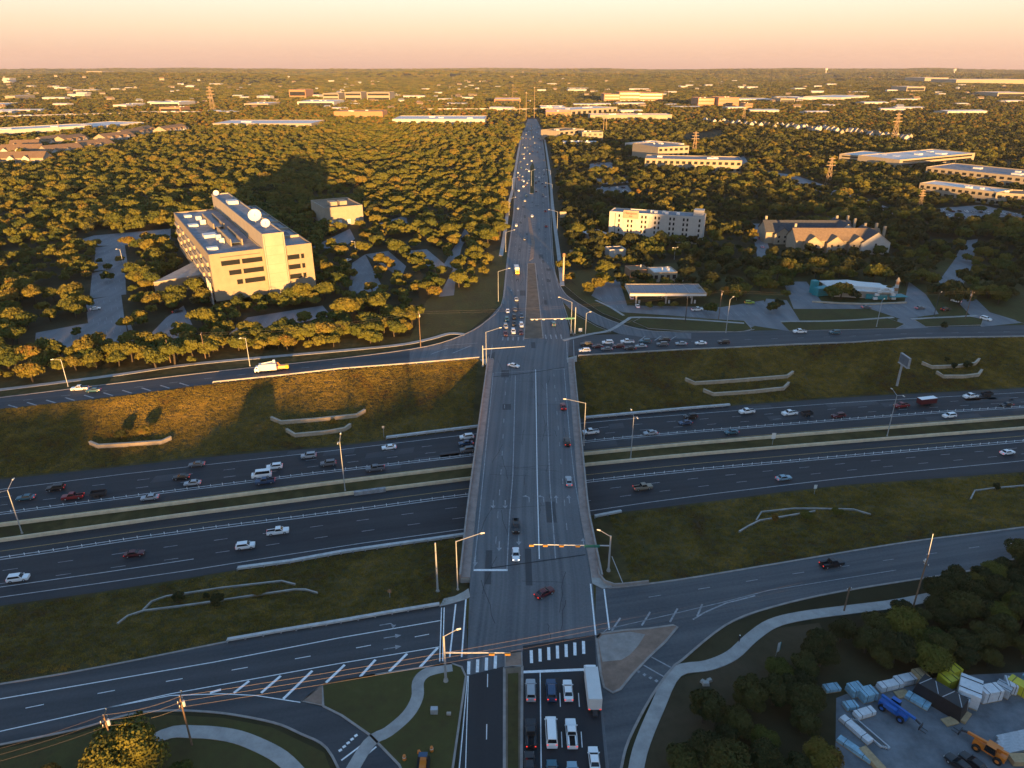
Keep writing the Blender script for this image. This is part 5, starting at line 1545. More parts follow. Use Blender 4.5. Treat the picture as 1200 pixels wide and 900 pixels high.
def car_proto(name, L, W, hood_z, roof_z, xs_cab, xs_roof, bed=None, cat="car", sill=0.28, wr=0.34, boxy=0.0):
    """xs_cab: rear/front foot of the cabin; xs_roof: rear/front edge of the roof; bed=(x0,x1,z) open pickup bed"""
    t = thing(name, "", cat)
    b = MB()
    n = 9
    st = []
    for i in range(n):
        u = -1 + 2 * i / (n - 1)
        x = u * L / 2
        e = abs(u)
        w = W / 2 * (1 - 0.10 * e ** 4 * (1 - boxy))
        zt = hood_z - (0.10 * max(0, u) ** 3 + 0.04 * max(0, -u) ** 3) * (1 - boxy)
        st.append([(x, -w * .92, sill), (x, -w, (sill + zt) * .52), (x, -w * .94, zt), (x, -w * .5, zt + .03), (x, w * .5, zt + .03), (x, w * .94, zt), (x, w, (sill + zt) * .52), (x, w * .92, sill)])
    for i in range(n - 1):
        for k in range(7):
            if bed and k == 3 and st[i][0][0] >= bed[0] - .3 and st[i + 1][0][0] <= bed[1] + .3:
                continue
            b.face([st[i][k], st[i + 1][k], st[i + 1][k + 1], st[i][k + 1]])
        b.face([st[i][7], st[i + 1][7], st[i + 1][0], st[i][0]])
    b.face(list(reversed(st[0]))[::-1]); b.face(list(reversed(st[-1])))
    # cabin
    wb, wt = W * 0.46, W * 0.37
    zb = hood_z - 0.02
    x0, x1 = xs_cab; r0, r1 = xs_roof
    A = [(x0, -wb, zb), (x1, -wb, zb), (x1, wb, zb), (x0, wb, zb)]
    B = [(r0, -wt, roof_z), (r1, -wt, roof_z), (r1, wt, roof_z), (r0, wt, roof_z)]
    for i in range(4):
        j = (i + 1) % 4
        b.face([A[i], A[j], B[j], B[i]])
    mid_ = [((r0 + r1) / 2 + (p[0] - (r0 + r1) / 2) * .86, p[1] * .84, roof_z + .05) for p in B]
    for i in range(4):
        j = (i + 1) % 4
        b.face([B[i], B[j], mid_[j], mid_[i]])
    b.face(mid_)
    body = b.build("body", BASEP, t)
    def pane(nm, i, a=.10, c=.90, lo=.12, hi=.88):
        j = (i + 1) % 4
        P0, P1, Q0, Q1 = Vector(A[i]), Vector(A[j]), Vector(B[i]), Vector(B[j])
        f = lambda u, v: P0.lerp(P1, u).lerp(Q0.lerp(Q1, u), v)
        q = [f(a, lo), f(c, lo), f(c, hi), f(a, hi)]
        nr = (q[1] - q[0]).cross(q[3] - q[0]).normalized() * 0.012
        g = MB(); g.face([p + nr for p in q]); g.build(nm, M['glass'], t)
    pane("windshield", 1, .04, .96); pane("rear_window", 3, .06, .94)
    pane("side_window", 0, .06, .94, .16, .9); pane("side_window", 2, .06, .94, .16, .9)
    if bed:
        k = MB()
        bw = W * .40
        k.box(((bed[0] + bed[1]) / 2, 0, bed[2] - .02), (bed[1] - bed[0], bw * 2, .04))
        for s in (-1, 1):
            k.box(((bed[0] + bed[1]) / 2, s * (bw + .03), (bed[2] + hood_z) / 2 + .02), (bed[1] - bed[0], .05, hood_z - bed[2] + .06))
        for x in (bed[0], bed[1]):
            k.box((x, 0, (bed[2] + hood_z) / 2 + .02), (.05, bw * 2 + .1, hood_z - bed[2] + .06))
        k.build("cargo_bed", M['rubber'], t)
    for sx in (-L * .31, L * .31):
        for s in (-1, 1):
            wv = MB().tube((sx, s * W * .38, wr), (sx, s * W * .505, wr), wr, wr, 12).build("wheel", M['rubber'], t)
            MB().tube((sx, s * W * .505, wr), (sx, s * W * .515, wr), wr * .55, wr * .5, 8).build("rim", M['steel'], wv)
    for s in (-1, 1):
        MB().box((L / 2 - .02, s * W * .36, hood_z - .22), (.12, .34, .15)).build("headlight", M['lamp_glass'], t)
        MB().box((-L / 2 + .02, s * W * .38, hood_z - .18), (.12, .26, .18)).build("taillight", M['taillight'], t)
        MB().box((x1 - .15, s * (W * .5 + .06), hood_z + .1), (.14, .18, .14)).build("mirror", BASEP, t)
    return t
PROTO = {
 'sedan': car_proto("sedan_car", 4.7, 1.82, 0.92, 1.44, (-1.75, 1.15), (-1.05, 0.25)),
 'suv': car_proto("suv_car", 4.75, 1.92, 1.08, 1.72, (-2.2, 1.25), (-1.95, 0.45), boxy=.3, wr=.37),
 'pickup': car_proto("pickup_truck", 5.7, 1.98, 1.12, 1.84, (-0.75, 1.45), (-0.5, 0.75), (-2.7, -0.85, 0.7), "pickup truck", boxy=.5, wr=.4),
 'van': car_proto("cargo_van", 5.8, 2.05, 1.35, 2.45, (-2.8, 2.35), (-2.75, 1.6), boxy=.6, cat="van", wr=.38),
}
def trailer_proto(name, L, W, z0, h, m, cat="trailer", open_=True, roof=None):
    t = thing(name, "", cat)
    MB().box((0, 0, z0), (L, W, .15)).build("floor", M['dark_metal'], t)
    if open_:
        s = MB()
        for y in (-W / 2, W / 2): s.box((0, y, z0 + h / 2 + .08), (L, .08, h))
        for x in (-L / 2, L / 2): s.box((x, 0, z0 + h / 2 + .08), (.08, W, h))
        s.build("side_boards", m, t)
    else:
        MB().box((0, 0, z0 + h / 2 + .08), (L, W, h)).build("box_body", m, t)
        if roof: MB().box((0, 0, z0 + h + .13), (L - .1, W - .1, .1)).build("roof", roof, t)
    MB().tube((L / 2, 0, z0), (L / 2 + 1.3, 0, z0 - .1), .07, .07, 6).build("drawbar", M['dark_metal'], t)
    for x in (-.5, .5):
        for s in (-1, 1):
            MB().tube((x, s * W * .5, .34), (x, s * (W * .5 + .2), .34), .34, .34, 12).build("wheel", M['rubber'], t)
    return t
PROTO['trailer'] = trailer_proto("utility_trailer", 4.0, 1.9, .62, .8, M['dark_metal'])
PROTO['boxtrailer'] = trailer_proto("box_trailer", 7.0, 2.3, .7, 1.9, PAINT['maroon'], open_=False, roof=PAINT['white'])
def truck_proto(name, Lb, W, hb, cab, box):
    t = thing(name, "", "truck")
    MB().box((-Lb * .5 + .2, 0, .95 + hb / 2), (Lb, W, hb)).build("cargo_box", box, t)
    MB().box((-Lb * .5, 0, .8), (Lb + 2.2, .9, .28)).build("chassis", M['dark_metal'], t)
    c = MB(); c.box((1.25, 0, 1.25), (1.9, W * .92, 1.5)); c.box((1.0, 0, 2.3), (1.4, W * .86, .8), 0, 0, .86)
    cb = c.build("cab", cab, t)
    MB().box((1.66, 0, 2.25), (.1, W * .74, .55)).build("windshield", M['glass'], t)
    for s in (-1, 1):
        MB().box((1.1, s * W * .425, 2.25), (.8, .06, .5)).build("side_window", M['glass'], t)
        MB().box((2.2, s * W * .36, 1.0), (.08, .35, .22)).build("headlight", M['lamp_glass'], t)
        MB().box((-Lb + .18, s * W * .4, 1.05), (.08, .25, .2)).build("taillight", M['taillight'], t)
        for x in (1.3, -Lb * .62, -Lb * .8):
            MB().tube((x, s * W * .36, .5), (x, s * W * .5, .5), .5, .5, 12).build("wheel", M['rubber'], t)
    MB().box((-Lb + .19, 0, 1.0 + hb / 2), (.05, W * .82, hb * .86)).build("rear_door", M['white_metal'], t)
    return t
BOXC = PAINT['white']
PROTO['truck'] = truck_proto("box_truck", 7.6, 2.5, 2.7, BASEP, M['white_metal'])
# far small cars: one mesh each, too small to show parts
def tiny_proto():
    b = MB()
    b.box((0, 0, .62), (4.6, 1.85, .66)); b.box((-.3, 0, 1.16), (2.9, 1.6, .44), 0, 1, .82); b.box((-.3, 0, 1.41), (2.0, 1.25, .07), 0, 0)
    for s in (-1, 1):
        for x in (-1.4, 1.4): b.tube((x, s * .8, .32), (x, s * .93, .32), .32, .32, 8, 2)
    o = b.build("car", [BASEP, M['glass'], M['rubber']])
    return o
TINY = tiny_proto()
used = set()
def car(kind, color, px, heading, label, z=0.0, group=None, lights=None):
    p = gp(px[0], px[1], z)
    p.z = z + 0.04
    root = PROTO[kind]
    rz = math.radians(heading)
    sw = {BASEP: PAINT[color]} if color != 'white' else {}
    if lights == 'on':
        sw[M['lamp_glass']] = M['headlight']
    o = dup(root, p, rz, label, group, swap=sw or None)
    return o
HW, HE = 193.0, 13.0          # highway headings, west-bound and east-bound
zc = ZH + 0.03
VG = "vehicles on the far highway carriageway"
VN = "vehicles on the near highway carriageway"
for k, c, px, h, lab, z, g in [
 ('sedan','teal',(31,585),HW,"teal sedan on the far carriageway at the left edge, beside the median lamp",zc,VG),
 ('suv','black',(66,574),HW,"black car on the far carriageway just above the red pickup",zc,VG),
 ('pickup','red',(86,584),HW,"red pickup towing a dark box trailer on the far carriageway",zc,VG),
 ('trailer','black',(116,581),HW,"dark trailer hitched behind the red pickup at left",zc,VG),
 ('sedan','silver',(176,585),HW,"silver car alone in the express lane left of the white van",zc,VG),
 ('sedan','grey',(231,546),HW,"grey sedan close to the far highway shoulder left of the white van",zc,VG),
 ('sedan','black',(213,561),HW,"black sedan just left of the silver sedan in mid-carriageway",zc,VG),
 ('sedan','silver',(226,568),HW,"silver sedan with the black sedan close on its upper left",zc,VG),
 ('pickup','blue',(311,566),HW,"dark blue pickup in the express lane below the white van",zc,VG),
 ('van','white',(307,559),HW,"white cargo van above the dark blue pickup",zc,VG),
 ('suv','white',(322,549),HW,"white car right behind the white cargo van",zc,VG),
 ('suv','silver',(362,536),HW,"silver car near the far shoulder, left of the sunlit median lamp",zc,VG),
 ('suv','grey',(385,545),HW,"grey car just left of the sunlit median lamp",zc,VG),
 ('pickup','grey',(440,551),HW,"dark pickup in the express lane right of the sunlit median lamp",zc,VG),
 ('sedan','white',(456,526),HW,"white sedan alone at the start of the shoulder barrier left of the bridge",zc,VG),
 ('suv','white',(547,514),HW,"white car of the three abreast coming from under the bridge",zc,VG),
 ('sedan','blue',(546,521),HW,"blue car between the white and grey ones coming from under the bridge",zc,VG),
 ('suv','grey',(548,529),HW,"grey car nearest us of the three coming from under the bridge",zc,VG),
 ('pickup','white',(692,508),HW,"white pickup just right of the bridge parapet",zc,VG),
 ('sedan','silver',(762,509),HW,"silver sedan right of the median lamp by the bridge",zc,VG),
 ('suv','black',(809,490),HW,"black car farther of the dark pair right of the bridge",zc,VG),
 ('sedan','blue',(803,497),HW,"dark blue sedan nearer of the dark pair right of the bridge",zc,VG),
 ('pickup','white',(875,484),HW,"white pickup at the end of the right shoulder barrier",zc,VG),
 ('sedan','teal',(857,508),HW,"dark teal sedan in the express lane left of the median sign",zc,VG),
 ('pickup','white',(925,486),HW,"white pickup towing a dark trailer",zc,VG),
 ('trailer','black',(945,487),HW,"dark open trailer behind the white pickup in the middle of the right side",zc,VG),
 ('suv','maroon',(982,489),HW,"dark red car left of the billboard's lamp",zc,VG),
 ('pickup','red',(1056,477),HW,"red pickup pulling a long white-roofed trailer",zc,VG),
 ('boxtrailer','white',(1085,474),HW,"long white-roofed dark red trailer under the billboard",zc,VG),
 ('pickup','white',(1137,466),HW,"white pickup with a covered trailer near the right edge",zc,VG),
 ('trailer','black',(1156,464),HW,"covered dark trailer near the right edge",zc,VG),
 ('sedan','black',(1179,476),HW,"black sedan at the right edge of the far carriageway",zc,VG),
 ('suv','white',(1112,489),HW,"white car in the express lane at the right, below the white-roofed trailer",zc,VG),
 ('suv','white',(22,680),HE,"white car at the left edge of the near carriageway",zc,VN),
 ('sedan','maroon',(158,651),HE,"dark red sedan on the near carriageway at left",zc,VN),
 ('suv','white',(288,642),HE,"white car on the near carriageway left of the white pickup",zc,VN),
 ('pickup','white',(326,625),HE,"white pickup on the near carriageway at left",zc,VN),
 ('pickup','tan',(753,573),HE,"tan pickup on the near carriageway right of the bridge",zc,VN),
 ('sedan','ltblue',(918,562),HE,"pale blue sedan on the near carriageway at right",zc,VN),
 ('sedan','white',(1180,532),HE,"white sedan at the right edge of the near carriageway",zc,VN),
]:
    car(k, c, px, h, lab, z, g)
NF = "vehicles on the frontage roads"
car('pickup','black',(974,663),14,"black pickup on the near right frontage road",0,NF)
car('sedan','white',(1192,640),14,"white sedan at the right edge on the near frontage road",0,NF)
car('pickup','white',(94,457),192,"white pickup on the far frontage road at left",0,NF)
car('sedan','teal',(110,459),192,"teal car close beside the white pickup on the far left frontage road",0,NF)
car('pickup','white',(937,390),184,"white pickup in front of the restaurant driveway",0,NF)
car('suv','teal',(978,391),184,"teal car in front of the restaurant lawn",0,NF)
QG = "cars queued on the frontage road right of the far crossing"
for k, c, px, lab in [('suv','black',(687,405),"black car in the queue, upper of the two nearest the far crossing"),('suv','white',(685,412.5),"white car in the queue against the guard rail nearest the far crossing"),('sedan','maroon',(700,407.5),"dark red car third in the queue beside the black one"),
  ('suv','white',(712,403),"white car in the upper lane of the queue, fourth from the crossing"),('sedan','grey',(711,410.5),"grey car by the guard rail just right of the white queue leader"),('suv','maroon',(724.5,407.5),"brown-red car in mid-queue below the white pickup"),('pickup','white',(735,402),"white pickup in the upper lane of the queue"),
  ('sedan','black',(738,409.5),"black car by the guard rail in mid-queue"),('sedan','silver',(751,407),"silver car in the queue below the teal one"),('suv','teal',(756,401.5),"teal car in the upper lane of the queue beside the painted hatching"),('suv','grey',(776,405),"grey car in the lower lane beside the painted hatching"),
  ('suv','black',(778,400),"black car in the upper lane beside the painted hatching"),('sedan','silver',(798,404),"silver car third from the queue's right end"),('sedan','white',(821,403.5),"white sedan second from the queue's right end"),('suv','black',(848,402.5),"black car last at the queue's right end")]:
    car(k, c, px, 184, lab, 0, QG)
AG = "vehicles on the bridge and crossings"
car('sedan','white',(602,430),-28,"white sedan turning at the far crossing",0.03,AG)
car('sedan','red',(660,478),92,"red car on the bridge's right lane, farthest",0.03,AG)
car('suv','black',(664.5,520),91,"black car with brake lights on the bridge's right lane",0.03,AG)
car('sedan','silver',(666.5,566),90,"silver sedan on the bridge's right lane, nearest",0.03,AG)
car('pickup','black',(604.5,619),-89,"black pickup coming over the bridge towards us",0.03,AG)
car('sedan','white',(604.5,652),-89,"white car with its headlights on, waiting at the bridge's near end",0.03,AG,'on')
car('sedan','maroon',(638,697),35,"dark red sedan turning in the near crossing",0.03,AG)
SG = "vehicles waiting on the near leg of the avenue"
for k, c, px, lab in [('suv','silver',(622,812),"silver car first in the left waiting lane"),('suv','blue',(646,812),"dark blue car first in the second waiting lane"),('sedan','white',(665.5,812),"white sedan first in the third waiting lane"),
   ('pickup','black',(622,863),"black pickup second in the left waiting lane"),('van','white',(646,862),"white van behind the dark blue car"),('pickup','white',(669.5,863),"white pickup with a black bed behind the white sedan"),
   ('sedan','white',(696,893),"white sedan behind the white box truck"),('sedan','black',(620.5,899),"black car cut by the bottom edge, left lane"),('sedan','teal',(647,909),"teal car cut by the bottom edge behind the white van"),('sedan','ltblue',(671,911),"pale blue car cut by the bottom edge behind the white pickup")]:
    car(k, c, px, 90, lab, 0.03, SG)
bt = car('truck','white',(692,799),90,"long white box truck first in the rightmost waiting lane",0.03,SG)
car('truck','yellow',(606,321),-86,"white box truck with a yellow cab on the north avenue",0.03,"vehicles on the north avenue")
NG = "cars waiting on the north side of the far crossing"
for k, c, px, lab in [('sedan','white',(595,366),"white car at the back of the left waiting lane"),('sedan','grey',(603.5,364),"grey car at the back of the middle waiting lane"),('suv','teal',(594,376),"teal car third in the left waiting lane"),('suv','black',(602.5,373),"black car second from the back of the middle waiting lane"),
    ('sedan','blue',(611,371.5),"dark blue car at the back of the right waiting lane"),('suv','silver',(592.5,384),"silver car second in the left waiting lane"),('suv','white',(611,382.5),"white car second in the right waiting lane"),('suv','white',(601.5,390),"white car first in the middle waiting lane"),
    ('sedan','maroon',(592.5,392.5),"dark red car first in the left waiting lane"),('sedan','maroon',(610.5,391),"dark red car first in the right waiting lane"),('sedan','black',(602.3,380.5),"black car second in the middle waiting lane"),('sedan','silver',(605,352),"silver car coming up behind the waiting cars"),
    ('suv','teal',(648.5,381),"dark teal car leaving the far crossing northwards")]:
    car(k, c, px, -86 if px[0] < 630 else 93, lab, 0.03, NG)
TG = "small cars far up the north avenue"
def tiny(c, x, y):
    p = gp(x, y, 0.03)
    o = TINY.copy(); COL.objects.link(o)
    o.location = p; o.rotation_euler = (0, 0, math.radians(88))
    o.scale = (1, 1, 1)
    if c != 'white':
        o.material_slots[0].link = 'OBJECT'; o.material_slots[0].material = PAINT[c]
    return tag(o, None, "car", TG)
fc = [('silver',607,245),('white',605,265),('grey',615,281),('white',623.5,254),('black',639,248),('maroon',640,266)]
fl_ = ["silver car in the left lanes beside the pale side street","white car in the left kerb lane above the yellow-cabbed truck","grey car in the left inner lane above the yellow-cabbed truck","white car in the turn bay of the median","black car in the right kerb lane at the pale side street","dark red car in the right kerb lane nearest the crossing"]
for (c, x, y), l in zip(fc, fl_):
    car('sedan', c, (x, y), 90 if x > 625 else -90, l, 0.03, TG)
farl = {}
for i, (c, x, y) in enumerate([('silver',614,181),('grey',610,190),('white',623,189),('silver',618,193),('white',607,203),('maroon',608,209),('white',614,213),('silver',618,215),('white',613.5,219),('white',608,224),('teal',617,230),
    ('silver',628,208),('white',632,209),('silver',636,208),('black',628,213.5),('silver',632,203.6),('grey',638,188),('blue',640,197),('white',615,152),('white',619.5,154.6),('white',629,155.8),('silver',626.5,168),('maroon',622,171.5),('maroon',624,178),('maroon',633.5,165),
    ('silver',616.6,158),('blue',612.5,170),('white',615,173.5),('silver',613,162),('grey',621,163),('silver',627,173),('grey',634,175),('white',624,151),('silver',628,148),('blue',636,181),('teal',611,197)]):
    o = tiny(c, x, y)
    o["label"] = f"tiny {c if c != 'ltblue' else 'pale blue'} car in the dense far traffic of the avenue"
for k in range(46):
    y_ = RNG.uniform(147, 240); w_ = gp(624, y_).y; xl_, xr_ = avx(w_)
    lane = RNG.choice([.10, .2, .3, .4, .62, .72, .82, .9])
    c = RNG.choice(['white', 'silver', 'silver', 'grey', 'black', 'white', 'blue', 'maroon'])
    o = tiny(c, 624, y_); o.location = (xl_ + (xr_ - xl_) * lane, w_, .03)
    o["label"] = f"tiny {c} car in the dense far traffic of the avenue"
tag(TINY, "tiny white car in the dense far traffic of the avenue", "car", TG)
TINY.location = gp(625, 161, 0.03); TINY.rotation_euler = (0, 0, math.radians(88))
LG = "cars parked or moving on side roads and lots"
for k, c, px, h, lab in [('suv','white',(1155,375),-60,"white car coming down the side road at right"),('sedan','white',(1120,354),120,"white car parked up the side road at right"),('suv','white',(740,350),90,"white car at the left pumps of the filling station, upper"),('sedan','white',(747,360),90,"white car at the left pumps of the filling station, lower"),
    ('pickup','white',(817,364),10,"white pickup under the trees right of the filling station canopy"),('suv','lime',(878,356),0,"lime green car in the lot right of the filling station"),('suv','black',(1108,364),20,"black car by the restaurant lawn nearest the side road"),('sedan','grey',(1078,362),10,"grey car in the row of restaurant parking, right one"),('sedan','grey',(1015,361),5,"grey car in front of the restaurant's rubble border"),
    ('sedan','silver',(178,280),30,"silver car parked in the clearing beside the office block's far side"),('sedan','white',(112,363),30,"white car in the left woodland car park"),('sedan','black',(208,366),40,"dark car in the striped lot left of the office entrance"),('sedan','white',(408,306),60,"white car in the lot right of the office block"),('suv','white',(795,330),5,"white van-like car behind the station shop"),
    ('sedan','silver',(893,290),80,"silver car on the lane behind the hotel, lower"),('sedan','blue',(890,280),80,"blue car on the lane behind the hotel, upper"),('sedan','black',(1124,900),118,"black car at the bottom edge of the building yard, left one"),('sedan','black',(1141,898),118,"black car at the bottom edge of the building yard, right one")]:
    car(k, c, px, h, lab, 0.03, LG)

PG = "cars parked in the lots right of the north avenue"
for k in range(44):
    x0_, x1_, y0_, y1_ = ((692, 717, 192, 201), (698, 736, 209, 215), (696, 740, 220, 229))[k % 3]
    o = tiny(RNG.choice(['white', 'silver', 'white', 'grey', 'black', 'ltblue', 'maroon']), RNG.uniform(x0_, x1_), RNG.choice([y0_ + .5, (y0_ + y1_) / 2, y1_ - .5]))
    o.rotation_euler = (0, 0, math.radians(RNG.choice([94, -86])))
    o["label"] = "small parked car in the lots behind the trees right of the north avenue"; o["group"] = PG
for k in range(26):
    t_ = k / 25
    o = tiny(RNG.choice(['white', 'silver', 'grey', 'black', 'maroon', 'white']), 1095 + t_ * 104, (247 if k % 2 else 253) + t_ * 5 + RNG.uniform(-.4, .4))
    o.rotation_euler = (0, 0, math.radians(RNG.choice([80, 100])))
    o["label"] = "small parked car in the lot in front of the right-edge offices"; o["group"] = "cars parked in front of the right-edge offices"
for k in range(12):
    o = tiny(RNG.choice(['white', 'silver', 'grey', 'black']), RNG.uniform(900, 1050), 0)
    t_ = RNG.random()
    p_ = gp(905 + t_ * 150, 206.5 + t_ * 46); o.location = (p_.x, p_.y, .03); o.rotation_euler = (0, 0, math.radians(RNG.choice([-55, 125])))
    o["label"] = "small car on the pale road running down to the right-edge offices"; o["group"] = "cars on the pale road at right"
# white bucket truck with an orange chipper behind it
bkt = dup(PROTO['truck'], gp(305, 436, 0.03), math.radians(192), "white utility bucket truck lit by the sun on the far left frontage road", NF)
bkt.scale = (.85, .95, .9)
t = bkt
MB().tube((-1.2, 0.4, 4.0), (-6.4, -0.2, 4.5), .25, .2, 8).build("boom", M['white_metal'], t)
MB().box((-6.6, -.2, 4.6), (1.0, 1.0, 1.1)).build("bucket", M['white_metal'], t)
ch = thing("wood_chipper", "orange wood chipper towed behind the white bucket truck", "chipper", tuple(gp(331, 433, 0.03)), math.radians(192), NF)
MB().box((0, 0, 1.3), (3.4, 1.7, 1.2), 0, 0, .85).build("hopper", PAINT['orange'], ch)
MB().tube((.8, 0, 1.9), (1.6, 0, 3.2), .3, .24, 8).build("chute", PAINT['orange'], ch)
MB().box((-1.9, 0, 1.3), (1.2, 1.9, 1.3)).build("feed_table", PAINT['yellow'], ch)
MB().tube((1.7, 0, .7), (3.4, 0, .7), .08, .08, 6).build("drawbar", M['dark_metal'], ch)
for s in (-1, 1):
    MB().tube((0, s * .85, .4), (0, s * 1.05, .4), .4, .4, 12).build("wheel", M['rubber'], ch)

# prototypes that only served as patterns are removed
def kill(o):
    for c in list(o.children): kill(c)
    bpy.data.objects.remove(o)
for r in PROTO.values(): kill(r)

# ------------------------------------------------------------------ roadwork machine, walker
tr = thing("trench_digger", "small orange digger with a roof standing on the island lawn at the bottom edge", "digger", tuple(gp(496, 898, .13)), math.radians(90))
MB().box((0, 0, .75), (2.2, 1.1, .7)).build("body", PAINT['orange'], tr)
MB().box((.6, 0, 2.1), (.9, 1.5, .1)).build("roof", PAINT['blue'], tr)
for s in (-1, 1):
    MB().box((.3, s * .85, .35), (2.3, .4, .7)).build("track", M['rubber'], tr)
    MB().tube((.25, s * .6, 1.0), (.25, s * .6, 2.1), .05, .05, 6).build("roof_post", M['dark_metal'], tr)
MB().tube((1.1, 0, .9), (2.0, .9, 1.5), .14, .1, 6).build("boom", PAINT['orange'], tr)
MB().box((2.1, 1.0, .9), (.5, .5, .5), 0, 0, .7).build("bucket", PAINT['orange'], tr)
def cone(label, x, y):
    t = thing("traffic_drum", label, "drum", tuple(gp(x, y, .13)), 0)
    MB().tube((0, 0, 0), (0, 0, 1.0), .34, .26, 10).build("drum", PAINT['orange'], t)
    MB().tube((0, 0, .55), (0, 0, .72), .318, .30, 10).build("band", M['sign_white'], t)
cone("orange and white drum left of the small digger on the island lawn", 474, 890)
cone("orange and white drum right of the small digger on the island lawn", 506, 880)

def person(label, loc, rz):
    me = bpy.data.meshes.new("person")
    V = [(0,0,.93),(0,0,1.15),(0,0,1.42),(0,0,1.52),(0,.0,1.66),(-.1,0,.9),(-.12,.12,.5),(-.12,.02,.06),(-.12,.16,.03),(.1,0,.9),(.12,-.10,.5),(.12,-.22,.08),(.12,-.08,.03),(-.2,0,1.4),(-.26,-.06,1.12),(-.24,.1,.92),(.2,0,1.4),(.26,.06,1.12),(.24,.22,.95)]
    E = [(0,1),(1,2),(2,3),(3,4),(0,5),(5,6),(6,7),(7,8),(0,9),(9,10),(10,11),(11,12),(2,13),(13,14),(14,15),(2,16),(16,17),(17,18)]
    me.from_pydata(V, E, [])
    o = bpy.data.objects.new("person", me); COL.objects.link(o)
    md = o.modifiers.new("skin", 'SKIN'); o.modifiers.new("smooth", 'SUBSURF').levels = 1
    rad = [.15,.15,.16,.06,.11,.1,.075,.045,.04,.1,.075,.045,.04,.07,.05,.035,.07,.05,.035]
    for sv, r in zip(me.skin_vertices[0].data, rad): sv.radius = (r, r)
    me.skin_vertices[0].data[0].use_root = True
    me.materials.append(M['black_cloth'])
    o.location = loc; o.rotation_euler = (0, 0, rz)
    MB().tube((0, 0, 1.70), (0, 0, 1.82), .15, .09, 10).build("cap", M['sign_white'], o)
    return tag(o, label, "person")
M['black_cloth'] = mat("black_cloth", (0.02, 0.02, 0.025), 0.9)
person("walker in dark clothes and a white cap on the grass beside the curving path", gp(866, 752, 0.02), math.radians(-50))

# ------------------------------------------------------------------ building yard, bottom right
def tele(label, x, y, ang, c):
    t = thing("telehandler", label, "telehandler", tuple(gp(x, y, .02)), math.radians(ang))
    P_ = PAINT[c]
    MB().box((0, 0, 1.15), (5.0, 1.5, .9)).build("chassis", P_, t)
    cab = MB().box((-.2, .75, 2.1), (1.7, .9, 1.3), 0, 0, .85).build("cab", M['glass'], t)
    MB().box((-.2, .75, 2.79), (1.5, .8, .08)).build("cab_roof", P_, cab)
    MB().box((-.4, -.8, 1.7), (2.2, .8, .8)).build("engine_cover", P_, t)
    bm_ = MB().tube((-2.5, 0, 2.45), (3.7, 0, 1.9), .32, .28, 4).build("boom", P_, t)
    MB().tube((3.6, 0, 1.9), (4.6, 0, 1.5), .2, .2, 4).build("boom_tip", M['dark_metal'], bm_)
    fk = MB(); fk.box((4.75, 0, 1.1), (.15, 1.4, .9))
    for s in (-.4, .4): fk.box((5.35, s, .68), (1.2, .14, .08))
    fk.build("fork", M['dark_metal'], t)
    for sx in (-1.6, 1.7):
        for s in (-1, 1):
            w = MB().tube((sx, s * .82, .68), (sx, s * 1.22, .68), .68, .68, 14).build("wheel", M['rubber'], t)
            MB().tube((sx, s * 1.22, .68), (sx, s * 1.24, .68), .34, .32, 10).build("rim", P_, w)
PAINT['bluem'] = mat("paint_machine_blue", (0.02, 0.12, 0.42), 0.4)
tele("blue telehandler with its boom lowered in the building yard", 1046, 836, -52, 'bluem')
tele("orange telehandler at the bottom edge of the building yard", 1158, 884, 128, 'orange')
M['wrap_white'] = mat("white_wrap", (0.62, 0.63, 0.64), 0.45, 0.12, 1.2)
M['wrap_blue'] = mat("pale_blue_wrap", (0.24, 0.42, 0.52), 0.45, 0.3, 0.9)
M['wrap_yellow'] = mat("yellow_wrap", (0.60, 0.50, 0.03), 0.5, 0.1, 0.8)
M['tarp'] = mat("black_tarp", (0.014, 0.014, 0.016), 0.5, 0.3, 0.8)
M['timber'] = mat("timber", (0.40, 0.28, 0.15), 0.8, 0.2, 1.5)
M['metal_pale'] = mat("pale_steel", (0.42, 0.43, 0.44), 0.5, 0.2, 1.2)
def pallet(label, x, y, ang, L, W, h, m, layers=3, strap=True, name="wrapped_pallet", group="stacked materials in the building yard"):
    t = thing(name, label, "pallet" if name != "timber_stack" else "stack", tuple(gp(x, y, .02)), math.radians(ang), group)
    MB().box((0, 0, .07), (L, W, .14)).build("pallet_base", M['timber'], t)
    lh = h / layers
    for k in range(layers):
        MB().box(((k % 2) * .05, 0, .15 + lh * (k + .5)), (L * (1 - .02 * k), W * (1 - .03 * (k % 2)), lh * .93)).build("layer", M[m], t)
    if strap:
        s = MB()
        for a in (-.28, .28):
            s.box((a * L, 0, .16 + h / 2), (.08, W + .05, h + .04))
        s.build("straps", M['dark_metal'], t)
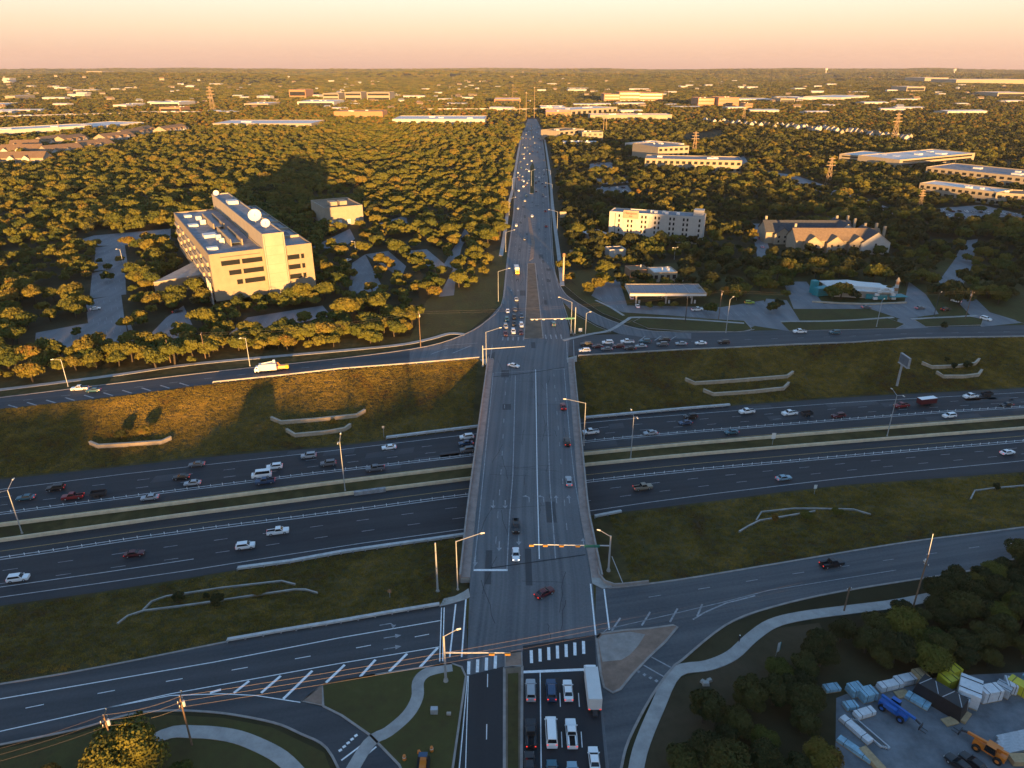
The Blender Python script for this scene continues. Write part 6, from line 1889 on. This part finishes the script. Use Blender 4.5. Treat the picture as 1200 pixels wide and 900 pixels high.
PL = [("flat pale blue pallet at the left end of the yard's back row",974,808,10,3,1.6,.7,'wrap_blue',1),("pale blue bundle behind the blue telehandler's cab",1001,812,15,2.6,2.2,1.6,'wrap_blue',2),("stepped pale blue bundle beside the blue telehandler",1015,818,15,3.0,2.2,1.8,'wrap_blue',3),
  ("long white-wrapped pallet in the back row, left",1042,806,14,5,1.6,1.2,'wrap_white',2),("long white-wrapped pallet in the back row, right",1060,800,14,4.6,1.8,1.3,'wrap_white',2),("brown board stack between the white pallet and the tarp",1076,798,14,2.2,2.4,2.0,'timber',3),
  ("loose pale blue sheet pile right of the blue telehandler",1075,823,-48,4,1.8,.7,'wrap_blue',1),("small crumpled blue bundle on the left of the yard",996,829,10,2.4,1.6,.8,'wrap_blue',1),("blue and white bundle below the crumpled one",1012,838,18,4.0,1.5,.9,'wrap_white',2),
  ("slanting white pipe bundle on the left of the yard",1002,857,-62,6,1.4,.8,'wrap_white',2),("slanting pale blue pipe bundle at the left bottom of the yard",1001,880,-50,6,1.3,.7,'wrap_blue',2),("yellow-wrapped cube at the top of the yard",1112,793,20,3.2,2.4,2.4,'wrap_yellow',1),
  ("white-topped yellow cube in front of the yellow one",1109,803,20,3.0,2.4,2.2,'wrap_yellow',1),("tall white panel stack right of the black tarp",1133,818,55,5,3.6,3.2,'wrap_white',1),("second white panel stack leaning on the tall one",1128,824,55,4.4,1.6,2.6,'metal_pale',1),
  ("stack of blue and white bricks in four layers",1157,818,12,4.2,2.2,2.4,'wrap_white',4),("grey stack right of the layered blue and white one",1174,812,40,2.2,2.6,1.8,'metal_pale',2),("white bundle beside the yellow one at the right edge",1182,808,-20,1.8,2.6,2.0,'wrap_white',3),
  ("yellow-wrapped bundle at the right edge of the yard",1192,810,-55,3.6,2.0,2.2,'wrap_yellow',1),("white bundle cut by the right edge of the yard",1207,802,-55,3,2,1.8,'wrap_blue',2)]
for lab, x, y, a, L_, W_, h_, m_, n_ in PL:
    pallet(lab, x, y, a, L_, W_, h_, m_, n_)
t = thing("tarpaulin_stack", "large stack under a black tarpaulin tied with pale straps", "stack", tuple(gp(1100, 824, .02)), math.radians(-50))
MB().box((0, 0, 1.6), (8.5, 3.6, 3.1), 0, 0, .9).build("tarpaulin", M['tarp'], t)
for k in range(4):
    MB().box((-3 + k * 2, 0, 3.17), (.12, 3.2, .06), .5 if k % 2 else -.3).build("strap", M['metal_pale'], t)
MB().box((4.6, 0, .3), (.8, 3.0, .5)).build("timber_end", M['timber'], t)
for lab, x, y, a in (("tan plywood sheet lying in front of the black tarpaulin", 1113, 846, 15), ("tan plywood sheet left of the black tarpaulin", 1057, 814, 12)):
    o = MB().box((0, 0, .15), (2.6, 1.6, .26)).build("plywood_sheet", M['timber']); o.location = gp(x, y, .02); o.rotation_euler = (0, 0, math.radians(a)); tag(o, lab, "plywood", "plywood sheets in the yard")
for k in range(4):
    o = MB().box((0, 0, .3), (.5, 6.5, .4)).build("steel_beam", M['metal_pale']); o.location = gp(1014 + k * 2.8, 860 + k * .6, .02); o.rotation_euler = (0, 0, math.radians(28)); tag(o, "grey steel beam of the row left of the yard's open floor", "beam", "steel beams at the left of the yard")
for k in range(7):
    o = MB().box((0, 0, .35 + .05 * k), (6.5, .55, .5)).build("steel_beam", M['metal_pale']); o.location = gp(1186 + (k % 2) * 1.5, 862 + k * 3.6, .02); o.rotation_euler = (0, 0, math.radians(12)); tag(o, "pale beam of the stack right of the orange telehandler", "beam", "pale beams right of the orange telehandler")
o = MB().box((0, 0, .6), (3.8, 1.8, 1.0)).build("timber_crate", M['timber']); o.location = gp(1196, 893, .02); tag(o, "tan timber crate under the pale beams at the bottom right corner", "crate")
o = MB().box((0, 0, .5), (1.5, 4.5, .8)).build("timber_crate", M['timber']); o.location = gp(1021, 892, .02); o.rotation_euler = (0, 0, .35); tag(o, "tan timber bundle at the bottom left corner of the yard", "crate")
for k, (x, y, s) in enumerate(((827, 802, .9), (831, 798, .7), (823, 799, .6))):
    o = MB().box((0, 0, s * .35), (s * 1.5, s * 1.1, s * .7), .4 * k, 0, .8).build("stone_block", M['concrete']); o.location = gp(x, y, .01); tag(o, ("largest", "middle-sized", "smallest")[k] + " grey stone block lying below the curving path", "stone", "stone blocks below the path")

# ------------------------------------------------------------------ trees
NR = np.random.default_rng(11)
def crown_arrays(R, Hc, z0, nl, nleaf, leaf, seed, flat=0.75, spread=0.62):
    """leaf faces gathered in clumps over an uneven dome"""
    r = np.random.default_rng(seed)
    ang = r.uniform(0, 2 * np.pi, nl)
    rad = R * spread * np.sqrt(r.uniform(0, 1, nl))
    zz = z0 + Hc * (0.20 + 0.62 * (1 - 0.8 * (rad / R) ** 2) * r.uniform(0.30, 1.05, nl))
    lr = R * r.uniform(0.22, 0.42, nl)
    C = np.stack([rad * np.cos(ang), rad * np.sin(ang), zz], 1)
    pick = r.choice(nl, nleaf, p=lr ** 2 / (lr ** 2).sum())
    d = r.normal(size=(nleaf, 3)); d[:, 2] = np.abs(d[:, 2]) * 0.9 - 0.7 * r.uniform(0, 1, nleaf)
    d /= np.linalg.norm(d, axis=1)[:, None]
    k = r.uniform(0.62, 1.08, nleaf)
    P = C[pick] + d * (lr[pick] * k)[:, None] * np.array([1, 1, flat])
    nrm = d + r.normal(size=(nleaf, 3)) * 0.45
    nrm /= np.linalg.norm(nrm, axis=1)[:, None]
    t = np.cross(nrm, r.normal(size=(nleaf, 3))); t /= np.linalg.norm(t, axis=1)[:, None]
    b = np.cross(nrm, t)
    s = leaf * r.uniform(0.6, 1.35, nleaf)[:, None]
    q = np.stack([P - t * s - b * s * .6, P + t * s * .8 - b * s * .7, P + t * s + b * s * .7, P - t * s * .7 + b * s * .6], 1).reshape(-1, 3)
    return q
def leaf_mesh(name, q, m):
    me = bpy.data.meshes.new(name)
    n = len(q) // 4
    me.vertices.add(len(q)); me.vertices.foreach_set("co", q.astype(np.float32).ravel())
    me.loops.add(len(q)); me.loops.foreach_set("vertex_index", np.arange(len(q), dtype=np.int32))
    me.polygons.add(n); me.polygons.foreach_set("loop_start", np.arange(0, 4 * n, 4, dtype=np.int32))
    me.materials.append(m)
    me.update(calc_edges=True)
    return me
def trunk_mesh(h, r, seed, limbs=5, R=3.5):
    rr = random.Random(seed)
    m = MB()
    m.tube((0, 0, -0.3), (rr.uniform(-.3, .3), rr.uniform(-.3, .3), h * .45), r, r * .7, 7)
    for k in range(limbs):
        a = 2 * math.pi * k / limbs + rr.uniform(-.4, .4)
        m.tube((0, 0, h * .38), (math.cos(a) * R * .55, math.sin(a) * R * .55, h * rr.uniform(.62, .8)), r * .5, r * .18, 5)
    me = bpy.data.meshes.new("trunk"); me.from_pydata(m.v, [], m.f); me.materials.append(M['bark']); me.update()
    return me
KINDS = []
for i, (R, Hc, z0, nl, mt_) in enumerate(((4.6, 6.2, 0.9, 20, 'leaf'), (4.0, 6.0, 1.0, 16, 'leaf'), (5.2, 6.8, 0.9, 25, 'leaf'), (3.6, 6.8, 0.6, 15, 'leaf_dark'), (4.4, 6.4, 0.7, 18, 'leaf_dark'), (3.4, 6.0, 0.9, 14, 'leaf_gold'))):
    near = leaf_mesh("crown", crown_arrays(R, Hc, z0, nl + 8, 13000, 0.15, 100 + i), M[mt_])
    midm = leaf_mesh("crown", crown_arrays(R, Hc, z0, nl, 2300, 0.36, 200 + i), M[mt_])
    KINDS.append((R, Hc + z0, near, midm, trunk_mesh(Hc + z0, 0.3, i, 5, R)))

# where trees may not stand: a map mask, 2 m cells
MX0, MY0, MS = -1300.0, 40.0, 2.0
NXm, NYm = 1300, 900
mask = np.zeros((NYm, NXm), bool)
gxm, gym = np.meshgrid(MX0 + MS * np.arange(NXm), MY0 + MS * np.arange(NYm))
def paint_poly(pts, grow=0.0):
    P = np.array([(p[0], p[1]) for p in pts])
    c = P.mean(0)
    if grow:
        d = P - c
        P = c + d * (1 + grow / np.maximum(1, np.linalg.norm(d, axis=1)))[:, None]
    x0, y0, x1, y1 = *(P.min(0)), *(P.max(0))
    i0, i1 = max(0, int((x0 - MX0) / MS)), min(NXm, int((x1 - MX0) / MS) + 2)
    j0, j1 = max(0, int((y0 - MY0) / MS)), min(NYm, int((y1 - MY0) / MS) + 2)
    if i1 <= i0 or j1 <= j0: return
    X, Y = gxm[j0:j1, i0:i1], gym[j0:j1, i0:i1]
    ins = np.zeros(X.shape, bool)
    n = len(P)
    for k in range(n):
        xa, ya = P[k]; xb, yb = P[(k + 1) % n]
        cond = (ya > Y) != (yb > Y)
        with np.errstate(divide='ignore', invalid='ignore'):
            xi = (xb - xa) * (Y - ya) / (yb - ya) + xa
        ins ^= cond & (X < xi)
    mask[j0:j1, i0:i1] |= ins
for L_ in LOTS:
    paint_poly([gp(x, y) for x, y in L_], 2.6)
lotm = mask.copy(); mask[:] = False
for yv in range(NYm):
    y = MY0 + MS * yv
    if y < 1800:
        xl, xr = avx(y)
        mask[yv, (gxm[yv] > xl - (8.5 if y < 1200 else 4)) & (gxm[yv] < xr + (8.5 if y < 1200 else 4))] = True
nfy = np.array([yl('nf_far', x) + 11 for x in MX0 + MS * np.arange(NXm)])
mask |= gym < nfy[None, :]
for pxs in ([(500,352),(545,345),(592,300),(592,402),(495,412),(470,405)], [(645,300),(735,352),(905,352),(1060,360),(1100,362),(1300,352),(1300,400),(645,400)], [(655,330),(690,330),(700,352),(730,366),(735,380),(690,395),(655,380)],
            [(1190,340),(1300,340),(1300,400),(1190,400)], [(800,158),(845,152),(850,163),(800,168)]):
    paint_poly([gp(x, y) for x, y in pxs])
def foot(o, grow=3.0):
    """footprint of a building from its parts' bounds"""
    mw = Matrix.Translation(o.location) @ o.rotation_euler.to_matrix().to_4x4()
    xs, ys = [], []
    for c in o.children:
        if c.type == 'MESH':
            for b in c.bound_box:
                xs.append(b[0]); ys.append(b[1])
    if xs:
        a, b, c, d = min(xs) - grow, max(xs) + grow, min(ys) - grow, max(ys) + grow
        paint_poly([mw @ Vector(p) for p in ((a, c, 0), (b, c, 0), (b, d, 0), (a, d, 0))])
bpy.context.view_layer.update()
for o in list(COL.objects):
    if o.get("category") in ("building", "house") and o.type == 'EMPTY':
        foot(o, 4.0 if o.location.y < 700 else 2.0)
def free(x, y):
    i, j = int((x - MX0) / MS), int((y - MY0) / MS)
    if 0 <= i < NXm and 0 <= j < NYm:
        return not mask[j, i]
    return True
def in_lot(x, y):
    i, j = int((x - MX0) / MS), int((y - MY0) / MS)
    return 0 <= i < NXm and 0 <= j < NYm and bool(lotm[j, i])
def in_poly(px, py, P):
    c = False
    n = len(P)
    for k in range(n):
        xa, ya = P[k]; xb, yb = P[(k + 1) % n]
        if (ya > py) != (yb > py) and px < (xb - xa) * (py - ya) / (yb - ya) + xa: c = not c
    return c
SPARSE = [[(690,300),(905,290),(905,360),(690,360)], [(930,325),(1110,315),(1110,370),(930,370)], [(400,240),(545,240),(545,370),(380,370)], [(40,270),(240,265),(240,420),(20,420)]]
TREES = []           # x, y, z, kind, scale
def noise2(x, y):
    return 0.5 + 0.25 * math.sin(x * 0.021 + 1.7 * math.sin(y * 0.013)) + 0.25 * math.sin(y * 0.027 + 1.3 * math.sin(x * 0.017 + 2))
y = 240.0
cell = 7.0
while y < 1500:
    cl = cell * (1 + 0.12 * (y > 800))
    lim = 0.82 * y + 60
    x = -lim
    while x < lim:
        X, Y = x + NR.uniform(-.42, .42) * cl, y + NR.uniform(-.42, .42) * cl
        x += cl
        if not free(X, Y): continue
        if in_lot(X, Y):
            if NR.uniform() < .07: TREES.append((X, Y, 0.0, int(NR.choice([0, 1, 2])), NR.uniform(.5, .95)))
            continue
        u = NR.uniform()
        px, py, _ = proj(X, Y, 0)
        if any(in_poly(px, py, P) for P in SPARSE):
            if u < 0.34: continue
        elif u < 0.06: continue
        elif noise2(X * 1.9 + 300, Y * 1.9) < 0.13 and NR.uniform() < .7: continue
        nz = noise2(X, Y)
        right = px > 640
        w = min(.999, max(0, NR.uniform() * .62 + .38 * noise2(X * 2.3 + 90, Y * 2.1)))
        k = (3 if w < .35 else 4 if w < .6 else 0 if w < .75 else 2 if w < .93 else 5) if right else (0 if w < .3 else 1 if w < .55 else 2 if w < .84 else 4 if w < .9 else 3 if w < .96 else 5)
        TREES.append((X, Y, 0.0, k, float(np.clip(NR.lognormal(-.1, .25), .5, 1.5)) * (.78 + .32 * nz)))
    y += cl
# wood round the building yard
WOOD = [(790,925),(788,895),(800,856),(842,826),(905,802),(940,775),(985,742),(1010,716),(1060,722),(1100,700),(1150,672),(1200,658),(1300,640),(1300,775),(1200,778),(1110,786),(1058,792),(1012,800),(982,812),(974,840),(976,925)]
yy = 75.0
while yy < 150:
    x = 10.0
    while x < 140:
        X, Y = x + NR.uniform(-2.2, 2.2), yy + NR.uniform(-2.2, 2.2)
        x += 4.4
        px, py, _ = proj(X, Y, 0)
        if in_poly(px, py, WOOD) and NR.uniform() < .9:
            TREES.append((X, Y, 0.0, int(NR.choice([3, 4, 3, 4, 3, 4, 0])), NR.uniform(.6, 1.05)))  # mostly the leaves darkened for shade
    yy += 4.4
# sunlit row along the left frontage pavement
for i in range(64):
    px = 108 + i * 5.9
    py = 432 - (px - 108) * 0.095 - NR.uniform(3, 16)
    if 262 < px < 275 or 478 < px: continue
    p = gp(px, py)
    TREES.append((p.x, p.y, 0, int(NR.choice([0, 1, 2])), NR.uniform(.75, 1.15)))
for px, py, k, s in ((760,362,1,.55),(775,361,1,.5),(790,361,1,.55),(832,368,0,.9),(822,352,2,.9),(850,350,5,1.0),(862,352,0,1.0),(905,366,4,.8),(912,362,3,.8),(985,350,2,1.25),(975,352,0,1.1),(1000,352,4,.9),(1105,385,4,.45),(1040,346,5,.8),(690,345,0,1),(700,340,2,.9),(712,335,0,.9),
                     (1066,328,5,.9),(1080,330,2,1.0),(1092,335,0,1.1),(660,318,2,.9),(668,330,0,.8),(675,308,2,1.1),(335,385,1,.8),(300,352,0,.85),(280,355,2,.8),(255,352,0,.9),(325,358,1,.6),(345,360,0,.8),(380,352,2,1.0),(240,358,1,.8)):
    p = gp(px, py)
    TREES.append((p.x, p.y, 0, k, s))

def zone(px, py):
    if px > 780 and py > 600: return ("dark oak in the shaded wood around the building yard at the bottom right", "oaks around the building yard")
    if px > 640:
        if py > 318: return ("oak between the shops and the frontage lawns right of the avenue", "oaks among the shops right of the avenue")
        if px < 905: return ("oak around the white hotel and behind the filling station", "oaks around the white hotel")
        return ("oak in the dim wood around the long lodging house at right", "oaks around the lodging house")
    if py > 368 and px < 480: return ("sunlit oak in the row along the left frontage sidewalk", "oaks in the left roadside row")
    if px < 250: return ("golden oak around the woodland car park left of the office block", "oaks left of the office block")
    if px < 545: return ("golden oak among the car parks between the office block and the avenue", "oaks right of the office block")
    return ("golden oak in the belt along the left side of the north avenue", "oaks beside the north avenue")
def size_px(t):
    px, py, d = proj(t[0], t[1], 4)
    if not (-20 < px < 1220 and -20 < py < 960): return -1
    return KINDS[t[3]][0] * t[4] / d
order = sorted(range(len(TREES)), key=lambda i: -size_px(TREES[i]))
NEAR = set(order[:288])
tree_no = 0
def plant_tree(X, Y, Z, k, s, lab, grp, near, name="oak_tree"):
    R_, Ht, mn, mm, mt_ = KINDS[k]
    t = bpy.data.objects.new(name, None); COL.objects.link(t)
    t.location = (X, Y, Z); t.rotation_euler = (0, 0, NR.uniform(0, 6.28)); t.scale = (s, s, s * NR.uniform(.88, 1.12))
    tag(t, lab, "tree", grp)
    for nm, me in (("trunk", mt_), ("crown", mn if near else mm)):
        o = bpy.data.objects.new(nm, me); COL.objects.link(o); o.parent = t
    return t
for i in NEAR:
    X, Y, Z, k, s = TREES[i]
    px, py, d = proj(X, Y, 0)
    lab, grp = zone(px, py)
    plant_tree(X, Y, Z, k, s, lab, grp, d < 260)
# trees and shrubs with a place of their own
p = gp(150, 912); plant_tree(p.x, p.y, 0, 2, 1.4, "big golden tree lit by the sun at the bottom left, around the utility pole", None, True)
p = gp(60, 925); plant_tree(p.x, p.y, 0, 5, .8, "reddish low tree at the very bottom left corner", None, True)
p = gp(215, 925); plant_tree(p.x, p.y, 0, 1, .7, "small yellow-green tree at the bottom edge right of the big golden tree", None, True)
p = gp(115, 925); plant_tree(p.x, p.y, 0, 0, .9, "golden tree in front of the big one at the bottom left", None, True)
def on_slope(x, y):
    p = gp(x, y, -3)
    for _ in range(6): p = gp(x, y, zg(p.x, p.y))
    p.z = zg(p.x, p.y)
    return p
for x, y, k, s, lab in ((210,707,3,.42,"dark shrub at the left end of the planted bed on the near left slope"),(256,710,4,.44,"dark shrub in the middle of the planted bed on the near left slope"),(305,698,0,.40,"olive shrub at the right end of the planted bed on the near left slope"),(243,702,3,.25,"tiny shrub between the two dark shrubs on the near left slope"),
                      (908,612,5,.38,"yellowish shrub at the left end of the near right bed"),(945,610,0,.44,"green shrub in the middle of the near right bed"),(980,606,1,.42,"green shrub at the right end of the near right bed"),(1167,575,3,.34,"small dark shrub by the stone edging at the right end of the near slope"),
                      (170,512,0,.6,"sunlit shrub above the low retaining wall on the left slope"),(143,515,4,.5,"dark bush above the low retaining wall on the left slope"),(390,497,3,.3,"little dark bush between the pair of retaining walls on the left"),
                      (1117,433,3,.42,"left dark bush between the far right retaining walls"),(1133,432,4,.48,"right dark bush between the far right retaining walls"),(1109,424,3,.35,"dark bush above the far right retaining walls")):
    p = on_slope(x, y)
    plant_tree(p.x, p.y, p.z, k, s, lab, None, True, "shrub")

# the rest of the woods: one mass
far_kinds = []
for i, (R, Hc, z0, nl, mt_) in enumerate(((4.6, 6.2, 0.8, 16, 'leaf'), (4.2, 5.8, 0.9, 13, 'leaf'), (5.2, 6.6, 0.8, 19, 'leaf'), (3.8, 6.4, 0.4, 13, 'leaf_dark'), (4.6, 6.2, 0.6, 15, 'leaf_dark'), (3.6, 5.8, 0.8, 12, 'leaf_gold'))):
    far_kinds.append(leaf_mesh("woods_crown", crown_arrays(R, Hc, z0, nl, 750, 0.62, 300 + i), M[mt_]))
for i in range(4):
    qs = []
    r = np.random.default_rng(900 + i)
    for k in range(9):
        q = crown_arrays(5.0, 5.5, 0.5, 8, 110, 1.4, 950 + i * 20 + k)
        a, d = r.uniform(0, 6.28), 15 * math.sqrt(r.uniform())
        qs.append(q * r.uniform(.8, 1.3) + np.array([d * math.cos(a), d * math.sin(a), 0]))
    far_kinds.append(leaf_mesh("woods_clump", np.concatenate(qs), M['leaf' if i < 3 else 'leaf_dark']))
pts, kid, scl = [], [], []
for i, (X, Y, Z, k, s) in enumerate(TREES):
    if i not in NEAR:
        pts.append((X, Y, Z)); kid.append(k); scl.append(s)
def scatter(y0, y1, cell, kinds, smin, smax, keep):
    y = y0
    while y < y1:
        lim = 0.80 * y + 80
        n = int(2 * lim / cell)
        xs = -lim + cell * np.arange(n) + NR.uniform(-.45, .45, n) * cell
        ys = y + NR.uniform(-.45, .45, n) * cell
        u = NR.uniform(size=n)
        for X, Y, w in zip(xs, ys, u):
            g = 0.5 + 0.3 * math.sin(X * .0041 + 2.1 * math.sin(Y * .0023)) + 0.3 * math.sin(Y * .0057 + 1.4 * math.sin(X * .0033 + 1))
            if w > keep * (0.55 + 0.6 * g): continue
            if Y < 1830 and (not free(X, Y) or in_lot(X, Y)): continue
            pts.append((X, Y, hillz(X, Y) - .2)); kid.append(int(NR.choice(kinds))); scl.append(NR.uniform(smin, smax))
        y += cell
scatter(1500, 2700, 12.0, [0, 1, 2, 3, 4, 5], .9, 1.5, .95)
scatter(2700, 6200, 30, [6, 7, 8, 9], .7, 1.25, .92)
scatter(6200, 14500, 78, [6, 7, 8, 9], 1.4, 2.6, .9)
wc = bpy.data.collections.new("woods_kinds")          # holds the crowns that the mass is made of; not in the scene itself
for i, me in enumerate(far_kinds):
    o = bpy.data.objects.new(f"woods_crown_{i:02d}", me)
    wc.objects.link(o)
me = bpy.data.meshes.new("woods")
me.from_pydata(pts, [], [])
for nm, tp, vals in (("kid", 'INT', kid), ("scl", 'FLOAT', scl), ("rot", 'FLOAT', list(NR.uniform(0, 6.28, len(pts))))):
    at = me.attributes.new(nm, tp, 'POINT')
    at.data.foreach_set("value", np.array(vals, dtype=np.int32 if tp == 'INT' else np.float32))
wo = bpy.data.objects.new("woods", me)
COL.objects.link(wo)
ng = bpy.data.node_groups.new("woods", 'GeometryNodeTree')
ng.interface.new_socket("Geometry", in_out='INPUT', socket_type='NodeSocketGeometry')
ng.interface.new_socket("Geometry", in_out='OUTPUT', socket_type='NodeSocketGeometry')
gi, go = ng.nodes.new("NodeGroupInput"), ng.nodes.new("NodeGroupOutput")
ci = ng.nodes.new("GeometryNodeCollectionInfo"); ci.inputs["Collection"].default_value = wc
ci.inputs["Separate Children"].default_value = True; ci.inputs["Reset Children"].default_value = True
ip_ = ng.nodes.new("GeometryNodeInstanceOnPoints"); ip_.inputs["Pick Instance"].default_value = True
def attr(nm, tp):
    a = ng.nodes.new("GeometryNodeInputNamedAttribute"); a.data_type = tp; a.inputs["Name"].default_value = nm
    return a.outputs["Attribute"]
cx = ng.nodes.new("ShaderNodeCombineXYZ")
ng.links.new(attr("rot", 'FLOAT'), cx.inputs["Z"])
e2r = ng.nodes.new("FunctionNodeEulerToRotation")
ng.links.new(cx.outputs[0], e2r.inputs[0])
ng.links.new(gi.outputs[0], ip_.inputs["Points"]); ng.links.new(ci.outputs[0], ip_.inputs["Instance"])
ng.links.new(attr("kid", 'INT'), ip_.inputs["Instance Index"])
ng.links.new(e2r.outputs[0], ip_.inputs["Rotation"]); ng.links.new(attr("scl", 'FLOAT'), ip_.inputs["Scale"])
ng.links.new(ip_.outputs[0], go.inputs[0])
md = wo.modifiers.new("woods", 'NODES'); md.node_group = ng
tag(wo, "endless golden oak woods stretching to the horizon", "woods", kind="stuff")

# standing dry grass on the slopes and lawns
def tuft_mesh(seed):
    r = np.random.default_rng(seed)
    V = []
    for k in range(16):
        a, o = r.uniform(0, 6.28), r.normal(size=2) * .3
        h, w = r.uniform(.12, .30), r.uniform(.03, .06)
        c, sn = math.cos(a) * w, math.sin(a) * w
        l = r.normal(size=2) * .12
        V += [(o[0] - c, o[1] - sn, -.03), (o[0] + c, o[1] + sn, -.03), (o[0] + l[0] + c * .5, o[1] + l[1] + sn * .5, h), (o[0] + l[0] - c * .5, o[1] + l[1] - sn * .5, h)]
    return leaf_mesh("grass_tuft", np.array(V), M['tuft'])
gp_, gs_ = [], []
def add_grass(n, ya, yb, t0, t1, x0=-235, x1=330):
    for X, t in zip(NR.uniform(x0, x1, n), NR.uniform(t0, t1, n)):
        Y = (1 - t) * yl(ya, X) + t * yl(yb, X)
        if 118 < Y < 280 and -14 < X < 27.5: continue
        gp_.append((X, Y, zg(X, Y))); gs_.append(NR.uniform(.6, 1.25))
add_grass(85000, 'hn_far', 'nf_near', .03, .985)
add_grass(50000, 'sf_far', 's_near', .02, .97)
gc = bpy.data.collections.new("grass_kinds")
for i in range(3):
    gc.objects.link(bpy.data.objects.new(f"grass_tuft_{i}", tuft_mesh(i)))
me = bpy.data.meshes.new("grass")
me.from_pydata(gp_, [], [])
for nm, tp, vals in (("kid", 'INT', NR.integers(0, 3, len(gp_))), ("scl", 'FLOAT', np.array(gs_)), ("rot", 'FLOAT', NR.uniform(0, 6.28, len(gp_)))):
    at = me.attributes.new(nm, tp, 'POINT')
    at.data.foreach_set("value", np.array(vals, dtype=np.int32 if tp == 'INT' else np.float32))
gr_o = bpy.data.objects.new("grass", me); COL.objects.link(gr_o)
ng2 = ng.copy(); 
for nd in ng2.nodes:
    if nd.bl_idname == "GeometryNodeCollectionInfo": nd.inputs["Collection"].default_value = gc
gr_o.modifiers.new("grass", 'NODES').node_group = ng2
tag(gr_o, "dry standing grass on the highway slopes", "grass", kind="stuff")

# pale houses sprinkled through the far woods
def house_mesh(wm, rm, L_, W_, h, rh):
    b = MB()
    b.prism([(-L_/2, -W_/2), (L_/2, -W_/2), (L_/2, W_/2), (-L_/2, W_/2)], 0, h, 0)
    for x in (-L_/2, L_/2): b.face([(x, -W_/2, h), (x, W_/2, h), (x, 0, h + rh)], 0)
    for s in (-1, 1):
        b.face([(-L_/2 - .6, s * (W_/2 + .6), h - .3), (L_/2 + .6, s * (W_/2 + .6), h - .3), (L_/2 + .6, 0, h + rh), (-L_/2 - .6, 0, h + rh)], 1)
    me = bpy.data.meshes.new("house"); me.from_pydata(b.v, [], b.f); me.materials.append(M[wm]); me.materials.append(M[rm])
    me.polygons.foreach_set("material_index", b.m); me.update()
    return me
HM = [house_mesh('cream', 'roof_tan', 17, 12, 7.5, 4), house_mesh('cream', 'roof_brown', 20, 13, 8, 5), house_mesh('white_wall', 'roof_white', 34, 22, 8, 1.2), house_mesh('white_wall', 'roof_grey', 15, 14, 8, 4)]
for k in range(262):
    while True:
        px, py = NR.uniform(-10, 1210), 84.5 + 48 * NR.beta(1.3, 1.6)
        p = far_ground(px, py)
        if 1500 < p.y < 12500 and free(p.x, p.y): break
    o = bpy.data.objects.new("house", HM[int(NR.choice([0, 0, 1, 2, 3]))]); COL.objects.link(o)
    o.location = p; o.rotation_euler = (0, 0, NR.uniform(-.9, .9)); s = NR.uniform(.7, 1.25); o.scale = (s, s, s)
    tag(o, "pale house sprinkled among the far woods towards the skyline", "house", "pale houses in the far woods")
for k in range(64):
    while True:
        px, py = NR.uniform(0, 1200), NR.uniform(98, 137)
        if 470 < px < 560 and py > 125: continue
        p = far_ground(px, py)
        if 1500 < p.y < 7500 and free(p.x, p.y): break
    o = bpy.data.objects.new("store", HM[2]); COL.objects.link(o)
    o.location = p; o.rotation_euler = (0, 0, NR.uniform(-.3, .3)); q_ = NR.uniform(1.0, 2.3); o.scale = (q_ * NR.uniform(.8, 1.6), q_, NR.uniform(.9, 1.5))
    tag(o, "pale flat-roofed store scattered in the far town below the skyline", "store", "pale stores in the far town")
# row of pale gabled town houses behind the meadow on the right
for k in range(46):
    t = k / 45
    px = 826 + t * 240 + NR.uniform(-1.5, 1.5); py = 146 + 20 * t ** 1.25 + NR.uniform(-2.2, 1.4)
    p = gp(px, py)
    o = bpy.data.objects.new("town_house", HM[int(NR.choice([0, 3]))]); COL.objects.link(o)
    o.location = p; o.rotation_euler = (0, 0, math.pi / 2 + NR.uniform(-.3, .3)); o.scale = (.62, .55, 1.0)
    tag(o, "pale gabled town house in the curving row beyond the meadow at right", "house", "town houses beyond the meadow")
pond = sheet_px("pond", [(830,165),(865,160),(930,162),(945,170),(900,172),(840,170)], 0.05, mat("pond_water", (0.012, 0.016, 0.014), 0.12))

# ------------------------------------------------------------------ evening haze
HAZE = 2.8e-5
if HAZE > 0:
    hz = MB().box((0, 7200, 150), (36000, 17600, 316)).build("haze", [])
    hm = bpy.data.materials.new("haze"); hm.use_nodes = True
    hm.node_tree.nodes.clear()
    ho = hm.node_tree.nodes.new("ShaderNodeOutputMaterial")
    hv = hm.node_tree.nodes.new("ShaderNodeVolumePrincipled")
    hv.inputs["Color"].default_value = (0.95, 0.93, 0.9, 1)
    hv.inputs["Density"].default_value = HAZE
    hv.inputs["Anisotropy"].default_value = 0.2
    hm.node_tree.links.new(hv.outputs[0], ho.inputs["Volume"])
    hz.data.materials.clear(); hz.data.materials.append(hm)
    tag(hz, "thin warm evening haze over the far woods", "haze", kind="stuff")
